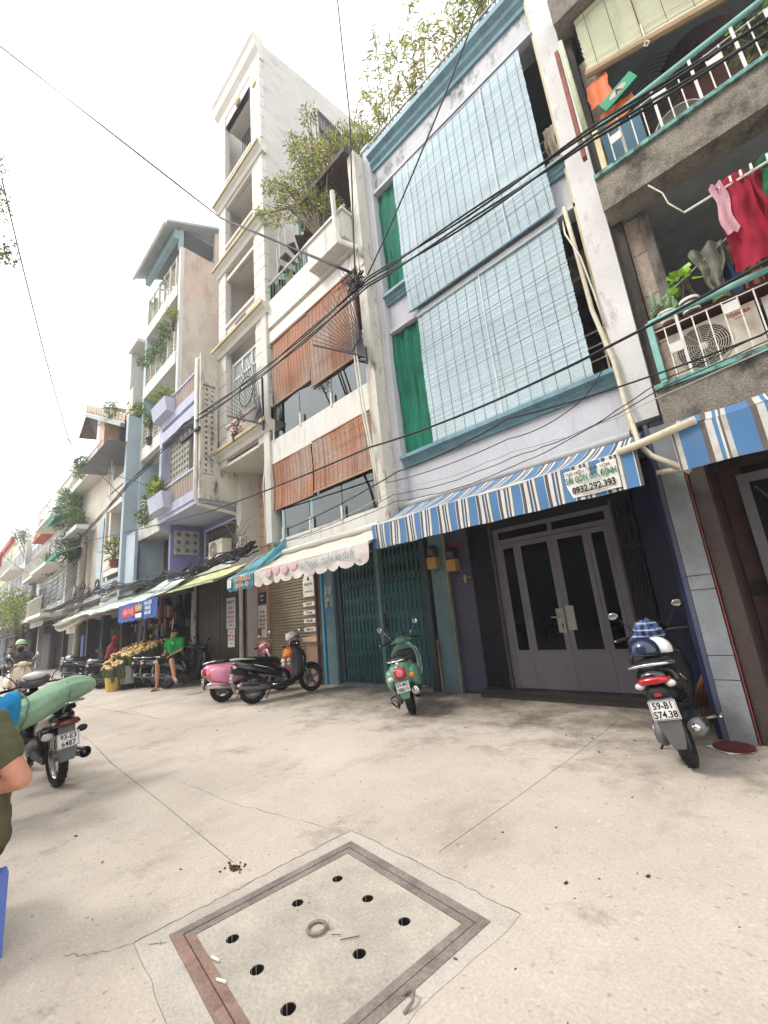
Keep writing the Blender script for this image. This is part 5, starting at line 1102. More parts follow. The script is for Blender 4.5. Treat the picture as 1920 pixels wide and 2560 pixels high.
        B('silencer', MB().tube([(-.38, -.15, .33), (-.36, -.15, .33), (.1, -.15, .28), (.45, -.13, .22)], [.05, .052, .045, .02], 14), blackp)
        B('silencer_tip', MB().lathe([(.052, -.40), (.056, -.385), (.052, -.37), (.035, -.37), (.034, -.395)], (0, -.15, .33), 16, 'x', cap=False), alloy)
    # tail
    if style == 'modern':
        B('tail_light', MB().loft([(-.425, .06, .715, .755), (-.40, .11, .705, .765), (-.34, .13, .70, .765)], 14), tail); B('lower_reflector', MB().obox(Matrix.Translation((-.41, 0, .635)), .015, .05, .025), redl, False)
        B('tail_underside', MB().loft([(-.40, .06, .60, .69), (-.3, .09, .56, .69), (-.1, .1, .52, .64)], 12), blackm)
        B('mudguard', MB().rings([[(-.40, -.085, .60), (-.40, .085, .60), (-.385, .085, .60), (-.385, -.085, .60)], [(-.405, -.08, .42), (-.405, .08, .42), (-.39, .08, .42), (-.39, -.08, .42)], [(-.36, -.055, .27), (-.36, .055, .27), (-.345, .055, .27), (-.345, -.055, .27)], [(-.34, -.035, .22), (-.34, .035, .22), (-.325, .035, .22), (-.325, -.035, .22)]]), fender or greyp, False)
        plate(t, -.415, .52, .10, l1, l2)
        B('grab_rail', MB().tube([(.02, -.165, .80), (-.2, -.17, .83), (-.36, -.13, .85), (-.40, 0, .855), (-.36, .13, .85), (-.2, .17, .83), (.02, .165, .80)], .013, 8), rackm)
    elif style == 'cub':
        B('tail_light', MB().loft([(-.43, .06, .64, .685), (-.40, .11, .63, .695), (-.33, .12, .635, .70)], 14), mat('dark_red_lens', '#5c1014', .25, .05, obj=True, coat=.5))
        B('mudguard', MB().rings([[(-.36, -.07, .66), (-.36, .07, .66), (-.34, .07, .66), (-.34, -.07, .66)], [(-.40, -.075, .42), (-.40, .075, .42), (-.385, .075, .42), (-.385, -.075, .42)], [(-.38, -.06, .30), (-.38, .06, .30), (-.365, .06, .30), (-.365, -.06, .30)]]), greyp, False)
        plate(t, -.41, .50, .08, l1, l2)
        rk = B('rear_rack', MB().tube([(.1, -.14, .84), (-.42, -.13, .86), (-.46, 0, .86), (-.42, .13, .86), (.1, .14, .84)], .011, 7), chrome)
        for x_ in (-.38, -.25, -.12, 0): part('rack_bar', MB().cyl((x_, -.135, .855), (x_, .135, .855), .008, n=6), chrome, rk)
    else:
        B('tail_light', MB().loft([(-.395, .07, .57, .67), (-.375, .085, .545, .695), (-.33, .09, .54, .70)], 16, 4), tail); part('lens_window', MB().ball((-.393, 0, .625), (.012, .052, .048), 12, 7), pinkl, t, smooth=True)
        B('mudguard', MB().rings([[(-.34, -.07, .5), (-.34, .07, .5), (-.32, .07, .5), (-.32, -.07, .5)], [(-.37, -.07, .34), (-.37, .07, .34), (-.355, .07, .34), (-.355, -.07, .34)], [(-.36, -.05, .28), (-.36, .05, .28), (-.345, .05, .28), (-.345, -.05, .28)]]), blackm if style == 'pink' else paint, False)
        plate(t, -.385, .44, .08, l1, l2)
        B('grab_rail', MB().tube([(0, -.15, .79), (-.2, -.165, .80), (-.33, -.11, .79), (-.36, 0, .785), (-.33, .11, .79), (-.2, .165, .80), (0, .15, .79)], .012, 8), rackm)
        if style == 'vespa': B('rear_badge', MB().ball((-.36, 0, .745), (.02, .03, .03), 10, 6), chrome)
    B('side_stand', MB().tube([(.42, .10, .24), (.36, .25, .04), (.39, .27, .03)], .010, 6), blackm)
    B('foot_peg', MB().cyl((.30, -.15, .27), (.32, -.27, .28), .013, n=8), alloy)
    if style == 'modern' and detail:
        B('foot_peg_end', MB().loft([(.28, .01, .27, .29, -.30), (.36, .03, .265, .295, -.30), (.42, .005, .27, .29, -.30)], 8), chrome)
        B('side_trim', MB().tube([(.0, -.166, .70), (.3, -.17, .60), (.5, -.15, .48)], .007, 6), chrome)
    if style == 'pink': B('seat_badge', text_mb('VESPA'[:0] or '·····', .03, frameM((-.02, -.268, .50), (1, 0, 0), (0, 0, 1)), .001), ink, False) if 0 else None
    return t
vgreen = mat('sage_green_paint', '#5f9078', .25, .06, 3, 0, obj=True, coat=.5, stain=.15, scol='#7d8b7c', sscale=(4, 4, 4))
pinkp = mat('pink_paint', '#e08ba6', .3, .05, 3, 0, obj=True, coat=.4)
creamp = mat('cream_paint', '#d8c9ae', .3, .05, 3, 0, obj=True, coat=.4)
s_right = scooter('black scooter with grey rear mudguard and plate 59-B1 574.38 outside the grey doors', (-.88, 4.45, 0), 97, 9, 'modern', l1='59-B1', l2='574.38')
s_green = scooter('sage green rounded scooter seen from behind, plate 59-M2 08819, by the teal gate', (-4.32, 4.97, 0), 126, 10, 'vespa', vgreen, l1='59-M2', l2='08819')
s_black = scooter('black scooter with white-rimmed tail and helmet on its handlebar, in front of the pink one', (-7.89, 4.45, 0), 82, 8, 'modern', trim=blackp, l1='59-C1', l2='482.16', rackm=mat('silver_rail', '#bdbab2', .4, .05, metal=.3, obj=True))
s_pink = scooter('pink rounded scooter with black seat standing behind the black scooter', (-8.84, 4.3, 0), 80, 8, 'pink', pinkp, l1='59-X3', l2='201.47')
s_left = scooter('black underbone motorbike with a green sack across its rack, plate 93-E3 6487', (-6.04, 1.11, 0), 184, 4, 'cub', l1='93-E3', l2='6487', name='motorbike', cat='motorbike')
G_ = 'scooters parked along the houses'
s1 = scooter('dark grey scooter on which the man in the green shirt sits', (-12.90, 4.66, 0), 38, 8, 'modern', trim=greyp, group=G_, l1='59-S2', l2='118.73')
R78 = (Matrix.Rotation(radians(76), 4, 'Z') @ Matrix.Rotation(radians(-8), 4, 'X')).to_euler()
s2 = copy_tree(s1, (-13.55, 4.62, 0), rot=R78, label='black scooter just left of the one the seated man is on')
s3 = copy_tree(s1, (-14.1, 4.55, 0), rot=R78, label='black scooter nearest the flower buckets, its white plate showing')
s4 = scooter('black scooter with a glowing red tail, left of the flowers', (-16.0, 3.85, 0), 75, 8, 'modern', group=G_, l1='59-T1', l2='903.52')
s5 = copy_tree(s4, (-17.0, 4.1, 0), label='dark scooter with long grey mudguard, beyond the red-tailed one'); 
s6 = copy_tree(s4, (-20.3, 3.95, 0), label='black scooter standing alone in the lane near the utility pole', rot=(Matrix.Rotation(radians(60), 4, 'Z') @ Matrix.Rotation(radians(-6), 4, 'X')).to_euler())
s7 = scooter('cream rounded scooter ridden toward the camera by the helmeted rider', (-17.3, 1.95, 0), 2, 0, 'cream', creamp, name='motor_scooter', l1='59-D1', l2='330.05')
s8 = copy_tree(s4, (-28, 2.8, 0), label='distant dark scooter being ridden up the lane behind the cream one', rot=(0, 0, .1))
s9 = copy_tree(s4, (-23.4, 4.5, 0), label='scooter parked farthest up the lane under the dark awnings')

# ---------------------------------------------------------------- things on the scooters
def helmet(loc, label, m1, m2, rotz=0., rx=0., s_=1.):
    t = thing('helmet', label, 'helmet', loc, rot=(rx, 0, rotz), local=True); t.scale = (s_, s_, s_)
    sh_ = []
    for j in range(9):
        a = pi/2*j/8; sh_.append((.125*cos(a)+.0, .115*sin(a)))
    part('shell', MB().lathe([(.118, -.03), (.126, -.028)]+sh_, (0, 0, .03), 24), m1, t, smooth=True)
    part('visor_peak', MB().grid(lambda u, v: ((.11+.07*v)*cos((u-.5)*2), (.11+.07*v)*sin((u-.5)*2), .02-.02*v+.0), 12, 3), m2, t, smooth=True)
    part('rim_band', torus((0, 0, 0), .121, .008, 24, 6), blackm, t).rotation_euler = (pi/2, 0, 0); part('ear_pad', MB().loft([(-.05, .015, -.07, .0, .115), (.0, .02, -.085, .0, .118), (.05, .015, -.07, .0, .115)], 10), blackm, t, smooth=True)
    return t
def onbike(b, p):
    h = b.rotation_euler.to_matrix(); return tuple(Vector(b.location)+h @ Vector(p))
wh_gl = mat('white_gloss', '#dcdcd8', .2, .03, 4, 0, obj=True, coat=.5); navy_gl = mat('navy_gloss', '#1d2a44', .2, .03, 4, 0, obj=True, coat=.6)
helmet(onbike(s_right, (.0, .03, .90)), 'navy blue half helmet with white side resting on the right scooter seat', navy_gl, navy_gl, 1.9)
helmet(onbike(s_right, (.18, -.06, .88)), 'white half helmet beside the navy one on the right scooter seat', wh_gl, wh_gl, 1.2, s_=.92)
helmet(onbike(s_black, (.92, -.02, 1.12)), 'white helmet with black rim hanging on the handlebar of the black scooter', wh_gl, blackm, -.6, rx=.5, s_=1.05)
check = bpy.data.materials.new('blue_check'); check.use_nodes = True
def _chk(m):
    t = m.node_tree; b = t.nodes['Principled BSDF']; A = t.nodes.new; K = t.links.new; tc = A('ShaderNodeTexCoord')
    w1 = A('ShaderNodeTexWave'); w1.inputs['Scale'].default_value = 5; w1.bands_direction = 'X'; w2 = A('ShaderNodeTexWave'); w2.inputs['Scale'].default_value = 5; w2.bands_direction = 'Z'
    r1 = A('ShaderNodeValToRGB'); r1.color_ramp.elements[0].position = .42; r1.color_ramp.elements[1].position = .5; r1.color_ramp.elements[0].color = (*lin('#141f44'), 1); r1.color_ramp.elements[1].color = (*lin('#4a5f8c'), 1)
    r2 = A('ShaderNodeValToRGB'); r2.color_ramp.elements[0].position = .84; r2.color_ramp.elements[1].position = .9; r2.color_ramp.elements[1].color = (*lin('#9aa0ac'), 1); r2.color_ramp.elements[0].color = (0, 0, 0, 1)
    x = A('ShaderNodeMixRGB'); x.blend_type = 'SCREEN'; x.inputs[0].default_value = 1
    K(tc.outputs['Object'], w1.inputs[0]); K(tc.outputs['Object'], w2.inputs[0]); K(w1.outputs[0], r1.inputs[0]); K(w2.outputs[0], r2.inputs[0]); K(r1.outputs[0], x.inputs[1]); K(r2.outputs[0], x.inputs[2]); K(x.outputs[0], b.inputs['Base Color']); b.inputs['Roughness'].default_value = .85
_chk(check)
def cloth_lump(c, rad, seed, k=.25, n=26, kk=16):
    mb = MB(); rs = []
    for j in range(kk+1):
        t = -pi/2+pi*(j+.05)/(kk+.1); ring = []
        for i in range(n):
            a = 2*pi*i/n; d = Vector((cos(t)*cos(a), cos(t)*sin(a), sin(t)))
            q = 1+k*noise.noise(d*2.2+Vector((seed, 0, 0)))+k*.6*noise.noise(d*5+Vector((0, seed, 0)))
            ring.append((c[0]+rad[0]*d.x*q, c[1]+rad[1]*d.y*q, c[2]+rad[2]*d.z*q))
        rs.append(ring)
    return mb.rings(rs)
c = onbike(s_right, (.80, .05, .98)); solo('checked_jacket', cloth_lump(c, (.13, .16, .14), 3, .7), check, 'blue and white checked jacket bundled over the handlebar of the right scooter', 'jacket', smooth=True)
# orange knit bag with plush charms on the black scooter
ob_m = mat('orange_knit', '#d9782c', .9, .2, 40, .4, 60, obj=True); tt = onbike(s_black, (.70, -.19, .80))
bg_ = thing('handbag', 'orange knitted bag with plush charms hanging on the black scooter handlebar', 'bag', tt)
part('pouch', cloth_lump(tt, (.12, .08, .11), 7, .35), ob_m, bg_, smooth=True)
for s_ in (-.05, .05): part('strap', MB().tube([(tt[0]+s_, tt[1], tt[2]+.08), (tt[0]+s_*.7+.02, tt[1]+.02, tt[2]+.2), (tt[0]+.05, tt[1]+.04, tt[2]+.28)], .009, 6), mat('strap_orange', '#d98a4e', .8, obj=True), bg_, smooth=True)
part('plush_charm', MB().ball((tt[0]-.08, tt[1]-.06, tt[2]-.13), .05, 12, 8).ball((tt[0]-.05, tt[1]-.08, tt[2]-.2), .04, 10, 7), mat('plush_white', '#dcd3c6', .95, obj=True), bg_, smooth=True)
part('plush_charm', MB().ball((tt[0]+.12, tt[1]-.05, tt[2]-.11), .045, 12, 8).ball((tt[0]+.13, tt[1]-.06, tt[2]-.18), .035, 10, 7), mat('plush_grey', '#a99d92', .95, obj=True), bg_, smooth=True)
# green sack across the rack of the left motorbike
gs = mat('green_sack', '#86a488', .8, .12, 3, .3, 30, obj=False, stain=.2, scol='#8fb391', sscale=(3, 3, 3))
sk = thing('sack', 'pale green cloth sack tied across the rear rack of the left motorbike', 'sack', (-5.72, 1.0, .86))
rs = []; NS = 44
for i in range(NS+1):
    u = i/NS; y_ = .50+.84*u; zc = .79+.20*u; rr = .168*(sin(pi*min(1, u*1.0+.001))**.42)*(1-.20*u)+.008
    zc -= .03*sin(pi*u*2)
    ring = []
    for k in range(44):
        a = 2*pi*k/44; q = 1+.06*sin(a*11+u*3)*(1.1-sin(pi*u))+.10*noise.noise(Vector((cos(a)*2, sin(a)*2, u*4)))+.05*noise.noise(Vector((cos(a)*6, sin(a)*6, u*5)))
        ring.append((-5.60-.14*u+rr*1.15*cos(a)*q, y_, zc+rr*.95*sin(a)*q+.02*sin(pi*u)))
    rs.append(ring)
part('bag', MB().rings(rs), gs, sk, smooth=True)
for yy in (.72, 1.05): part('tie', MB().tube([(-5.60-.14*(yy-.5)/.84+.195*cos(a*pi/10), yy+.02*sin(a), .79+(yy-.5)*.24+.165*sin(a*pi/10)) for a in range(21)], .006, 5), mat('tie_green', '#557e60', .8), sk, smooth=True)
part('knot', cloth_lump((-5.60, .47, .78), (.05, .07, .04), 5, .6), gs, sk, smooth=True)
solo('yellow_bag', cloth_lump((-6.1, .74, .66), (.06, .08, .05), 9, .6), mat('yellow_plastic', '#d9c81f', .4, .08), 'bright yellow plastic bag hanging under the green sack', 'plastic bag', smooth=True)
solo('blue_bag', cloth_lump((-6.2, .62, .55), (.08, .08, .12), 12, .4), mat('blue_plastic', '#27488a', .5, .08), 'dark blue bag hanging left of the yellow one', 'bag', smooth=True)
# ================================================================ people
def caps(a, b, ra, rb, n=16, k=4):
    """tapered capsule between two joints"""
    a = Vector(a); b = Vector(b); d = (b-a); L = d.length; d.normalize(); sd = d.orthogonal().normalized(); u = d.cross(sd); rs = []
    def ring(c, r): return [c+(sd*cos(2*pi*i/n)+u*sin(2*pi*i/n))*r for i in range(n)]
    for j in range(k): t = pi/2*(j+.15)/k; rs.append(ring(a-d*ra*cos(t), ra*sin(t)))
    rs.append(ring(a, ra)); rs.append(ring(b, rb))
    for j in range(k-1, -1, -1): t = pi/2*(j+.15)/k; rs.append(ring(b+d*rb*cos(t), rb*sin(t)))
    return MB().rings(rs)
def remesh(mb, vox=.012, smooth=3):
    """fuse overlapping volumes into one continuous skin"""
    me = mb.mesh('tmp'); o = bpy.data.objects.new('tmp', me); COL.objects.link(o)
    m = o.modifiers.new('r', 'REMESH'); m.mode = 'VOXEL'; m.voxel_size = vox
    s = o.modifiers.new('s', 'SMOOTH'); s.factor = .6; s.iterations = smooth
    bpy.context.view_layer.update()
    ev = bpy.data.meshes.new_from_object(o.evaluated_get(bpy.context.evaluated_depsgraph_get()))
    r = MB(); r._a([tuple(v.co) for v in ev.vertices], [list(p.vertices) for p in ev.polygons])
    bpy.data.objects.remove(o); bpy.data.meshes.remove(ev); return r
skin_m = mat('skin', '#b98363', .55, .08, 8, .05, 60, obj=False, sss=.15); skin_p = mat('skin_pink', '#c98e74', .55, .10, 6, .06, 70, sss=.15)
hair_m = mat('hair_black', '#0f0d0d', .6, .1)
def head_mb(c, f, s_=1.0):
    """head with nose, brow, ears and jaw; c centre, f facing direction (horizontal)"""
    f = Vector(f).normalized(); l = Vector((0, 0, 1)).cross(f); c = Vector(c); m = MB()
    P = lambda a, b, z_: c+(f*a+l*b+Vector((0, 0, z_)))*s_
    m.add(MB().ball((0, 0, 0), (.078*s_, .078*s_, .095*s_), 18, 12), Matrix.Translation(P(-.01, 0, .02)))
    m.add(MB().ball((0, 0, 0), (.058*s_, .058*s_, .07*s_), 16, 10), Matrix.Translation(P(.025, 0, -.045)))
    m.add(caps(P(.085, 0, .01), P(.103, 0, -.018), .008*s_, .014*s_)); m.add(caps(P(.072, -.035, .022), P(.072, .035, .022), .011*s_, .011*s_))
    m.add(caps(P(.078, -.018, -.052), P(.078, .018, -.052), .011*s_, .011*s_)); m.add(caps(P(.06, 0, -.085), P(.068, 0, -.085), .022*s_, .02*s_))
    for k in (-1, 1): m.add(caps(P(-.01, k*.080, .012), P(-.005, k*.080, -.02), .016*s_, .011*s_))
    m.add(caps(P(-.02, 0, -.07), P(-.03, 0, -.17), .05*s_, .055*s_))
    return m, P
def hand_mb(w_, d, up, curl=.5, s_=1., side=1):
    """palm and five unequal bent fingers; w_ wrist, d pointing direction, up back-of-hand"""
    d = Vector(d).normalized(); up = Vector(up); up = (up-d*up.dot(d)).normalized(); l = d.cross(up)*side; w_ = Vector(w_); m = MB()
    for k in (-1, -.33, .33, 1): m.add(caps(w_+l*k*.016*s_, w_+d*.075*s_+l*k*.027*s_, .014*s_, .012*s_, 10))
    for k, L in ((-1, .062), (-.33, .078), (.33, .082), (1, .072)):
        b = w_+d*.078*s_+l*k*.028*s_; a1 = curl*.7; a2 = curl*1.7
        k1 = b+(d*cos(a1)-up*sin(a1))*L*.45*s_; k2 = k1+(d*cos(a2)-up*sin(a2))*L*.35*s_; k3 = k2+(d*cos(a2+curl)-up*sin(a2+curl))*L*.25*s_
        m.add(caps(b, k1, .0095*s_, .009*s_, 8)); m.add(caps(k1, k2, .009*s_, .008*s_, 8)); m.add(caps(k2, k3, .008*s_, .007*s_, 8))
    b = w_+d*.02*s_+l*.022*s_; k1 = b+(d*.5+l*.8-up*.2).normalized()*.04*s_; k2 = k1+(d*.8+l*.3-up*.4).normalized()*.03*s_
    m.add(caps(b, k1, .013*s_, .011*s_, 8)); m.add(caps(k1, k2, .011*s_, .009*s_, 8)); return m
def hair_cap(P, s_=1., m=None, t=None, back=.0):
    mb = MB(); c = P(-.018, 0, .035)
    rs = []
    for j in range(8):
        a = -.15+(pi/2+.15)*j/7.; rs.append([tuple(c+Vector((.090*s_*cos(a)*cos(2*pi*i/18), .090*s_*cos(a)*sin(2*pi*i/18), .092*s_*sin(a)+.008*noise.noise(Vector((i, j*2, 0)))))) for i in range(18)])
    return MB().rings(rs)
def person(label, base, J, cloth, head_f, hands=None, hair=True, vox=.012, extra=None, hs_=1., sm=3):
    """J: joint dict; cloth: list of (name, [(a, b, ra, rb)...], material)"""
    t = thing('person', label, 'person', base)
    hm, P = head_mb(J['head'], head_f, hs_); body = hm
    for a, b, ra, rb in J['bones']: body.add(caps(a, b, ra, rb))
    for h in (hands or []): body.add(h)
    part('body', remesh(body, vox, sm), J.get('skin', skin_m), t, smooth=True)
    for nm, segs, m in cloth:
        q = MB()
        for a, b, ra, rb in segs: q.add(caps(a, b, ra, rb))
        q = remesh(q, vox*1.1, 3); c0 = Vector(segs[0][0])
        for i_, p in enumerate(q.v):      # soft folds in the cloth
            p = Vector(p); d_ = (p-c0); d_.z *= .3
            if d_.length > 1e-4: d_.normalize()
            w_ = .010*noise.noise(Vector((p.x*7, p.y*7, p.z*16)))+.007*noise.noise(Vector((p.x*19, p.y*19, p.z*26)))-.006*abs(noise.noise(Vector((p.x*11+p.z*9, p.y*11, p.z*5))))
            q.v[i_] = tuple(p+d_*w_)
        part(nm, q, m, t, smooth=True)
    if hair: part('hair', hair_cap(P, hs_), hair_m, t, smooth=True)
    f = Vector(head_f).normalized(); l = Vector((0, 0, 1)).cross(f)
    for k in (-1, 1): part('eye', MB().ball(tuple(P(.066, k*.03, .008)), .0105*hs_, 8, 6), mat('eye_dark', '#1d1512', .2), t, smooth=True)
    part('eyebrow', MB().tube([P(.082, -.045, .03), P(.087, -.03, .034), P(.086, -.015, .031)], .004, 5).tube([P(.082, .045, .03), P(.087, .03, .034), P(.086, .015, .031)], .004, 5), hair_m, t)
    part('mouth', MB().tube([P(.083, -.02, -.052), P(.09, 0, -.053), P(.083, .02, -.052)], .0035, 5), mat('lip', '#8a4438', .5), t)
    return t, P
V = Vector
# ---- man in a green polo sitting sideways on the grey scooter
o = V((-12.70, 4.80, 0)); fr_ = V((.42, -.9, 0)).normalized(); lf = V((0, 0, 1)).cross(fr_)      # facing the street, a little toward the camera
Q = lambda a, b, z_: o+fr_*a+lf*b+V((0, 0, z_))
hips = Q(0, 0, .86); chest = Q(.03, 0, 1.17); neck = Q(.04, 0, 1.30); hd = Q(.07, .0, 1.45)
shR, shL = Q(.03, -.22, 1.25), Q(.03, .22, 1.25); elR, elL = Q(.0, -.33, 1.0), Q(.10, .31, 1.0); wrR, wrL = Q(.06, -.36, .80), Q(.30, .12, .88)
kR, kL = Q(.36, -.24, .72), Q(.38, .26, .74); aR, aL = Q(.32, -.28, .12), Q(.44, .42, .32)
J = dict(head=hd, bones=[(Q(-.0, 0, .9), chest, .12, .13), (chest, neck, .12, .06), (shR, elR, .05, .04), (elR, wrR, .038, .027), (shL, elL, .05, .04), (elL, wrL, .038, .027),
     (Q(0, -.08, .86), kR, .10, .07), (kR, aR, .066, .04), (aR, aR+V((0, 0, -.05)), .036, .036), (aR+V((0, 0, -.04)), aR+fr_*.16+V((0, 0, -.075)), .035, .028), (Q(0, .08, .86), kL, .10, .07), (kL, aL, .066, .04), (aL, aL+fr_*.05+lf*.13+V((0, 0, -.08)), .034, .028)])
polo = mat('green_polo', '#0f8a3c', .85, .10, 7, .15, 30); shorts = mat('black_shorts', '#111114', .85, .1)
t, Pm = person('young man in a bright green polo shirt and black shorts seated sideways on a scooter', tuple(Q(0, 0, 0)), J,
    [('polo_shirt', [(Q(0, 0, .84), chest, .15, .165), (Q(0, -.09, .84), Q(.02, -.14, 1.18), .12, .11), (Q(0, .09, .84), Q(.02, .14, 1.18), .12, .11), (chest, Q(.035, 0, 1.29), .135, .07), (Q(.03, -.10, 1.23), shR, .08, .068), (shR, shR.lerp(elR, .62), .082, .08), (Q(.03, .10, 1.23), shL, .08, .068), (shL, shL.lerp(elL, .62), .082, .08)], polo),
     ('shorts', [(Q(-.01, -.07, .86), Q(0, .07, .86), .13, .13), (Q(0, -.08, .86), Q(0, -.08, .86).lerp(kR, .85), .13, .10), (Q(0, .08, .86), Q(0, .08, .86).lerp(kL, .82), .13, .10)], shorts)],
    fr_*1.0+lf*.0+V((.25, 0, 0)), [hand_mb(wrR, V((.1, 0, -.9)), fr_, .5, 1, 1), hand_mb(wrL, (fr_*.6-lf*.6+V((0, 0, -.4))), V((0, 0, 1)), .9, 1, -1)])
part('shirt_badge', MB().ball(tuple(chest+fr_*.145+lf*.07+V((0, 0, .02))), (.03, .012, .03), 10, 6), white_p, t, smooth=True)
part('collar', MB().tube([Q(.10, -.05, 1.27), Q(.02, -.085, 1.315), Q(-.04, 0, 1.33), Q(.02, .085, 1.315), Q(.10, .05, 1.27)], .014, 6), polo, t, smooth=True)
part('cigarette', MB().cyl(tuple(wrL+fr_*.10-lf*.1), tuple(wrL+fr_*.14-lf*.17+V((0, 0, .05))), .005), white_p, t)
for a_, d_ in ((aR, fr_), (aL, (fr_*.4+lf*.9))):
    ft = a_+d_.normalized()*.06+V((0, 0, -.11)) if a_ is aR else a_+d_.normalized()*.07+V((0, 0, -.09)); dd = d_.normalized(); M = frameM(ft, dd, V((0, 0, 1)).cross(dd)) if a_ is aR else frameM(ft, (dd+V((0, 0, -.5))).normalized(), V((0, 0, 1)).cross(dd))
    sd = part('sandal', MB().add(MB().loft([(-.13, .035, -.012, .012), (-.05, .04, -.012, .012), (.06, .047, -.012, .012), (.13, .03, -.012, .012)], 12), M), mat('sandal_grey', '#6f6d6a', .7), t)
    part('sandal_strap', MB().add(MB().tube([(.03, -.045, .0), (.05, 0, .055), (.03, .045, .0)], .012, 6), M), MATS['sandal_grey'], sd)
# ---- rider on the cream scooter, facing the camera
o = V((-17.0, 1.95, 0)); fr_ = V((1, 0.02, 0)).normalized(); lf = V((0, 0, 1)).cross(fr_)
hips = Q(0, 0, .88); chest = Q(.06, 0, 1.20); hd = Q(.12, 0, 1.50)
shR, shL = Q(.06, -.20, 1.30), Q(.06, .20, 1.30); elR, elL = Q(.18, -.34, 1.08), Q(.18, .34, 1.08); wrR, wrL = Q(.50, -.33, 1.02), Q(.50, .33, 1.02)
kR, kL = Q(.42, -.16, .82), Q(.42, .16, .82); aR, aL = Q(.50, -.14, .36), Q(.50, .14, .36)
jack = mat('grey_jacket', '#4d4b4d', .85, .1); pantm = mat('brown_trousers', '#8b7258', .85, .1)
J = dict(head=hd, bones=[(hips, chest, .12, .13), (chest, Q(.08, 0, 1.36), .1, .06), (shR, elR, .045, .04), (elR, wrR, .04, .028), (shL, elL, .045, .04), (elL, wrL, .04, .028), (hips, kR, .08, .06), (kR, aR, .05, .035), (hips, kL, .08, .06), (kL, aL, .05, .035)])
t, Pm = person('rider in a pale green half helmet, sunglasses and grey jacket on the cream scooter', tuple(o), J,
    [('jacket', [(hips, chest, .14, .17), (Q(.05, -.1, .95), Q(.06, -.12, 1.25), .1, .11), (Q(.05, .1, .95), Q(.06, .12, 1.25), .1, .11), (chest, Q(.07, 0, 1.34), .14, .08), (shR, elR, .075, .062), (elR, wrR, .058, .045), (shL, elL, .075, .062), (elL, wrL, .058, .045)], jack),
     ('trousers', [(hips, kR, .12, .08), (kR, aR, .075, .055), (hips, kL, .12, .08), (kL, aL, .075, .055)], pantm),
     ('shoes', [(aR+V((-.03, 0, -.06)), aR+V((.15, 0, -.07)), .045, .04), (aL+V((-.03, 0, -.06)), aL+V((.15, 0, -.07)), .045, .04)], shorts)],
    fr_, [hand_mb(wrR, fr_, V((0, 0, 1)), 1.0), hand_mb(wrL, fr_, V((0, 0, 1)), 1.0, 1, -1)], vox=.016)
part('sunglasses', MB().ball(tuple(Pm(.085, -.03, .012)), (.012, .026, .018), 8, 6).ball(tuple(Pm(.085, .03, .012)), (.012, .026, .018), 8, 6).cyl(Pm(.09, -.01, .015), Pm(.09, .01, .015), .004), mat('lens_pale', '#d8c9a8', .2), t, smooth=True)
part('scarf', remesh(MB().add(caps(Pm(.045, 0, -.06), Pm(0, 0, -.12), .062, .075)), .016), shorts, t, smooth=True)
helmet(tuple(Pm(-.005, 0, .055)), 'pale green half helmet worn by the rider on the cream scooter', mat('pale_green_gloss', '#a9cf9c', .25, .05, coat=.5), mat('peak_green', '#9cc290', .3), 0)
def simple_person(label, o_, ff, top, topm, bot, seat_z=.82, lean_=0., hood=None, vox=.02, hs_=1., hair=True):
    global o, fr_, lf
    o = V(o_); fr_ = V(ff).normalized(); lf = V((0, 0, 1)).cross(fr_)
    h = Q(0, 0, seat_z); c_ = Q(.08+lean_, 0, seat_z+.33*hs_); hd_ = Q(.14+lean_*1.5, 0, seat_z+.62*hs_)
    sR, sL = Q(.08+lean_, -.18*hs_, seat_z+.42*hs_), Q(.08+lean_, .18*hs_, seat_z+.42*hs_); eR, eL = Q(.2+lean_, -.24, seat_z+.2), Q(.2+lean_, .24, seat_z+.2); wR, wL = Q(.45+lean_, -.2, seat_z+.17), Q(.45+lean_, .2, seat_z+.17)
    K1, K2 = Q(.40, -.14, seat_z-.03), Q(.40, .14, seat_z-.03); A1, A2 = Q(.42, -.14, max(.1, seat_z-.45)), Q(.42, .14, max(.1, seat_z-.45))
    J = dict(head=hd_, bones=[(h, c_, .11*hs_, .12*hs_), (c_, Q(.1+lean_, 0, seat_z+.48*hs_), .1*hs_, .05), (sR, eR, .045, .038), (eR, wR, .036, .027), (sL, eL, .045, .038), (eL, wL, .036, .027), (h, K1, .08, .06), (K1, A1, .05, .035), (h, K2, .08, .06), (K2, A2, .05, .035)])
    return person(label, tuple(o), J, [(top, [(h, c_, .135*hs_, .155*hs_), (c_, Q(.09+lean_, 0, seat_z+.47*hs_), .14*hs_, .07), (sR, eR, .07, .06), (eR, wR, .055, .045), (sL, eL, .07, .06), (eL, wL, .055, .045)], topm),
        ('trousers', [(h, K1, .115, .08), (K1, A1, .07, .055), (h, K2, .115, .08), (K2, A2, .07, .055)], bot)]+([('hood', [(hd_+V((0, 0, .02)), hd_+V((0, 0, -.04)), .105, .10)], hood)] if hood else []),
        fr_, [hand_mb(wR, fr_, V((0, 0, 1)), .8), hand_mb(wL, fr_, V((0, 0, 1)), .8, 1, -1)], vox=vox, hair=hair and not hood, hs_=hs_)
dred = mat('dark_red_coat', '#7a1f2b', .9, .1); dkt = mat('dark_trousers', '#1c1a1e', .9, .1)
simple_person('person in a dark red hooded jacket sitting on the red-tailed scooter, back to the street', (-16.25, 4.1, 0), (.3, .95, 0), 'jacket', dred, dkt, .84, hood=dred)
simple_person('distant rider in a blue-grey shirt on the scooter behind the cream one', (-27.7, 2.8, 0), (1, 0, 0), 'shirt', mat('slate_shirt', '#5a6478', .9), dkt, .84)
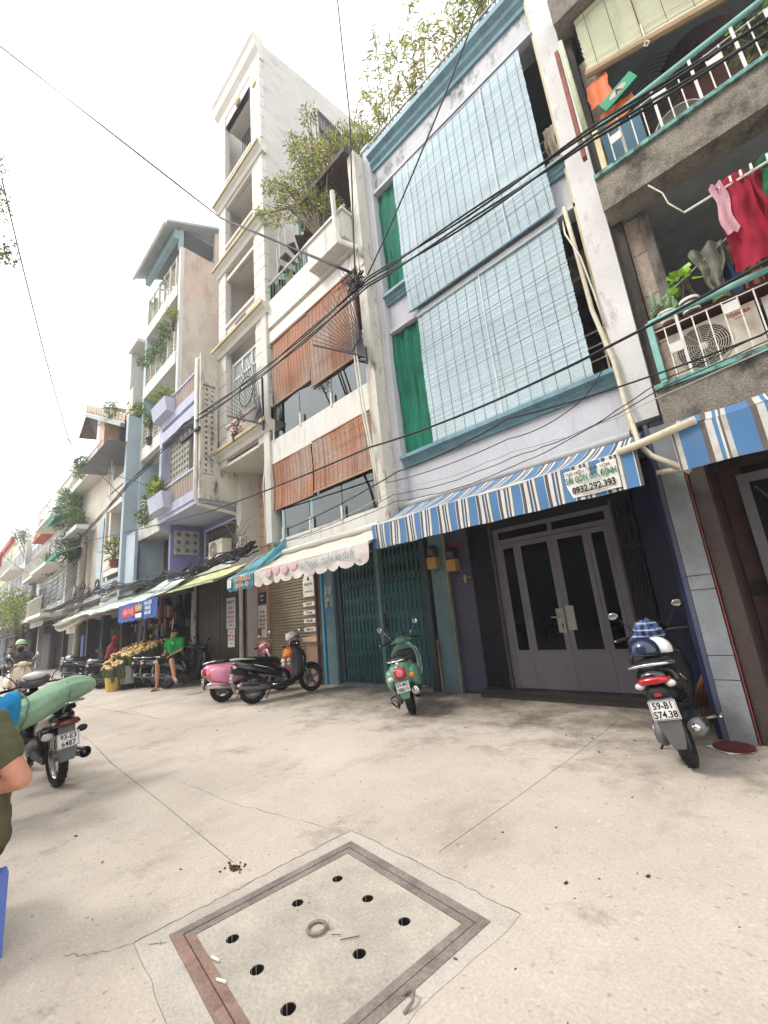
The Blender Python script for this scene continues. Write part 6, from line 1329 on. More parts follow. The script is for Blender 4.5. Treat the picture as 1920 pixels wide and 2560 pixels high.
t, Pk = simple_person('child in a bright blue t-shirt, dark hair, at the left edge behind the motorbike', (-5.02, .44, 0), (-1, -.35, 0), 'tshirt', mat('bright_blue_shirt', '#1f8fc4', .85, .08, 8, .1), mat('blue_trousers', '#3c4f96', .9), .62, hs_=.95, vox=.014)
# ---- seated person in olive at the left edge, seen from behind; only the arm and flank reach into the picture
o = V((-3.32, .10, 0)); fr_ = V((-.80, .60, 0)).normalized(); lf = V((0, 0, 1)).cross(fr_)
olive = mat('olive_shirt', '#5a583c', .9, .14, 9, .3, 16, obj=False); olive_d = mat('olive_trousers', '#39402f', .9, .14, 9, .3, 16)
h = V((-3.36, .27, .50)); c_ = V((-3.34, .20, .90)); sR = V((-3.22, .28, 1.05)); eR = V((-3.14, .42, .78)); wR = V((-3.42, .20, .72))
J = dict(head=V((-3.35, .05, 1.33)), skin=skin_p, bones=[(h, c_, .14, .15), (c_, V((-3.28, .06, 1.15)), .14, .07), (sR, eR, .065, .052), (eR, wR, .052, .034), (V((-3.30, -.1, .5)), V((-3.7, .1, .5)), .1, .08), (h, V((-3.75, .3, .5)), .1, .08), (V((-3.75, .3, .5)), V((-3.78, .3, .08)), .06, .045), (V((-3.7, .1, .5)), V((-3.72, .08, .08)), .06, .045)])
t, _ = person('person in an olive t-shirt seated at the left edge, bare elbow raised toward the lane', (-3.3, .1, 0), J,
    [('tshirt', [(h, c_, .17, .18), (V((-3.30, .29, .52)), V((-3.26, .24, .95)), .13, .12), (c_, V((-3.27, .07, 1.13)), .17, .08), (sR, sR.lerp(eR, .50), .095, .083)], olive), ('trousers', [(V((-3.32, .26, .47)), V((-3.3, .0, .47)), .15, .16), (h, V((-3.72, .3, .5)), .13, .10), (V((-3.3, -.1, .5)), V((-3.7, .1, .5)), .13, .1)], olive_d)],
    V((-.9, .4, 0)), [hand_mb(wR, V((-.8, -.5, .1)), V((0, 0, 1)), .4, 1)], vox=.011)
# blue plastic stool under that person
bl = mat('blue_plastic_stool', '#5a70b8', .4, .06, 6, .03)
st = thing('plastic_stool', 'periwinkle blue plastic stool under the olive-clad person', 'stool', (-3.40, .18, 0))
part('seat', MB().box(-3.60, -3.20, -.02, .38, .36, .40), bl, st)
for sx_ in (-1, 1):
    for sy_ in (-1, 1): part('leg', MB().rings([[(-3.40+sx_*.19-.045, .18+sy_*.19-.045, .36), (-3.40+sx_*.19+.045, .18+sy_*.19-.045, .36), (-3.40+sx_*.19+.045, .18+sy_*.19+.045, .36), (-3.40+sx_*.19-.045, .18+sy_*.19+.045, .36)], [(-3.40+sx_*.21-.03, .18+sy_*.21-.03, 0), (-3.40+sx_*.21+.03, .18+sy_*.21-.03, 0), (-3.40+sx_*.21+.03, .18+sy_*.21+.03, 0), (-3.40+sx_*.21-.03, .18+sy_*.21+.03, 0)]]), bl, st)
for a_ in ((-3.61, -3.19, -.03, .01), (-3.61, -3.19, .35, .39), (-3.23, -3.19, .01, .35), (-3.61, -3.57, .01, .35)): part('apron', MB().box(*a_, .24, .355), bl, st)
# ================================================================ plants
def leafmat(name, c1, c2): return translucent(mat(name, c1, .6, .25, 9, 0, 30, col2=c2, mix2=5, fine=.15), .45, 2.0)
lf_olive = leafmat('leaf_olive', '#6f7a38', '#454f25'); lf_yel = leafmat('leaf_yellowgreen', '#9a9a3c', '#69752c'); lf_green = leafmat('leaf_green', '#45612c', '#2f4723'); lf_brown = leafmat('leaf_brownish', '#7d7448', '#a38a4e'); lf_dark = leafmat('leaf_dark', '#2b3d22', '#3f5a2c')
bark = mat('bark', '#5d4f3d', .9, .2, 9, .3); terr = mat('pot_terracotta', '#7a4b3a', .8, .2, 8, .1); potd = mat('pot_dark', '#3a3534', .7, .2, 8, .1)
def leaf(mb, c, d, L, W, droop=.3):
    d = Vector(d).normalized(); s_ = d.cross(Vector((RN.uniform(-1, 1), RN.uniform(-1, 1), RN.uniform(-1, 1))))
    if s_.length < .05: s_ = d.orthogonal()
    s_.normalize(); c = Vector(c); m_ = c+d*L*.5+Vector((0, 0, -droop*L*.15)); e = c+d*L+Vector((0, 0, -droop*L*.6))
    mb._a([c, m_+s_*W/2, e, m_-s_*W/2, ], [(0, 1, 2, 3)])
def bush(label, base, blobs, n, L, W, mats, pot=None, stems=6, cat='plant', name='potted_plant', up=.3, trunk_r=.012, group=None, cluster=1, droop=.5):
    t = thing(name, label, cat, base, group); bx, by, bz = base
    cr = MB(); K = len(mats); tw = MB()
    tot = sum(b[3]**2 for b in blobs)
    for (x, y, z, r) in blobs:
        k = int(n*r*r/tot/cluster)
        for _ in range(k):
            v = Vector((RN.gauss(0, 1), RN.gauss(0, 1), RN.gauss(0, 1))).normalized()*r*(RN.random()**.45); p = Vector((x, y, z))+Vector((v.x, v.y*.8, v.z))
            if noise.noise(p*3.1/max(r, .3)) < -.12: continue
            for q in range(cluster):
                cr.mi(RN.randrange(K)); d = (v.normalized()*.6+Vector((RN.uniform(-1, 1), RN.uniform(-1, 1), RN.uniform(-.6, 1)+up)))
                leaf(cr, p, d, L*RN.uniform(.6, 1.2), W*RN.uniform(.7, 1.2), droop)
        for _ in range(max(1, stems//len(blobs))):
            e = Vector((x+RN.uniform(-.7, .7)*r, y+RN.uniform(-.5, .5)*r, z+RN.uniform(.1, .8)*r)); a = Vector((bx+RN.uniform(-.08, .08), by+RN.uniform(-.05, .05), bz+.02)); m_ = a.lerp(e, .5)+Vector((0, 0, .15*(e-a).length))
            tw.tube([a, m_, e], [trunk_r, trunk_r*.7, trunk_r*.3], 5)
            for f_ in range(3): tw.tube([m_.lerp(e, f_/3), m_.lerp(e, f_/3)+Vector((RN.uniform(-.3, .3), RN.uniform(-.2, .2), RN.uniform(.05, .4)))*r], [trunk_r*.5, trunk_r*.2], 4)
    part('crown', cr, mats, t, kind='stuff'); part('trunk', tw, bark, t)
    if pot: part('pot', MB().lathe([(pot*.7, -pot*1.5), (pot*.72, -pot*1.5), (pot, 0), (pot*1.08, 0), (pot*1.08, .03), (pot*.9, .03), (pot*.88, -.02), (0, -.02)], (bx, by, bz), 14), RN.choice([terr, potd]), t, auto=True)
    return t
bush('large bushy tree in the terrace planter of the white house', (-5.7, 5.1, 9.6), [(-6.6, 5.2, 11.7, .62), (-6.1, 5.2, 12.4, .60), (-7.2, 5.1, 12.5, .38), (-7.8, 5.1, 13.1, .22), (-5.6, 5.2, 11.6, .62), (-6.0, 5.2, 10.9, .5), (-6.5, 5.1, 13.2, .34), (-5.3, 5.3, 12.1, .5), (-7.4, 5.0, 11.7, .30), (-5.5, 5.2, 10.4, .35), (-8.0, 5.0, 12.3, .2), (-5.9, 5.1, 13.6, .25)], 10500, .105, .034, [lf_olive, lf_yel, lf_green, lf_brown], stems=40, cat='tree', name='terrace_tree', trunk_r=.025)
bush('yellow-green bush on the terrace right of the bushy tree', (-5.0, 5.7, 11.5), [(-4.95, 5.7, 12.3, .42), (-5.25, 5.8, 12.75, .3), (-4.6, 5.7, 12.0, .3), (-5.2, 5.6, 12.0, .3)], 2200, .15, .022, [lf_yel, lf_olive], pot=.2, cat='bush', name='bush', up=.6)
def reed_tree(label, base, tips, mats, L=.22, W=.035, n=16, nm='roof_shrub'):
    t = thing(nm, label, 'shrub', base); st = MB(); cr = MB()
    for tp in tips:
        a = Vector(base)+Vector((RN.uniform(-.15, .15), RN.uniform(-.1, .1), 0)); e = Vector(tp); m_ = a.lerp(e, .55)+Vector((RN.uniform(-.1, .1), 0, .25*(e-a).length*.4))
        P_ = [a.lerp(m_, i/4).lerp(m_.lerp(e, i/4), i/4) for i in range(5)]; st.tube(P_, [.014, .012, .010, .007, .004], 5)
        for k in range(7):
            u = .35+.65*k/6; q = P_[min(3, int(u*4))].lerp(P_[min(4, int(u*4)+1)], u*4-int(u*4)) if u < 1 else e
            if k < 6:
                tw_ = q+Vector((RN.uniform(-.3, .3), RN.uniform(-.25, .25), RN.uniform(.0, .3))); st.tube([q, tw_], [.005, .003], 4)
            else: tw_ = q
            for c_ in (q, tw_, q.lerp(tw_, .6)):
                for _ in range(n//3):
                    cr.mi(RN.randrange(len(mats))); leaf(cr, c_+Vector((RN.uniform(-.04, .04), RN.uniform(-.04, .04), RN.uniform(-.04, .04))), (RN.uniform(-1, 1), RN.uniform(-.8, .8), RN.uniform(-.3, .9)), L*RN.uniform(.5, 1.1), W, .7)
    part('stem', st, bark, t); part('crown', cr, mats, t, kind='stuff'); part('pot', MB().lathe([(.14, -.32), (.2, 0), (.22, 0), (.22, .03), (.18, .03), (0, -.01)], base, 12), terr, t, auto=True)
reed_tree('tall thin-leaved shrub on the roof behind the blue cornice, leftmost', (-4.35, 6.1, 11.4), [(-4.9, 6, 14.2), (-4.6, 6, 15.0), (-4.3, 6, 15.3), (-4.0, 6, 14.3), (-4.6, 6.2, 13.6), (-5.1, 6, 13.7), (-3.9, 6.2, 13.4)], [lf_brown, lf_olive, lf_yel])
reed_tree('second thin-leaved shrub on the blue house roof', (-3.4, 6.1, 11.4), [(-3.9, 6, 14.6), (-3.5, 6, 14.0), (-3.2, 6, 14.9), (-3.0, 6, 13.6), (-3.6, 6.2, 13.1)], [lf_brown, lf_yel, lf_olive])
reed_tree('third thin-leaved shrub on the blue house roof', (-2.5, 6.1, 11.4), [(-2.9, 6, 13.7), (-2.6, 6, 13.3), (-2.2, 6, 13.9), (-2.0, 6, 13.2)], [lf_brown, lf_yel, lf_olive])
reed_tree('thin-leaved shrub nearest the top edge of the photo on the blue house roof', (-1.7, 6.1, 11.4), [(-2.1, 6, 14.0), (-1.9, 6, 13.3), (-1.5, 6, 13.4), (-1.6, 6, 14.3), (-1.3, 6, 13)], [lf_olive, lf_yel])
for i, (x, lab) in enumerate(((-4.1, 'leftmost'), (-3.1, 'middle'), (-2.1, 'rightmost'))):
    bush('low yellow-green pot plant behind the roof rail of the blue house, '+lab, (x, 5.85, 11.3), [(x, 5.85, 11.65, .26), (x+.35, 5.85, 11.6, .22)], 700, .11, .035, [lf_yel, lf_olive], pot=.13)
# potted plants on balconies
sm = [lf_green, lf_olive]
bush('spiky green plant in the lower planter of the lavender house', (-13.4, 4.45, 5.6), [(-13.5, 4.45, 5.85, .28)], 500, .35, .025, [lf_yel, lf_green], up=1.2)
bush('feathery green plant in the upper planter of the lavender house', (-13.4, 4.45, 8.75), [(-13.6, 4.45, 9.0, .30), (-13.1, 4.45, 8.95, .22)], 700, .25, .02, [lf_yel, lf_green], up=1.0)
bush('leafy vine on the first floor railing beside the lavender house', (-15.0, 4.9, 5.4), [(-15.2, 4.85, 6.0, .35), (-14.6, 4.85, 6.4, .35), (-14.4, 4.85, 5.8, .3), (-16.0, 4.85, 5.6, .35)], 1500, .12, .05, sm)
bush('bushy plants over the third balcony of the peach-walled house', (-15, 4.95, 11.3), [(-14.6, 4.9, 12.4, .38), (-15.2, 4.85, 12.0, .35), (-16.0, 4.85, 12.1, .3), (-16.8, 4.8, 12.2, .25)], 1700, .13, .045, sm)
bush('small fern on the upper balcony of the peach-walled house', (-14.0, 4.95, 12.1), [(-14.0, 4.9, 12.7, .3)], 500, .22, .025, [lf_yel, lf_green], up=1)
bush('plants on the top terrace of the peach-walled house', (-15.4, 5.2, 14.1), [(-15.2, 5.1, 15.0, .3), (-16.3, 5.1, 14.8, .25)], 700, .12, .04, sm)
bush('green pot plant on the second balcony of the peach-walled house', (-16.0, 4.95, 8.6), [(-15.9, 4.9, 9.3, .28)], 500, .12, .05, sm, pot=.15)
bush('sago palm standing on the ledge of the pale blue-grey house', (-18.3, 4.6, 4.35), [(-18.3, 4.6, 4.75, .32)], 260, .5, .045, [lf_green, lf_yel], pot=.18, up=.7)
bush('trailing plant on the top balcony left of the peach-walled house', (-19.8, 4.7, 11.4), [(-20.3, 4.65, 11.6, .4), (-20.4, 4.65, 11.0, .3)], 900, .13, .045, sm)
bush('plants over the top of the pale blue-grey fin wall', (-17.5, 5.0, 10.1), [(-17.7, 4.9, 10.4, .35), (-17.1, 4.9, 10.3, .25)], 800, .14, .05, [lf_yel, lf_green])
for i, (x, z, r, lab) in enumerate(((-23.6, 9.7, .6, 'green shrubs on the terrace below the slanting tiled roof'), (-26.4, 8.7, .8, 'grey-green creeper at the corner of the brown stone house'), (-24.5, 7.3, .6, 'white-flowered shrub on the middle balcony of the brown stone house'), (-25.8, 6.0, .8, 'yellow-green creeper hanging beside the far green awnings'), (-28.6, 8.3, .7, 'plants crowding the topmost far curved balcony'), (-30.5, 6.0, .7, 'plants on the lower far curved balcony'), (-43.5, 10.1, .9, 'green tuft of plants on the far roof terrace'))):
    bush(lab, (x, 4.6, z-.6), [(x, 4.4, z, r), (x+r, 4.4, z-.2, r*.6), (x-r*.5, 4.3, z+.4, r*.5)], 1500, .16, .06, [lf_green, lf_olive, lf_dark], stems=10)
bush('street tree with yellow-green crown under the far houses', (-36, 3.9, 0), [(-36, 3.9, 3.9, 1.3), (-34.3, 3.9, 3.4, .9), (-38.5, 3.6, 4.3, 1.2), (-41, 3.5, 3.6, 1.2), (-33, 4.0, 3.9, .8)], 7000, .17, .08, [lf_yel, lf_olive, lf_green], cat='tree', name='street_tree', trunk_r=.10, stems=14)
bush('second street tree, darker, farther up the lane', (-48, 3.2, 0), [(-48, 3.2, 4.2, 1.6), (-52, 3.0, 3.4, 1.6), (-58, 2.5, 4.0, 2.0)], 5000, .22, .11, [lf_dark, lf_olive, lf_brown], cat='tree', name='street_tree', trunk_r=.12, stems=10)
bush('end of a tree branch reaching in at the upper left edge', (-16.5, -9.0, 0), [(-12, -.25, 13.3, .42), (-12, .0, 12.2, .40), (-12, .30, 10.9, .32), (-12, -.3, 12.6, .4)], 1300, .12, .05, [lf_dark, lf_olive], cat='tree', name='overhanging_tree', trunk_r=.10, stems=6)

# ================================================================ ground floors at the left: shop fronts, awnings, flower stall
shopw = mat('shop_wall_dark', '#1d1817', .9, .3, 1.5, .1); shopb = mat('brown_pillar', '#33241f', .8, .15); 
mat('grey_pillar_far', '#4c5058', .8); lr = thing('shop_row', 'row of dim open shop fronts under the awnings at the left', 'shops', (-24, 5.6, 0))
P = lambda n, mb, m, **k: part(n, mb, m, lr, **k)
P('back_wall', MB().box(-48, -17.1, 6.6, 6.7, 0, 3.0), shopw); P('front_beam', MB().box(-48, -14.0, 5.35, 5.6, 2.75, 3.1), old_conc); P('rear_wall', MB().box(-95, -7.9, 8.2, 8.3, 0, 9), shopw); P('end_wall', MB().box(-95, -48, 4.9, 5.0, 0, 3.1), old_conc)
for i_ in range(9): P('far_shutter', MB().box(-92+i_*4.8, -89+i_*4.8, 4.86, 4.9, 0, 2.4), MATS['brown_pillar'] if i_ % 2 else MATS['grey_pillar_far'])
P('ceiling', MB().box(-48, -14, 5.5, 6.6, 2.9, 2.95), shopw)
for x, w_, m in ((-17.4, .35, mat('grey_pillar', '#33343e', .8)), (-19.6, .3, shopb), (-22.4, .35, MATS['grey_pillar']), (-25.0, .3, shopb), (-30.4, .5, shopb), (-33.8, .5, shopb), (-38.4, .4, white_wall), (-43.5, .4, shopb)): P('pillar', MB().box(x-w_/2, x+w_/2, 5.3, 5.6, 0, 2.8), m)
P('panel_door', MB().box(-29.9, -27.2, 5.5, 5.56, 0, 2.1), mat('pale_panel', '#6d665e', .7)); P('panel_door', MB().box(-37.8, -34.6, 5.5, 5.56, 0, 2.2), MATS['pale_panel']); P('blue_door', MB().box(-27.1, -26.2, 5.45, 5.52, 0, 1.75), mat('blue_door', '#2a3f86', .6))
P('dark_roof', MB().prism('x', [(3.7, 2.15), (3.7, 2.2), (5.4, 2.9), (5.4, 2.85)], -52, -34.2), mat('dark_canvas', '#2a2b33', .7, .2))
for i, (xa, xb) in enumerate(((-24.6, -22.7), (-22.0, -19.9), (-19.3, -17.7))):
    P('shelf', MB().box(xa, xb, 6.2, 6.55, .9, .94), shopb); P('shelf', MB().box(xa, xb, 6.2, 6.55, 1.6, 1.64), shopb)
goods = [mat('goods_'+c, h, .7) for c, h in (('red', '#5a201c'), ('yellow', '#7a682c'), ('green', '#1f3c28'), ('blue', '#203652'), ('white', '#67645f'), ('orange', '#8a5228'))]
gd = MB()
for i in range(150):
    gd.mi(RN.randrange(6)); x = RN.uniform(-24.5, -14.3); z = RN.choice([.0, .0, .95, 1.65]); s_ = RN.uniform(.1, .28); y_ = RN.uniform(5.9, 6.4); gd.box(x, x+s_, y_, y_+.15, z, z+s_*1.2)
part('stock_on_shelves', gd, goods, lr, kind='stuff')
hg = MB()
for i in range(26):
    hg.mi(RN.randrange(6)); x = RN.uniform(-17.2, -13.9); z = RN.uniform(1.5, 2.6); hg.box(x, x+.2, 5.2, 5.3, z-.35, z)
part('hanging_packets', hg, goods, lr, kind='stuff')
# awnings
gstripe = stripe_mat('green_white_canvas', [(0, '#d8d8d0'), (.45, '#5fa07e'), (.62, '#d8d8d0'), (.8, '#9ab8a6')], .22, 'Y', dirt=.2)
a1_ = awning('long white and green striped canvas awning over the flower stall', -23.6, -12.4, 5.15, 3.16, 3.92, 2.42, .06, gstripe, nseg=50, sag_=.10)
def furl(x0, x1, y, z, m, lab, dz=.45):
    mb = MB().grid(lambda u, v: (x0+(x1-x0)*u, y+.06*sin(v*9+u*5), z-dz*v*(.35+.65*sin(pi*(1-abs(2*u-1)**1.5)*.5))*(1-.5*u)), 24, 10)
    solo('furled_tarp', mb, m, lab, 'tarpaulin', base=((x0+x1)/2, y, z-dz), smooth=True)
tarp = mat('grey_tarp', '#b0a898', .8, .15, 4, .2)
furl(-24.2, -18.2, 3.86, 2.40, mat('brown_tarp', '#8b8277', .8, .2, 3, .2), 'grey-brown tarpaulin sagging in folds below the awning edge', .55)
solo('rolled_tarp', MB().tube([(-20.0, 4.7, 3.0), (-18.8, 4.7, 3.12), (-17, 4.75, 3.16), (-15.6, 4.8, 3.22)], [.10, .16, .17, .12], 10), tarp, 'rolled cream tarpaulin lying on the awning frame', 'tarpaulin', smooth=True)
awning('dark grey canvas awning above the long rail', -31.6, -14.6, 5.3, 3.35, 4.6, 3.12, .12, mat('charcoal_canvas', '#3c3d42', .7, .2, 4), nseg=30)
awning('small pale canvas awning farther left under the cables', -32.7, -28.6, 5.2, 3.1, 4.1, 2.78, .30, mat('pale_canvas', '#8f8b86', .8, .15), nseg=16)
awning('thin yellow-green edged awning over the seated man', -13.1, -9.6, 5.3, 2.98, 4.42, 2.56, .03, mat('yellowgreen_canvas', '#b9bf86', .7, .1, 5, .05, stain=.5, scol='#e3e0d0'), nseg=20)
# blue banner
bn = thing('banner', 'blue banner with red block, yellow and white lettering hanging from the awning', 'banner', (-12.9, 3.82, 1.9))
part('cloth', MB().grid(lambda u, v: (-14.45+3.1*u, 3.82+.03*sin(u*13), 1.90+.47*v-.03*abs(sin(u*pi*6))*(1-v)), 50, 6), mat('banner_blue', '#2f4f96', .7, .1, 5), bn, smooth=True)
part('red_block', MB().grid(lambda u, v: (-14.0+1.15*u, 3.785+.01*sin(u*13), 2.0+.26*v), 10, 3), mat('banner_red', '#b8323f', .7, .15, 8), bn)
F = lambda x, z: frameM((x, 3.775, z), (1, 0, 0), (0, 0, 1))
part('lettering', text_mb('HOA TƯƠI', .17, F(-13.42, 2.13), .001, sx=1.0, bold=.004), mat('banner_pink', '#dfa0a0', .7), bn)
part('lettering', text_mb('BÁN', .24, F(-12.55, 2.18), .001, bold=.006), mat('banner_yellow', '#e0c040', .7), bn)
part('white_block', MB().box(-12.78, -12.32, 3.775, 3.785, 1.94, 2.05), white_p, bn)
part('lettering', text_mb('HOA CƯỚI\nHOA BÓ\nHOA GIỎ', .12, F(-11.85, 2.14), .001, sx=.9, bold=.003), mat('banner_white', '#d9d9e0', .7), bn)
# flower stall
yb = thing('bucket', 'yellow plastic bucket of wrapped flowers at the kerb of the flower stall', 'bucket', (-14.6, 3.80, 0))
part('tub', MB().lathe([(.14, 0), (.15, 0), (.185, .36), (.195, .36), (.195, .38), (.17, .38), (.14, .03), (0, .03)], (-14.6, 3.80, 0), 18), mat('bucket_yellow', '#c9a94e', .5, .08), yb, auto=True)
wb_ = thing('bucket', 'white and black bucket right of the yellow one holding flowers', 'bucket', (-14.75, 4.25, 0))
part('tub', MB().lathe([(.19, 0), (.2, 0), (.22, .5), (.23, .5), (.23, .52), (.2, .52), (.17, .05), (0, .05)], (-14.75, 4.25, .12), 18), mat('bucket_white', '#bcb9b0', .5, .08), wb_, auto=True); part('crate', MB().box(-15.05, -14.45, 4.0, 4.55, 0, .14), blackm, wb_)
fcol = [mat('petal_'+c, h, .6) for c, h in (('yellow', '#e0b32c'), ('orange', '#d98a3c'), ('cream', '#dccfa0'), ('pink', '#cc7d7d'), ('white', '#dcd8cc'))]
def bouquets(lab, base, n, W_, D_, z0, z1, tilt):
    t = thing('flower_display', lab, 'flowers', base); fl = MB(); lv = MB(); wr = MB()
    for i in range(n):
        u = RN.random(); v = RN.random(); x = base[0]+(u-.5)*W_; y = base[1]+(v-.5)*D_; z = z0+(z1-z0)*(.35+.65*v)+RN.uniform(-.05, .05); c = RN.choices([0, 1, 2, 3, 4], [6, 3, 3, 1, 2])[0]
        fl.mi(c); fl.ball((x, y, z), (.045, .045, .032), 6, 4)
        wr.tube([(x, y+.02, z-.04), (x-tilt*.2, y+.1, z-.4)], [.05, .015], 5)
        if i % 2 == 0:
            for _ in range(4): lv.mi(0); leaf(lv, (x, y, z-.08), (RN.uniform(-1, 1), RN.uniform(-1, .5), RN.uniform(-.3, .8)), .13, .03)
    part('blossoms', fl, fcol, t, smooth=True, kind='stuff'); part('leaves', lv, lf_green, t, kind='stuff'); part('paper_wraps', wr, mat('wrap_green', '#5c6a4a', .7, .2), t, kind='stuff'); return t
bouquets('bank of yellow and orange flowers in rows behind the buckets', (-15.4, 4.6, 0), 260, 2.3, 1.0, .75, 1.25, .5)
bouquets('yellow flowers standing in the yellow bucket', (-14.65, 3.8, .35), 60, .6, .4, .55, .78, .3)
bouquets('pale flowers leaning left of the flower bank', (-16.1, 4.1, 0), 70, .9, .5, .55, .95, .5)
bt = MB()
for k in range(6): bt.box(-16.4, -14.3, 4.3+k*.1, 4.38+k*.1, .35+k*.06, .38+k*.06)
solo('display_stand', bt.box(-16.4, -16.35, 4.3, 4.9, 0, .7).box(-14.35, -14.3, 4.3, 4.9, 0, .7), shopb, 'stepped wooden stand under the bank of flowers', 'stand')
solo('broom_bundle', MB().tube([(-13.85, 4.95, 0), (-13.7, 5.1, 1.9)], .014, 6), white_p, 'thin white pole leaning at the dark doorway', 'pole')
# ================================================================ poles, cables, fan guards
def pole_thing(x, y, h, r, lab, lamp=False):
    t = thing('utility_pole', lab, 'utility pole', (x, y, 0)); part('shaft', MB().lathe([(r, 0), (r*.75, h)], (x, y, 0), 14), mat('pole_concrete', '#8f887c', .9, .12, 3, .2, stain=.4, scol='#4c463e'), t, auto=True)
    part('cross_arm', MB().box(x-.7, x+.5, y-.08, y+.08, h-.35, h-.27), old_conc, t); part('cable_coil', MB().tube([(x-.1+.22*cos(a*.7)+.02*sin(a*3), y-.12-.002*a, h-.8+.30*sin(a*.7)) for a in range(60)], .014, 5), black_m, t)
    part('band', MB().lathe([(r*1.0, 0), (r*1.0, .06)], (x, y, h*.6), 12), iron, t); part('junction_box', MB().box(x-.2, x+.2, y-.28, y-.1, h*.55, h*.55+.45), mat('box_grey', '#7f7a72', .6), t)
    if lamp:
        part('lamp_arm', MB().tube([(x, y, h-1.0), (x-.1, y-.2, h+.1), (x-.8, y-.4, h+.35), (x-1.6, y-.5, h+.38)], .03, 8), iron, t); part('lamp_head', MB().box(x-2.3, x-1.5, y-.6, y-.42, h+.30, h+.42), mat('lamp_head_grey', '#5a6064', .4), t)
    return t
pole_thing(-23.9, 4.72, 6.4, .16, 'concrete utility pole hung with cable coils and a street lamp', True)
pole_thing(-36.0, 4.5, 6.5, .17, 'second utility pole farther up the lane')
cab = mat('cable_black', '#141415', .6, .1, 5, 0)
def cable(lab, pts, r, sg=None, group=None, bundle=1, n=12, rnd=0., m=None, spread=.03):
    mb = MB()
    for b in range(bundle):
        P_ = []
        for k, (a, c_) in enumerate(zip(pts, pts[1:])):
            q = sag(a, c_, sg if sg is not None else .1, n, rnd); P_ += q if k == 0 else q[1:]
        if bundle > 1:
            ph = b*2*pi/bundle; P_ = [p+Vector((0, spread*cos(ph+i*.5), spread*sin(ph+i*.5))) for i, p in enumerate(P_)]
        mb.tube(P_, r, 5)
    return solo('cable', mb, m or cab, lab, 'cable', base=tuple(pts[0]), group=group, smooth=True)
Y0 = 4.6
mainA = [(3.5, Y0, 5.85), (-.42, Y0, 6.53), (-4.05, Y0, 7.05), (-7.9, 4.8, 7.25), (-11.75, 4.55, 7.35), (-16.4, 4.4, 6.78), (-23.9, 4.6, 6.35)]
cable('upper strand of the thick twin cable crossing the whole street front', [(a, b, c_+.08) for a, b, c_ in mainA], .015, .04, bundle=2, spread=.02)
cable('lower strand of the thick twin cable crossing the whole street front', [(a, b-.05, c_-.10) for a, b, c_ in mainA], .015, .05, bundle=2, spread=.02)
cable('thick cables running on from the first pole to the second pole', [(-23.9, 4.6, 6.35), (-30, 4.6, 5.6), (-36.0, 4.4, 6.2)], .03, .15, bundle=3, spread=.06)
cable('thick black cable coming down from the upper left to the knot over the orange blinds', [(-16, -2.15, 22.76), (-8.6, 4.11, 11.99), (-4.45, Y0, 7.55)], .016, .0, bundle=2, spread=.018)
cable('thin cable hanging from the top edge beside the roof shrubs', [(-3.60, 4.0, 13.6), (-3.75, 4.2, 10.2), (-4.35, Y0, 7.45)], .014, .02)
cable('thin cable falling diagonally across the upper blue blind', [(-1.25, Y0, 10.15), (-2.6, Y0, 8.6), (-4.05, Y0, 7.2)], .014, .04)
cable('black cable crossing the lower blue blind and balcony railing', [(2.5, Y0, 4.7), (.52, Y0, 4.08), (-1.92, Y0, 3.92), (-4.35, Y0, 4.08), (-10.25, Y0, 4.38), (-23.9, 4.6, 6.1)], .016, .04)
cable('thin cable crossing under the turquoise railing', [(2.5, Y0, 4.2), (.33, Y0, 3.45), (-2.0, Y0, 3.62), (-3.83, Y0, 3.50), (-6.79, Y0, 3.22)], .010, .05)
for i, (a, b) in enumerate(((3.20, 3.70), (3.28, 3.62), (3.36, 3.50))):
    cable('thin slack wire under the old concrete balcony, %s' % ('lowest', 'middle', 'highest')[i], [(2.6, 4.75, a+.55), (-.45, 4.9, a+.15), (-2.2, 5.0, b-.35), (-4.3, 5.0, b-.3), (-7.4, 4.9, 3.10)], .006, .07, rnd=.01, m=cab if i else mat('wire_white', '#b5b0a5', .7))
cable('loose wire drooping over the teal lower cornice', [(-1.0, 5.36, 4.15), (-1.45, 5.3, 3.75), (-2.3, 5.2, 3.62), (-4.5, 5.1, 3.60)], .007, .06)
skyw = [((-20, .77, 12.28), (-15, 3.9, 5.9)), ((-20, 1.0, 9.8), (-13.2, 4.6, 5.75)), ((-40, 0, 14.5), (-29, 4.6, 13.2)), ((-30, 1.73, 11.51), (-26, 4.2, 7.6)), ((-30, 1.8, 10.6), (-36, 4.4, 6.3)), ((-30, 1.9, 9.6), (-36, 4.4, 6.2)), ((-30, 1.97, 8.9), (-36, 4.4, 6.1)), ((-30, 2.1, 7.8), (-23.9, 4.6, 6.2)), ((-30, 2.0, 8.4), (-25, 4, 6.2)), ((-30, 2.2, 6.5), (-36, 4.4, 6.0)), ((-30, 2.3, 5.2), (-24, 4.0, 3.4))]
for i, (a, b) in enumerate(skyw): cable('one of many thin wires fanning across the white sky at the left', [a, b], .011, .25 if i % 3 else .1, group='thin sky wires at the left', n=16)
cable('wire rising steeply to the upper left in front of the sky', [(-26, 4.16, 11.77), (-14, .05, 14.87)], .02, .3, n=10)
for i in range(10): cable('one of the wires spread between the first and second pole', [(-23.9, 4.6, 6.3-.2*i), (-36.0, 4.4, 6.1-.2*i)], .013, .3+.06*i, group='wires between the poles', n=10)
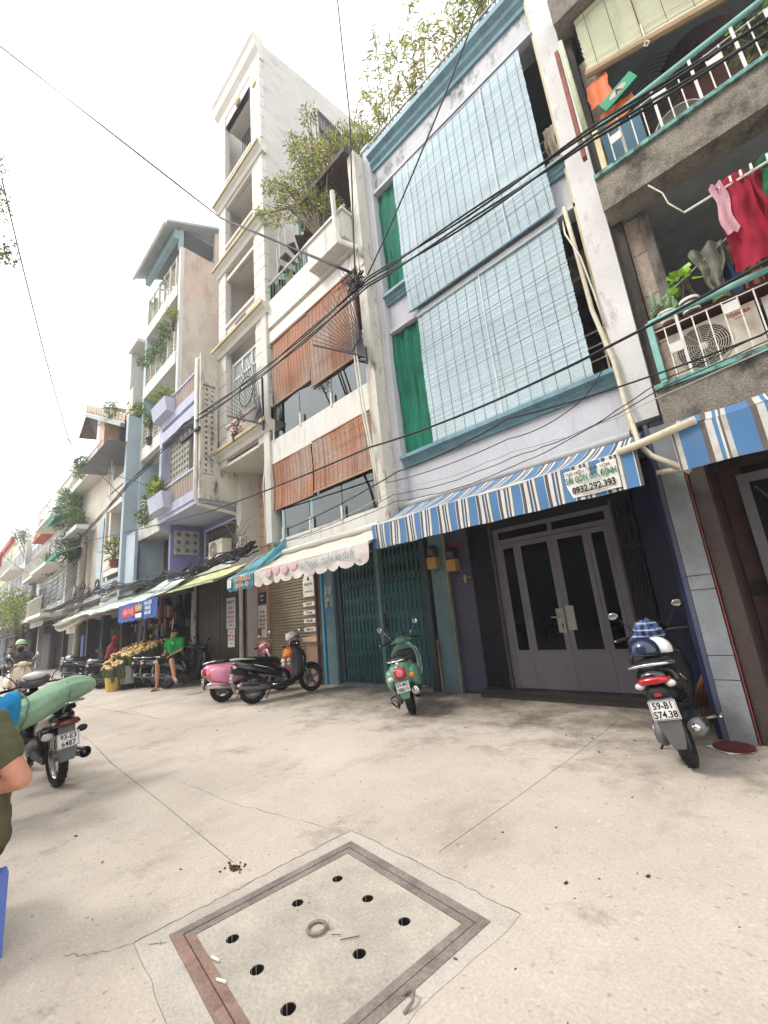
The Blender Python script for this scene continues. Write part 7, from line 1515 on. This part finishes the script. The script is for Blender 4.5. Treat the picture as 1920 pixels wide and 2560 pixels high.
# tangled bundle along the awnings
tang = MB(); base_ = [(-7.7, 4.4, 3.05), (-9.2, 4.4, 3.02), (-10.9, 4.35, 2.92), (-12.4, 4.4, 3.08), (-14.3, 4.35, 3.05), (-16.5, 4.3, 3.22), (-19.4, 4.25, 3.3), (-23.2, 4.2, 3.25), (-28, 4.1, 3.15), (-34, 4.0, 3.0)]
for b in range(20):
    P_ = []; off = Vector((0, RN.uniform(-.09, .09), RN.uniform(-.10, .10)))
    for a, c_ in zip(base_, base_[1:]):
        q = sag(a, c_, RN.uniform(.0, .12), 7); P_ += [p+off+Vector((0, RN.uniform(-.03, .03), RN.uniform(-.035, .035))) for p in q[:-1]]
    tang.tube(P_, RN.choice([.008, .012, .018]), 4)
solo('cable_bundle', tang, cab, 'thick tangled bundle of black cables strung along the tops of the awnings', 'cable bundle', base=base_[0], smooth=True)
loop = MB()
for i in range(34):
    c_ = RN.choice([(-8.1, 4.35, 3.15), (-10.6, 4.3, 2.9), (-18.8, 4.2, 3.5), (-20, 4.2, 3.4), (-20.5, 4.1, 3.6), (-22, 4.15, 3.4), (-10.3, 4.3, 2.95)]); r_ = RN.uniform(.08, .28); a0 = RN.uniform(0, 6)
    loop.tube([(c_[0]+RN.uniform(-.02, .02)+r_*1.4*cos(a0+k*.5), c_[1]+.03*sin(k), c_[2]+r_*sin(a0+k*.5)) for k in range(RN.randint(6, 14))], RN.choice([.006, .009, .012]), 4)
solo('cable_loops', loop, cab, 'loose loops and tails hanging from the cable bundle', 'cable loops', smooth=True)
stray = MB()
for i in range(26):
    a = Vector((-8.2+RN.uniform(-.3, .3), 4.35, 3.2+RN.uniform(-.1, .2))); e = a+Vector((RN.uniform(-.7, .8), RN.uniform(-.2, .1), RN.uniform(-.5, .45))); stray.tube([a, a.lerp(e, .5)+Vector((0, 0, .12)), e], .006, 4)
solo('frayed_wires', stray, mat('wire_grey', '#6f6a60', .7), 'spray of frayed grey wire ends above the teal awning', 'wires', smooth=True)
kn = MB()
for i in range(16): kn.tube([(-4.35+RN.uniform(-.12, .12)+.14*cos(k*.8+i), 4.6+.04*sin(k), 7.25+RN.uniform(-.04, .04)+.14*sin(k*.8+i*2)) for k in range(9)], .008, 4)
for i in range(14): kn.tube([(-4.4, 4.6, 7.3), (-4.5+RN.uniform(-.35, .35), 4.6+RN.uniform(-.1, .1), 7.5+RN.uniform(-.1, .4)), (-4.5+RN.uniform(-.5, .4), 4.6, 7.3+RN.uniform(-.3, .4))], .005, 4)
solo('cable_knot', kn, cab, 'messy knot of wire ends where the cables meet above the orange blinds', 'cable knot', smooth=True)
def fan_guard(lab, cx, y, cz, R_, a0, a1, n, post, extra_y=0.):
    t = thing('spiked_fan_guard', lab, 'fan guard', (cx, y, cz)); 
    for i in range(n):
        a = radians(a0+(a1-a0)*i/(n-1)); L = R_*(.92+.16*((i*7) % 3)/2)
        part('spike', MB().cyl((cx, y+.05, cz), (cx+L*cos(a), y-.05, cz+L*sin(a)), .011 if 0 < i else .026, .006 if 0 < i else .02, n=5), iron, t)
    part('post', MB().box(cx-.02, cx+.02, y+.03, y+.07, cz-.15, cz+post), iron, t)
    part('brace', MB().tube([(cx+.42*cos(radians(a0+(a1-a0)*k/10)), y+.02, cz+.42*sin(radians(a0+(a1-a0)*k/10))) for k in range(11)], .009, 5), iron, t, smooth=True)
    return t
fan_guard('black spiked fan guard in front of the upper orange blinds', -4.66, 4.98, 6.1, 1.85, 145, 96, 17, .2)
fan_guard('black spiked fan guard before the white framed window of the cream tower', -8.16, 4.93, 6.1, 2.0, 152, 96, 17, 1.25)
cb = thing('cable_bracket', 'iron cable bracket with insulators on the lavender house corner', 'bracket', (-10.9, 4.6, 6.95)); part('arm', MB().box(-11.95, -10.7, 4.5, 4.58, 6.85, 6.93), iron, cb)
for x in (-11.9, -11.6, -11.3): part('insulator', MB().lathe([(.04, 0), (.05, .04), (.03, .07), (.05, .10), (.02, .14)], (x, 4.54, 6.93), 8), mat('insulator', '#8f8a82', .4), cb)
# ================================================================ small fixed things
def box_thing(name, lab, cat, x0, x1, y0, y1, z0, z1, m): return solo(name, MB().box(x0, x1, y0, y1, z0, z1), m, lab, cat, base=((x0+x1)/2, (y0+y1)/2, z0))
def meter(x, y, z, lab):
    t = thing('electric_meter', lab, 'electric meter', (x, y, z)); mw = mat('meter_wood', '#b08d4f', .6, .12, 8, .05)
    part('case', MB().box(x-.085, x+.085, y-.12, y, z, z+.16), mw, t); part('housing', MB().loft([(x-.085, .06, z+.15, z+.36, y-.06), (x, .075, z+.15, z+.39, y-.06), (x+.085, .06, z+.15, z+.36, y-.06)], 12), mat('meter_black', '#2b2a2c', .3), t, smooth=True)
    part('dial', MB().box(x-.05, x+.05, y-.141, y-.135, z+.21, z+.30), mat('dial_dim', '#5a5a60', .3), t); part('lower_box', MB().box(x-.10, x+.10, y-.14, y-.005, z-.05, z+.16), mw, t); part('lead', MB().tube([(x, y-.06, z-.05), (x+.05, y-.06, z-.12), (x+.10, y-.03, z-.05)], .008, 6), black_m, t)
meter(-4.66, 6.42, 2.22, 'wooden backed electric meter on the teal pier, the left of two'); meter(-4.27, 6.47, 2.12, 'electric meter in a tan case on the purple tiled pier, the right of two')
st = thing('wall_hook', 'small steel rod and latch fixed on the purple pier below the meter', 'hook', (-4.05, 6.45, 1.9)); part('rod', MB().cyl((-4.2, 6.44, 1.93), (-3.95, 6.44, 1.93), .006), silver, st); part('latch', MB().box(-4.1, -4.06, 6.43, 6.47, 1.84, 1.98), mat('tan_plastic', '#a39a7c', .5), st)
solo('cable_strip', MB().tube([(-4.86, 6.40, 2.4), (-4.86, 6.40, .0)], .022, 6), mat('mesh_strip', '#3a3230', .8, .5, 40, .2), 'dark perforated cable strip running down the teal pier', 'cable', smooth=False)
solo('conduit', MB().cyl((-4.42, 6.40, 0), (-4.42, 6.40, 2.9), .028, n=8), mat('conduit_rusty', '#8f8074', .7, .2, 4, .1, stain=.5, scol='#5b4034'), 'rusty beige conduit at the edge of the purple pier', 'conduit', auto=True)
solo('conduit', MB().cyl((-4.80, 6.38, 0), (-4.80, 6.38, .9), .02, n=8), MATS['conduit_rusty'], 'short rusty conduit at the foot of the teal pier by the gate', 'conduit', auto=True)
# broom
br = thing('broom', 'straw broom with bamboo handle leaning in the navy tiled corner', 'broom', (-.86, 6.1, 0))
part('handle', MB().tube([(-.80, 6.05, 1.25), (-.84, 6.1, .55)], .018, 8), mat('bamboo', '#a8763c', .6, .2, 12), br, smooth=True)
sb = MB()
for i in range(70):
    u = i/69; sb.tube([(-.84, 6.1, .60), (-.84+(u-.5)*.34, 6.08+RN.uniform(-.04, .04), .28), (-.84+(u-.5)*.50, 6.02+RN.uniform(-.06, .06), .02)], [.006, .005, .003], 4)
part('bristles', sb, mat('straw', '#96622f', .8, .25, 12), br, kind='stuff'); part('binding', MB().lathe([(.03, .52), (.045, .56), (.03, .62)], (-.84, 6.1, 0), 10), MATS['bamboo'], br)
# doormat
mt_ = thing('doormat', 'dark red round doormat on white card by the right pier', 'doormat', (-.66, 5.02, 0)); part('mat', MB().lathe([(.155, 0), (.155, .012), (0, .014)], (-.66, 5.03, .012), 22), mat('mat_red', '#5c2224', .95, .25, 30, .4), mt_); part('card', MB().prism('z', [(-.86, 5.0), (-.68, 4.84), (-.52, 4.97), (-.74, 5.14)], .0045, .01), white_p, mt_)
# rag and things in the upper gap of the blue house
drape(-1.12, -.95, 7.72, 8.35, 5.62, mat('beige_rag', '#b8ab98', .9, .15, 8, .2), 'crumpled beige cloth hung on the upper balcony rail', 'cloth', amp=.05, name='cloth', nu=10, nv=12)
def ac(x0, x1, y0, z0, z1, lab, turn=0, brand=None, dirty=False):
    t = thing('air_conditioner', lab, 'air conditioner', ((x0+x1)/2, y0, z0)); m = mat('ac_cream', '#c6bcab', .5, .06, 3, .03, stain=.25, scol='#8a7d68') 
    part('case', MB().box(x0, x1, y0, y0+.28, z0, z1), m, t); cx = x0+(x1-x0)*.36; cz = (z0+z1)/2; R_ = min((z1-z0)*.44, (x1-x0)*.33)
    part('fan_recess', MB().lathe([(R_, y0-.004), (R_, y0-.002), (0, y0-.002)], (cx, 0, cz), 28, 'y', cap=False), mat('ac_dark', '#2f2c2a', .7), t)
    for k in range(10): part('grille_ring', torus((cx, y0-.012, cz), R_*(.2+.085*k), .0035, 36, 4), m, t)
    for k in range(12): a = k*pi/6; part('grille_spoke', MB().cyl((cx+R_*.12*cos(a), y0-.012, cz+R_*.12*sin(a)), (cx+R_*cos(a), y0-.012, cz+R_*sin(a)), .003, n=4), m, t)
    part('hub', MB().lathe([(0, y0-.02), (R_*.16, y0-.016), (R_*.16, y0-.005)], (cx, 0, cz), 16, 'y'), m, t); part('rim', torus((cx, y0-.006, cz), R_*1.02, .008, 36, 6), m, t)
    part('foot', MB().box(x0+.05, x0+.1, y0, y0+.28, z0-.03, z0), iron, t); part('foot', MB().box(x1-.1, x1-.05, y0, y0+.28, z0-.03, z0), iron, t)
    if brand: part('lettering', text_mb(brand, .05, frameM((x1-.14, y0-.004, z1-.07), (1, 0, 0), (0, 0, 1)), .001, sx=.95, bold=.001), mat('brand_red', '#b8382c', .5), t); part('lettering', text_mb('INVERTER', .018, frameM((x1-.14, y0-.004, z1-.115), (1, 0, 0), (0, 0, 1)), .0005), mat('brand_grey', '#6a6460', .5), t)
    return t
ac(-.32, .42, 5.34, 3.62, 4.16, 'cream air conditioner unit with round fan grille behind the turquoise lower railing', brand='TOSHIBA')
ac(-1.55, -.98, 6.3, 6.15, 6.62, 'white air conditioner unit tucked high beside the lower blue blind')
ac(-12.1, -11.25, 5.45, 3.42, 3.95, 'small cream air conditioner on the beam under the grille window')
# big insulated pipe and loose tubes at the pillar
wrap = mat('pipe_wrap', '#c9bfa8', .7, .12, 8, .2, stain=.3, scol='#8a7b62')
solo('insulated_pipe', MB().tube([(-1.05, 5.50, 6.75), (-1.02, 5.46, 5.9), (-1.0, 5.44, 5.0), (-.90, 5.40, 4.2), (-.88, 5.38, 3.6), (-.82, 5.2, 3.0), (-.7, 4.98, 2.78), (-.50, 4.95, 2.60), (-.42, 4.97, 2.52)], .028, 10), wrap, 'long cream wrapped pipe snaking down the white pillar to the awnings', 'pipe', smooth=True)
solo('insulated_tube', MB().tube([(-.92, 4.58, 2.80), (-.6, 4.58, 2.84), (-.25, 4.60, 2.90)], .038, 10), wrap, 'short white padded tube lying between the two striped awnings', 'tube', smooth=True)
solo('tube_end', MB().cyl((-.70, 5.0, 2.60), (-.42, 5.0, 2.57), .025, n=8), wrap, 'short tube end poking from under the right awning', 'tube', smooth=True)
for i, dx in enumerate((0, .07)): solo('white_hose', MB().tube([(-4.98+dx*1.3, 5.02, 7.6), (-4.95+dx, 5.02, 6.2), (-4.92+dx, 5.05, 5.2), (-4.72+dx*.6, 5.02, 4.0), (-4.68+dx, 5.0, 3.3)], .018, 6), mat('hose_white', '#d0cbbd', .6), '%s of two pale hoses hanging down over the orange blinds' % ('left', 'right')[i], 'hose', smooth=True)
solo('white_hose', MB().tube([(-1.12, 5.6, 6.72), (-1.10, 5.45, 6.3), (-.98, 5.42, 5.8), (-.93, 5.42, 5.2), (-.9, 5.42, 4.7)], .012, 6), MATS['hose_white'], 'thin looping white cable beside the wrapped pipe', 'hose', smooth=True)
solo('white_hose', MB().tube([(-8.3, 5.1, 5.3), (-8.36, 5.05, 4.6), (-8.25, 5.0, 4.3), (-8.22, 5.0, 3.6), (-8.3, 5.0, 3.2)], .014, 6), MATS['hose_white'], 'pale cable hanging at the lower left corner of the white house', 'hose', smooth=True)
# ---- old house balcony contents
red = mat('red_cloth', '#a81c38', .85, .12, 6, .15, 20); pinkc = mat('pink_cloth', '#d9a9b4', .85, .1, 6, .15, 20); grn = mat('green_cloth', '#1f6b45', .85, .12, 6, .15, 20)
solo('clothes_rod', MB().cyl((.12, 5.02, 5.27), (3.2, 5.0, 5.36), .012, n=6), white_p, 'white clothes rod hung under the upper balcony', 'rod')
solo('hanging_wire', MB().tube([(-.10, 5.2, 6.0), (.0, 5.15, 5.75), (.02, 5.1, 5.55), (.12, 5.02, 5.27)], .008, 5), wrap, 'knotted string holding the clothes rod', 'string', smooth=True)
drape(.40, .62, 4.35, 5.38, 5.02, red, 'red shirt with a white stripe hanging on the clothes rod, front one', 'shirt', amp=.06, fx=3, taper=-.12, name='shirt', nu=16, nv=20)
drape(.36, .46, 4.75, 5.36, 4.99, pinkc, 'pale pink cloth hanging at the left edge of the red shirt', 'cloth', amp=.03, fx=3, seed=2, name='cloth', nu=8, nv=12)
drape(.56, .74, 4.75, 5.36, 5.10, red, 'second red garment behind the front red shirt', 'shirt', amp=.05, fx=3, seed=5, taper=-.1, name='shirt', nu=14, nv=16)
drape(.74, .95, 4.85, 5.40, 5.04, grn, 'dark green garment hanging right of the red ones', 'shirt', amp=.05, fx=3, seed=8, taper=-.08, name='shirt', nu=14, nv=16)
drape(.96, 1.15, 4.9, 5.42, 5.06, mat('bright_green_cloth', '#2fae4a', .85, .1), 'bright green garment at the far right of the clothes rod', 'shirt', amp=.05, fx=3, seed=11, name='shirt', nu=12, nv=14)
drape(.05, .36, 4.50, 5.05, 5.42, mat('grey_green_cloth', '#77786a', .9, .1, 7, .2, 20), 'grey-green cloth draped behind the potted plants', 'cloth', amp=.06, fx=4, seed=3, taper=.2, name='cloth', nu=20, nv=16)
drape(.36, .58, 3.75, 5.0, 5.55, mat('rust_curtain', '#7a4a30', .8, .15, 7, .2), 'rust brown curtain hanging behind the air conditioner', 'curtain', amp=.05, fx=5, seed=6, name='curtain', nu=22, nv=20)
drape(.22, .40, 4.3, 4.75, 5.50, mat('dark_blue_cloth', '#23405c', .85, .1), 'dark blue cloth behind the pots', 'cloth', amp=.04, seed=9, name='cloth', nu=12, nv=10)
solo('inner_line', MB().cyl((-.3, 5.5, 4.72), (.8, 5.4, 5.2), .006, n=5), white_p, 'pale drying line sloping behind the potted plants', 'line')
bush('bright pothos with broad yellow-green leaves in a striped pot', (-.06, 5.36, 4.48), [(-.06, 5.33, 4.72, .11)], 34, .14, .11, [mat('leaf_lime', '#86b02c', .5, .1, 9), mat('leaf_lime2', '#5f8f2c', .5, .1, 9)], up=.8, stems=8, trunk_r=.005)
sp_ = thing('flower_pot', 'striped white and black pot behind the turquoise rail', 'pot', (-.06, 5.36, 4.30))
for k in range(6): part('ring', MB().lathe([(.075+.004*k, 0), (.077+.004*k, .03)], (-.06, 5.36, 4.30+k*.03), 16), white_p if k % 2 else potd, sp_)
ct = thing('cactus', 'cluster of upright finger cactus with succulents in a white pot', 'cactus', (-.30, 5.34, 4.42)); cm_ = mat('cactus_green', '#6f8f6a', .7, .12, 9, .1)
for i, (dx, h_) in enumerate(((-.05, .38), (.0, .30), (.06, .26), (-.01, .20), (.09, .18), (.04, .16), (.1, .12), (-.08, .14))): part('column', MB().tube([(-.30+dx, 5.34+.02*(i % 3), 4.42), (-.30+dx*1.3, 5.34, 4.42+h_*.7), (-.30+dx*1.35, 5.34, 4.42+h_)], [.018, .02, .010], 8), cm_, ct, smooth=True)
part('pot', MB().lathe([(.06, -.1), (.09, 0), (.095, 0), (.095, .02), (.07, .02), (0, 0)], (-.28, 5.34, 4.42), 14), white_p, ct, auto=True)
bush('low trailing succulent at the foot of the cactus', (-.34, 5.3, 4.42), [(-.33, 5.3, 4.47, .08)], 160, .035, .02, [lf_green, cm_])
tn = thing('bottle_stack', 'stack of pale green discs and dark bottles behind the rail', 'stack', (.2, 5.42, 4.28))
for k in range(7): part('disc', MB().lathe([(.075, 0), (.08, .008), (.075, .016)], (.2, 5.42, 4.28+k*.022), 14), mat('disc_green', '#8a9a6a', .6) if k > 2 else potd, tn)
solo('pot_shelf', MB().box(-.42, .7, 5.26, 5.5, 4.24, 4.27), mat('shelf_red', '#5c2f2a', .7), 'thin red-brown shelf carrying the pots', 'shelf')
solo('white_box', MB().box(.47, .75, 5.34, 5.6, 3.6, 4.15), mat('box_white', '#b9b9b6', .6), 'white metal box right of the air conditioner', 'box')
# upper balcony contents
ub = slat_blind(-.36, 1.15, 8.35, 9.32, 5.36, mat('cream_bamboo', '#c3c4a6', .8, .12, 2, .1, 30, stain=.4, scol='#8a8f78', sscale=(6, 6, .5)), 'faded cream and green striped roll blind on the upper right balcony', cords=(.42,), gapm=mat('cream_backing', '#b5b69a', .9), wave=.02, slope=-.6, pitch=.03, roll=.035, n_thread=6)
solo('barber_pole_pipe', MB().tube([(-.56, 5.24, 9.05), (-.55, 5.22, 8.2), (-.54, 5.22, 7.15)], .03, 8), mat('pale_green_pipe', '#b3bd9c', .7, .2, 5, .1, stain=.4, scol='#7a5a40'), 'peeling pale green pipe standing at the corner of the upper balcony', 'pipe', smooth=True)
solo('rusty_plank', MB().box(-.66, -.61, 5.22, 5.3, 7.0, 8.95), mat('rusty_board', '#8a5546', .9, .25, 4, .2), 'thin rust red board beside the pale green pipe', 'board')
orange_s = mat('orange_sheet', '#d96a2c', .6, .08, 4); jade = mat('jade_sheet', '#1f8f66', .6, .08, 4)
drape(-.44, -.18, 7.78, 8.18, 5.4, orange_s, 'flat orange sheet hanging below the cream blind', 'sheet', amp=.015, name='sheet', nu=10, nv=6)
drape(-.36, .02, 7.42, 7.66, 5.46, orange_s, 'lower orange sheet behind the green bag', 'sheet', amp=.015, seed=4, name='sheet', nu=10, nv=6)
gb = thing('shopping_bag', 'green bag with a pale oval and letter A on the upper balcony', 'bag', (-.12, 5.38, 7.55)); Mg = Matrix.Translation((-.12, 5.38, 7.72)) @ Matrix.Rotation(-.35, 4, 'Y')
part('bag', MB().obox(Mg, .42, .02, .17), jade, gb); part('oval', MB().add(MB().ball((0, -.012, 0), (.11, .004, .05), 14, 6), Mg), mat('oval_pale', '#c9a9a0', .6), gb); part('letter', text_mb('A', .10, Mg @ frameM((0, -.02, 0), (1, 0, 0), (0, 0, 1)), .001, bold=.003), black_m, gb)
box_thing('storage_box', 'blue-green plastic box behind the upper balcony rail', 'box', -.42, .02, 5.5, 5.8, 6.58, 7.42, mat('petrol_box', '#22566b', .5, .1))
tub = thing('basin', 'white enamel basin lying on its side behind the upper rail', 'basin', (.32, 5.4, 6.6)); part('bowl', MB().lathe([(.24, 5.38), (.25, 5.38), (.22, 5.5), (.0, 5.52)], (.33, 0, 6.68), 24, 'y', cap=False), mat('enamel', '#bdb8ae', .4), tub, smooth=True)
fb = thing('wire_basket', 'round wire fan cover leaning on the upper balcony wall', 'fan cover', (.2, 6.1, 8.0))
for k in range(7): part('hoop', torus((.18, 6.1, 8.2), .12+.06*k, .006, 28, 4), iron, fb)
part('disc', MB().lathe([(.36, 6.2), (.36, 6.22), (0, 6.22)], (.24, 0, 8.0), 24, 'y', cap=False), mat('dull_disc', '#5b5650', .6), fb)
solo('wicker_screen', MB().ball((.78, 6.3, 8.2), (.5, .1, .62), 20, 10), mat('maroon_wicker', '#3e2426', .9, .3, 20, .4), 'dark maroon round wicker screen on the upper balcony', 'screen', smooth=True)
solo('brown_cabinet', MB().box(.45, 1.4, 6.0, 6.4, 6.6, 7.7), mat('cabinet_brown', '#5a3226', .6, .2, 5), 'reddish brown cabinet behind the upper railing', 'cabinet')
bush('large leafy plant at the right end of the upper balcony', (1.15, 5.4, 6.6), [(1.15, 5.4, 7.1, .3), (1.5, 5.4, 7.2, .35)], 900, .09, .05, [lf_dark, lf_olive])
solo('ring_pull', MB().tube([(.28, 5.34, 8.35), (.28, 5.33, 8.05), (.31, 5.33, 8.0), (.28, 5.33, 7.96), (.25, 5.33, 8.0), (.28, 5.33, 8.05)], .008, 5), white_p, 'cord with a ring hanging from the cream blind', 'cord')
for i_, x_ in enumerate((.43, .52, .60, .68, .80, .90, 1.02)): solo('clothes_peg', MB().box(x_-.008, x_+.008, 4.99, 5.05, 5.27+.027*x_, 5.34+.027*x_), white_p, 'small white clothes peg on the rod, number %s from the left' % ('one', 'two', 'three', 'four', 'five', 'six', 'seven')[i_], 'clothes peg', group='pegs on the clothes rod')
for m_ in (red, pinkc, grn): translucent(m_, .3, 1.3)
# ---- boards and posters by the tower
def board(lab, x0, x1, z0, z1, y, lines, m=white_p, cat='sign', cols=None):
    t = thing('sign_board', lab, cat, ((x0+x1)/2, y, z0)); part('panel', MB().box(x0, x1, y-.012, y, z0, z1), m, t)
    for (txt, zc, sz, cm) in lines: part('lettering', text_mb(txt, sz, frameM(((x0+x1)/2, y-.014, zc), (1, 0, 0), (0, 0, 1)), .001, sx=.85, bold=.0015), cm, t)
    return t
rk_ = mat('sign_red', '#b8303a', .6); bk_ = mat('sign_ink', '#2a2a2e', .6); tk_ = mat('sign_teal', '#2a6a80', .6)
pale_b = mat('pale_blue_board', '#b5c2c4', .6, .05)
board('tall pale blue notice board with red words on the pipe left of the beige shutter', -11.52, -11.02, 1.42, 2.26, 5.72, [('Nguyệt Hà', 2.15, .11, bk_), ('BÁNH', 1.98, .10, rk_), ('BÁNH MÌ', 1.86, .09, rk_), ('BÁNH BAO', 1.74, .09, rk_), ('CHÈ XÔI', 1.62, .09, rk_), ('CHÁO', 1.52, .08, rk_)], pale_b)
board('white notice with red and black words and an arrow below the pale blue board', -11.44, -11.08, .94, 1.40, 5.72, [('Chuyên', 1.34, .09, rk_), ('MAY VÁ', 1.24, .10, bk_), ('SỬA ĐỒ', 1.14, .09, rk_), ('<---', 1.04, .12, bk_)])
board('white menu poster with an orange picture on the left tan pilaster', -11.0, -10.56, 1.10, 1.98, 6.40, [('Trà sữa', 1.80, .10, bk_), ('GÀ RÁN', 1.68, .09, bk_), ('XIÊN QUE', 1.57, .09, bk_), ('MÌ CAY', 1.46, .09, bk_), ('ĂN VẶT', 1.35, .08, bk_)])
solo('poster_picture', MB().box(-10.98, -10.84, 6.375, 6.385, 1.13, 1.36), goods[5], 'orange food picture on the white menu poster', 'picture')
board('dark blue small board above the white menu poster', -10.98, -10.58, 2.02, 2.34, 6.40, [('MENU', 2.24, .08, white_p), ('0909', 2.12, .07, white_p)], mat('board_navy', '#2c3550', .5))
hs_ = thing('sign_board', 'white house-shaped sign plaque at the top of the right tan pilaster', 'sign', (-8.55, 6.36, 1.9)); part('panel', MB().prism('y', [(-8.78, 2.02), (-8.32, 2.02), (-8.32, 2.42), (-8.40, 2.58), (-8.70, 2.58), (-8.78, 2.42)], 6.36, 6.375), white_p, hs_); part('lettering', text_mb('MAISON', .10, frameM((-8.55, 6.357, 2.32), (1, 0, 0), (0, 0, 1)), .001, sx=.85), bk_, hs_); part('emblem', MB().prism('y', [(-8.60, 2.42), (-8.50, 2.42), (-8.55, 2.53)], 6.352, 6.359), bk_, hs_)
part('lettering', text_mb('COFFEE & TEA', .055, frameM((-8.55, 6.357, 2.14), (1, 0, 0), (0, 0, 1)), .001, sx=.85), bk_, hs_)
for k, (zz, w_) in enumerate(((1.84, 'Thiết kế'), (1.64, 'Thi công'), (1.44, 'Nội thất'), (1.24, 'Kiến trúc'))): board('narrow white plaque on the right tan pilaster, %s of four' % ('topmost', 'second from the top', 'third from the top', 'lowest')[k], -8.80, -8.34, zz-.05, zz+.05, 6.37, [(w_, zz, .08, bk_)])
bd_ = thing('poster', 'blue poster of a white bird on the pale teal pier', 'poster', (-7.84, 6.395, 1.6)); part('sheet', MB().box(-7.98, -7.70, 6.385, 6.395, 1.55, 2.2), mat('poster_grey', '#8fa3aa', .6), bd_); part('band', MB().box(-7.98, -7.70, 6.378, 6.385, 1.55, 1.70), mat('poster_blue', '#3a76a0', .6), bd_)
part('bird', MB().prism('y', [(-7.95, 1.85), (-7.76, 2.02), (-7.74, 2.12), (-7.80, 2.14), (-7.82, 2.06), (-7.80, 1.84)], 6.376, 6.384), mat('bird_white', '#c9c4bc', .6), bd_); part('bird_legs', MB().box(-7.86, -7.85, 6.376, 6.384, 1.7, 1.85).box(-7.82, -7.81, 6.376, 6.384, 1.7, 1.85), bk_, bd_)
board('small orange-lettered notice above the far shop door', -29.2, -26.8, 1.95, 2.35, 5.25, [('PHÒNG TRỌ', 2.22, .24, goods[5]), ('CHO THUÊ', 2.05, .2, goods[5])])
board('dim white signs inside the flower shop', -18.3, -17.0, 1.45, 1.85, 5.9, [('HOA TƯƠI', 1.70, .2, bk_)], mat('dim_white', '#8f8f8c', .6))
pf = bush('red flowers in a pot behind the fan guard of the cream tower', (-9.6, 5.02, 6.35), [(-9.6, 5.0, 6.55, .2), (-9.25, 5.0, 6.75, .15)], 260, .07, .05, [mat('petal_red', '#b8303a', .7), mat('petal_rose', '#cf6a72', .7), lf_dark], pot=.1)
for k in range(7):
    x = -8.0+.45*k; drape(x, x+.3, 9.75, 10.15, 5.35, goods[k % 6], ('leftmost red', 'yellow', 'dark green', 'blue', 'grey-white', 'orange', 'rightmost red')[k]+' cloth hung behind the green terrace bars', 'cloth', amp=.03, seed=k, name='cloth', nu=6, nv=6)['group'] = 'cloths behind the terrace bars'
# ================================================================ street air
hz = bpy.data.materials.new('haze'); hz.use_nodes = True; t_ = hz.node_tree; t_.nodes.clear()
ho = t_.nodes.new('ShaderNodeOutputMaterial'); pv = t_.nodes.new('ShaderNodeVolumePrincipled')
pv.inputs['Color'].default_value = (.93, .95, 1, 1); pv.inputs['Density'].default_value = .0030; pv.inputs['Anisotropy'].default_value = .2
t_.links.new(pv.outputs[0], ho.inputs['Volume'])
part('haze', MB().box(-175, 75, -75, 75, -1.6, 24), hz, None, kind='stuff')
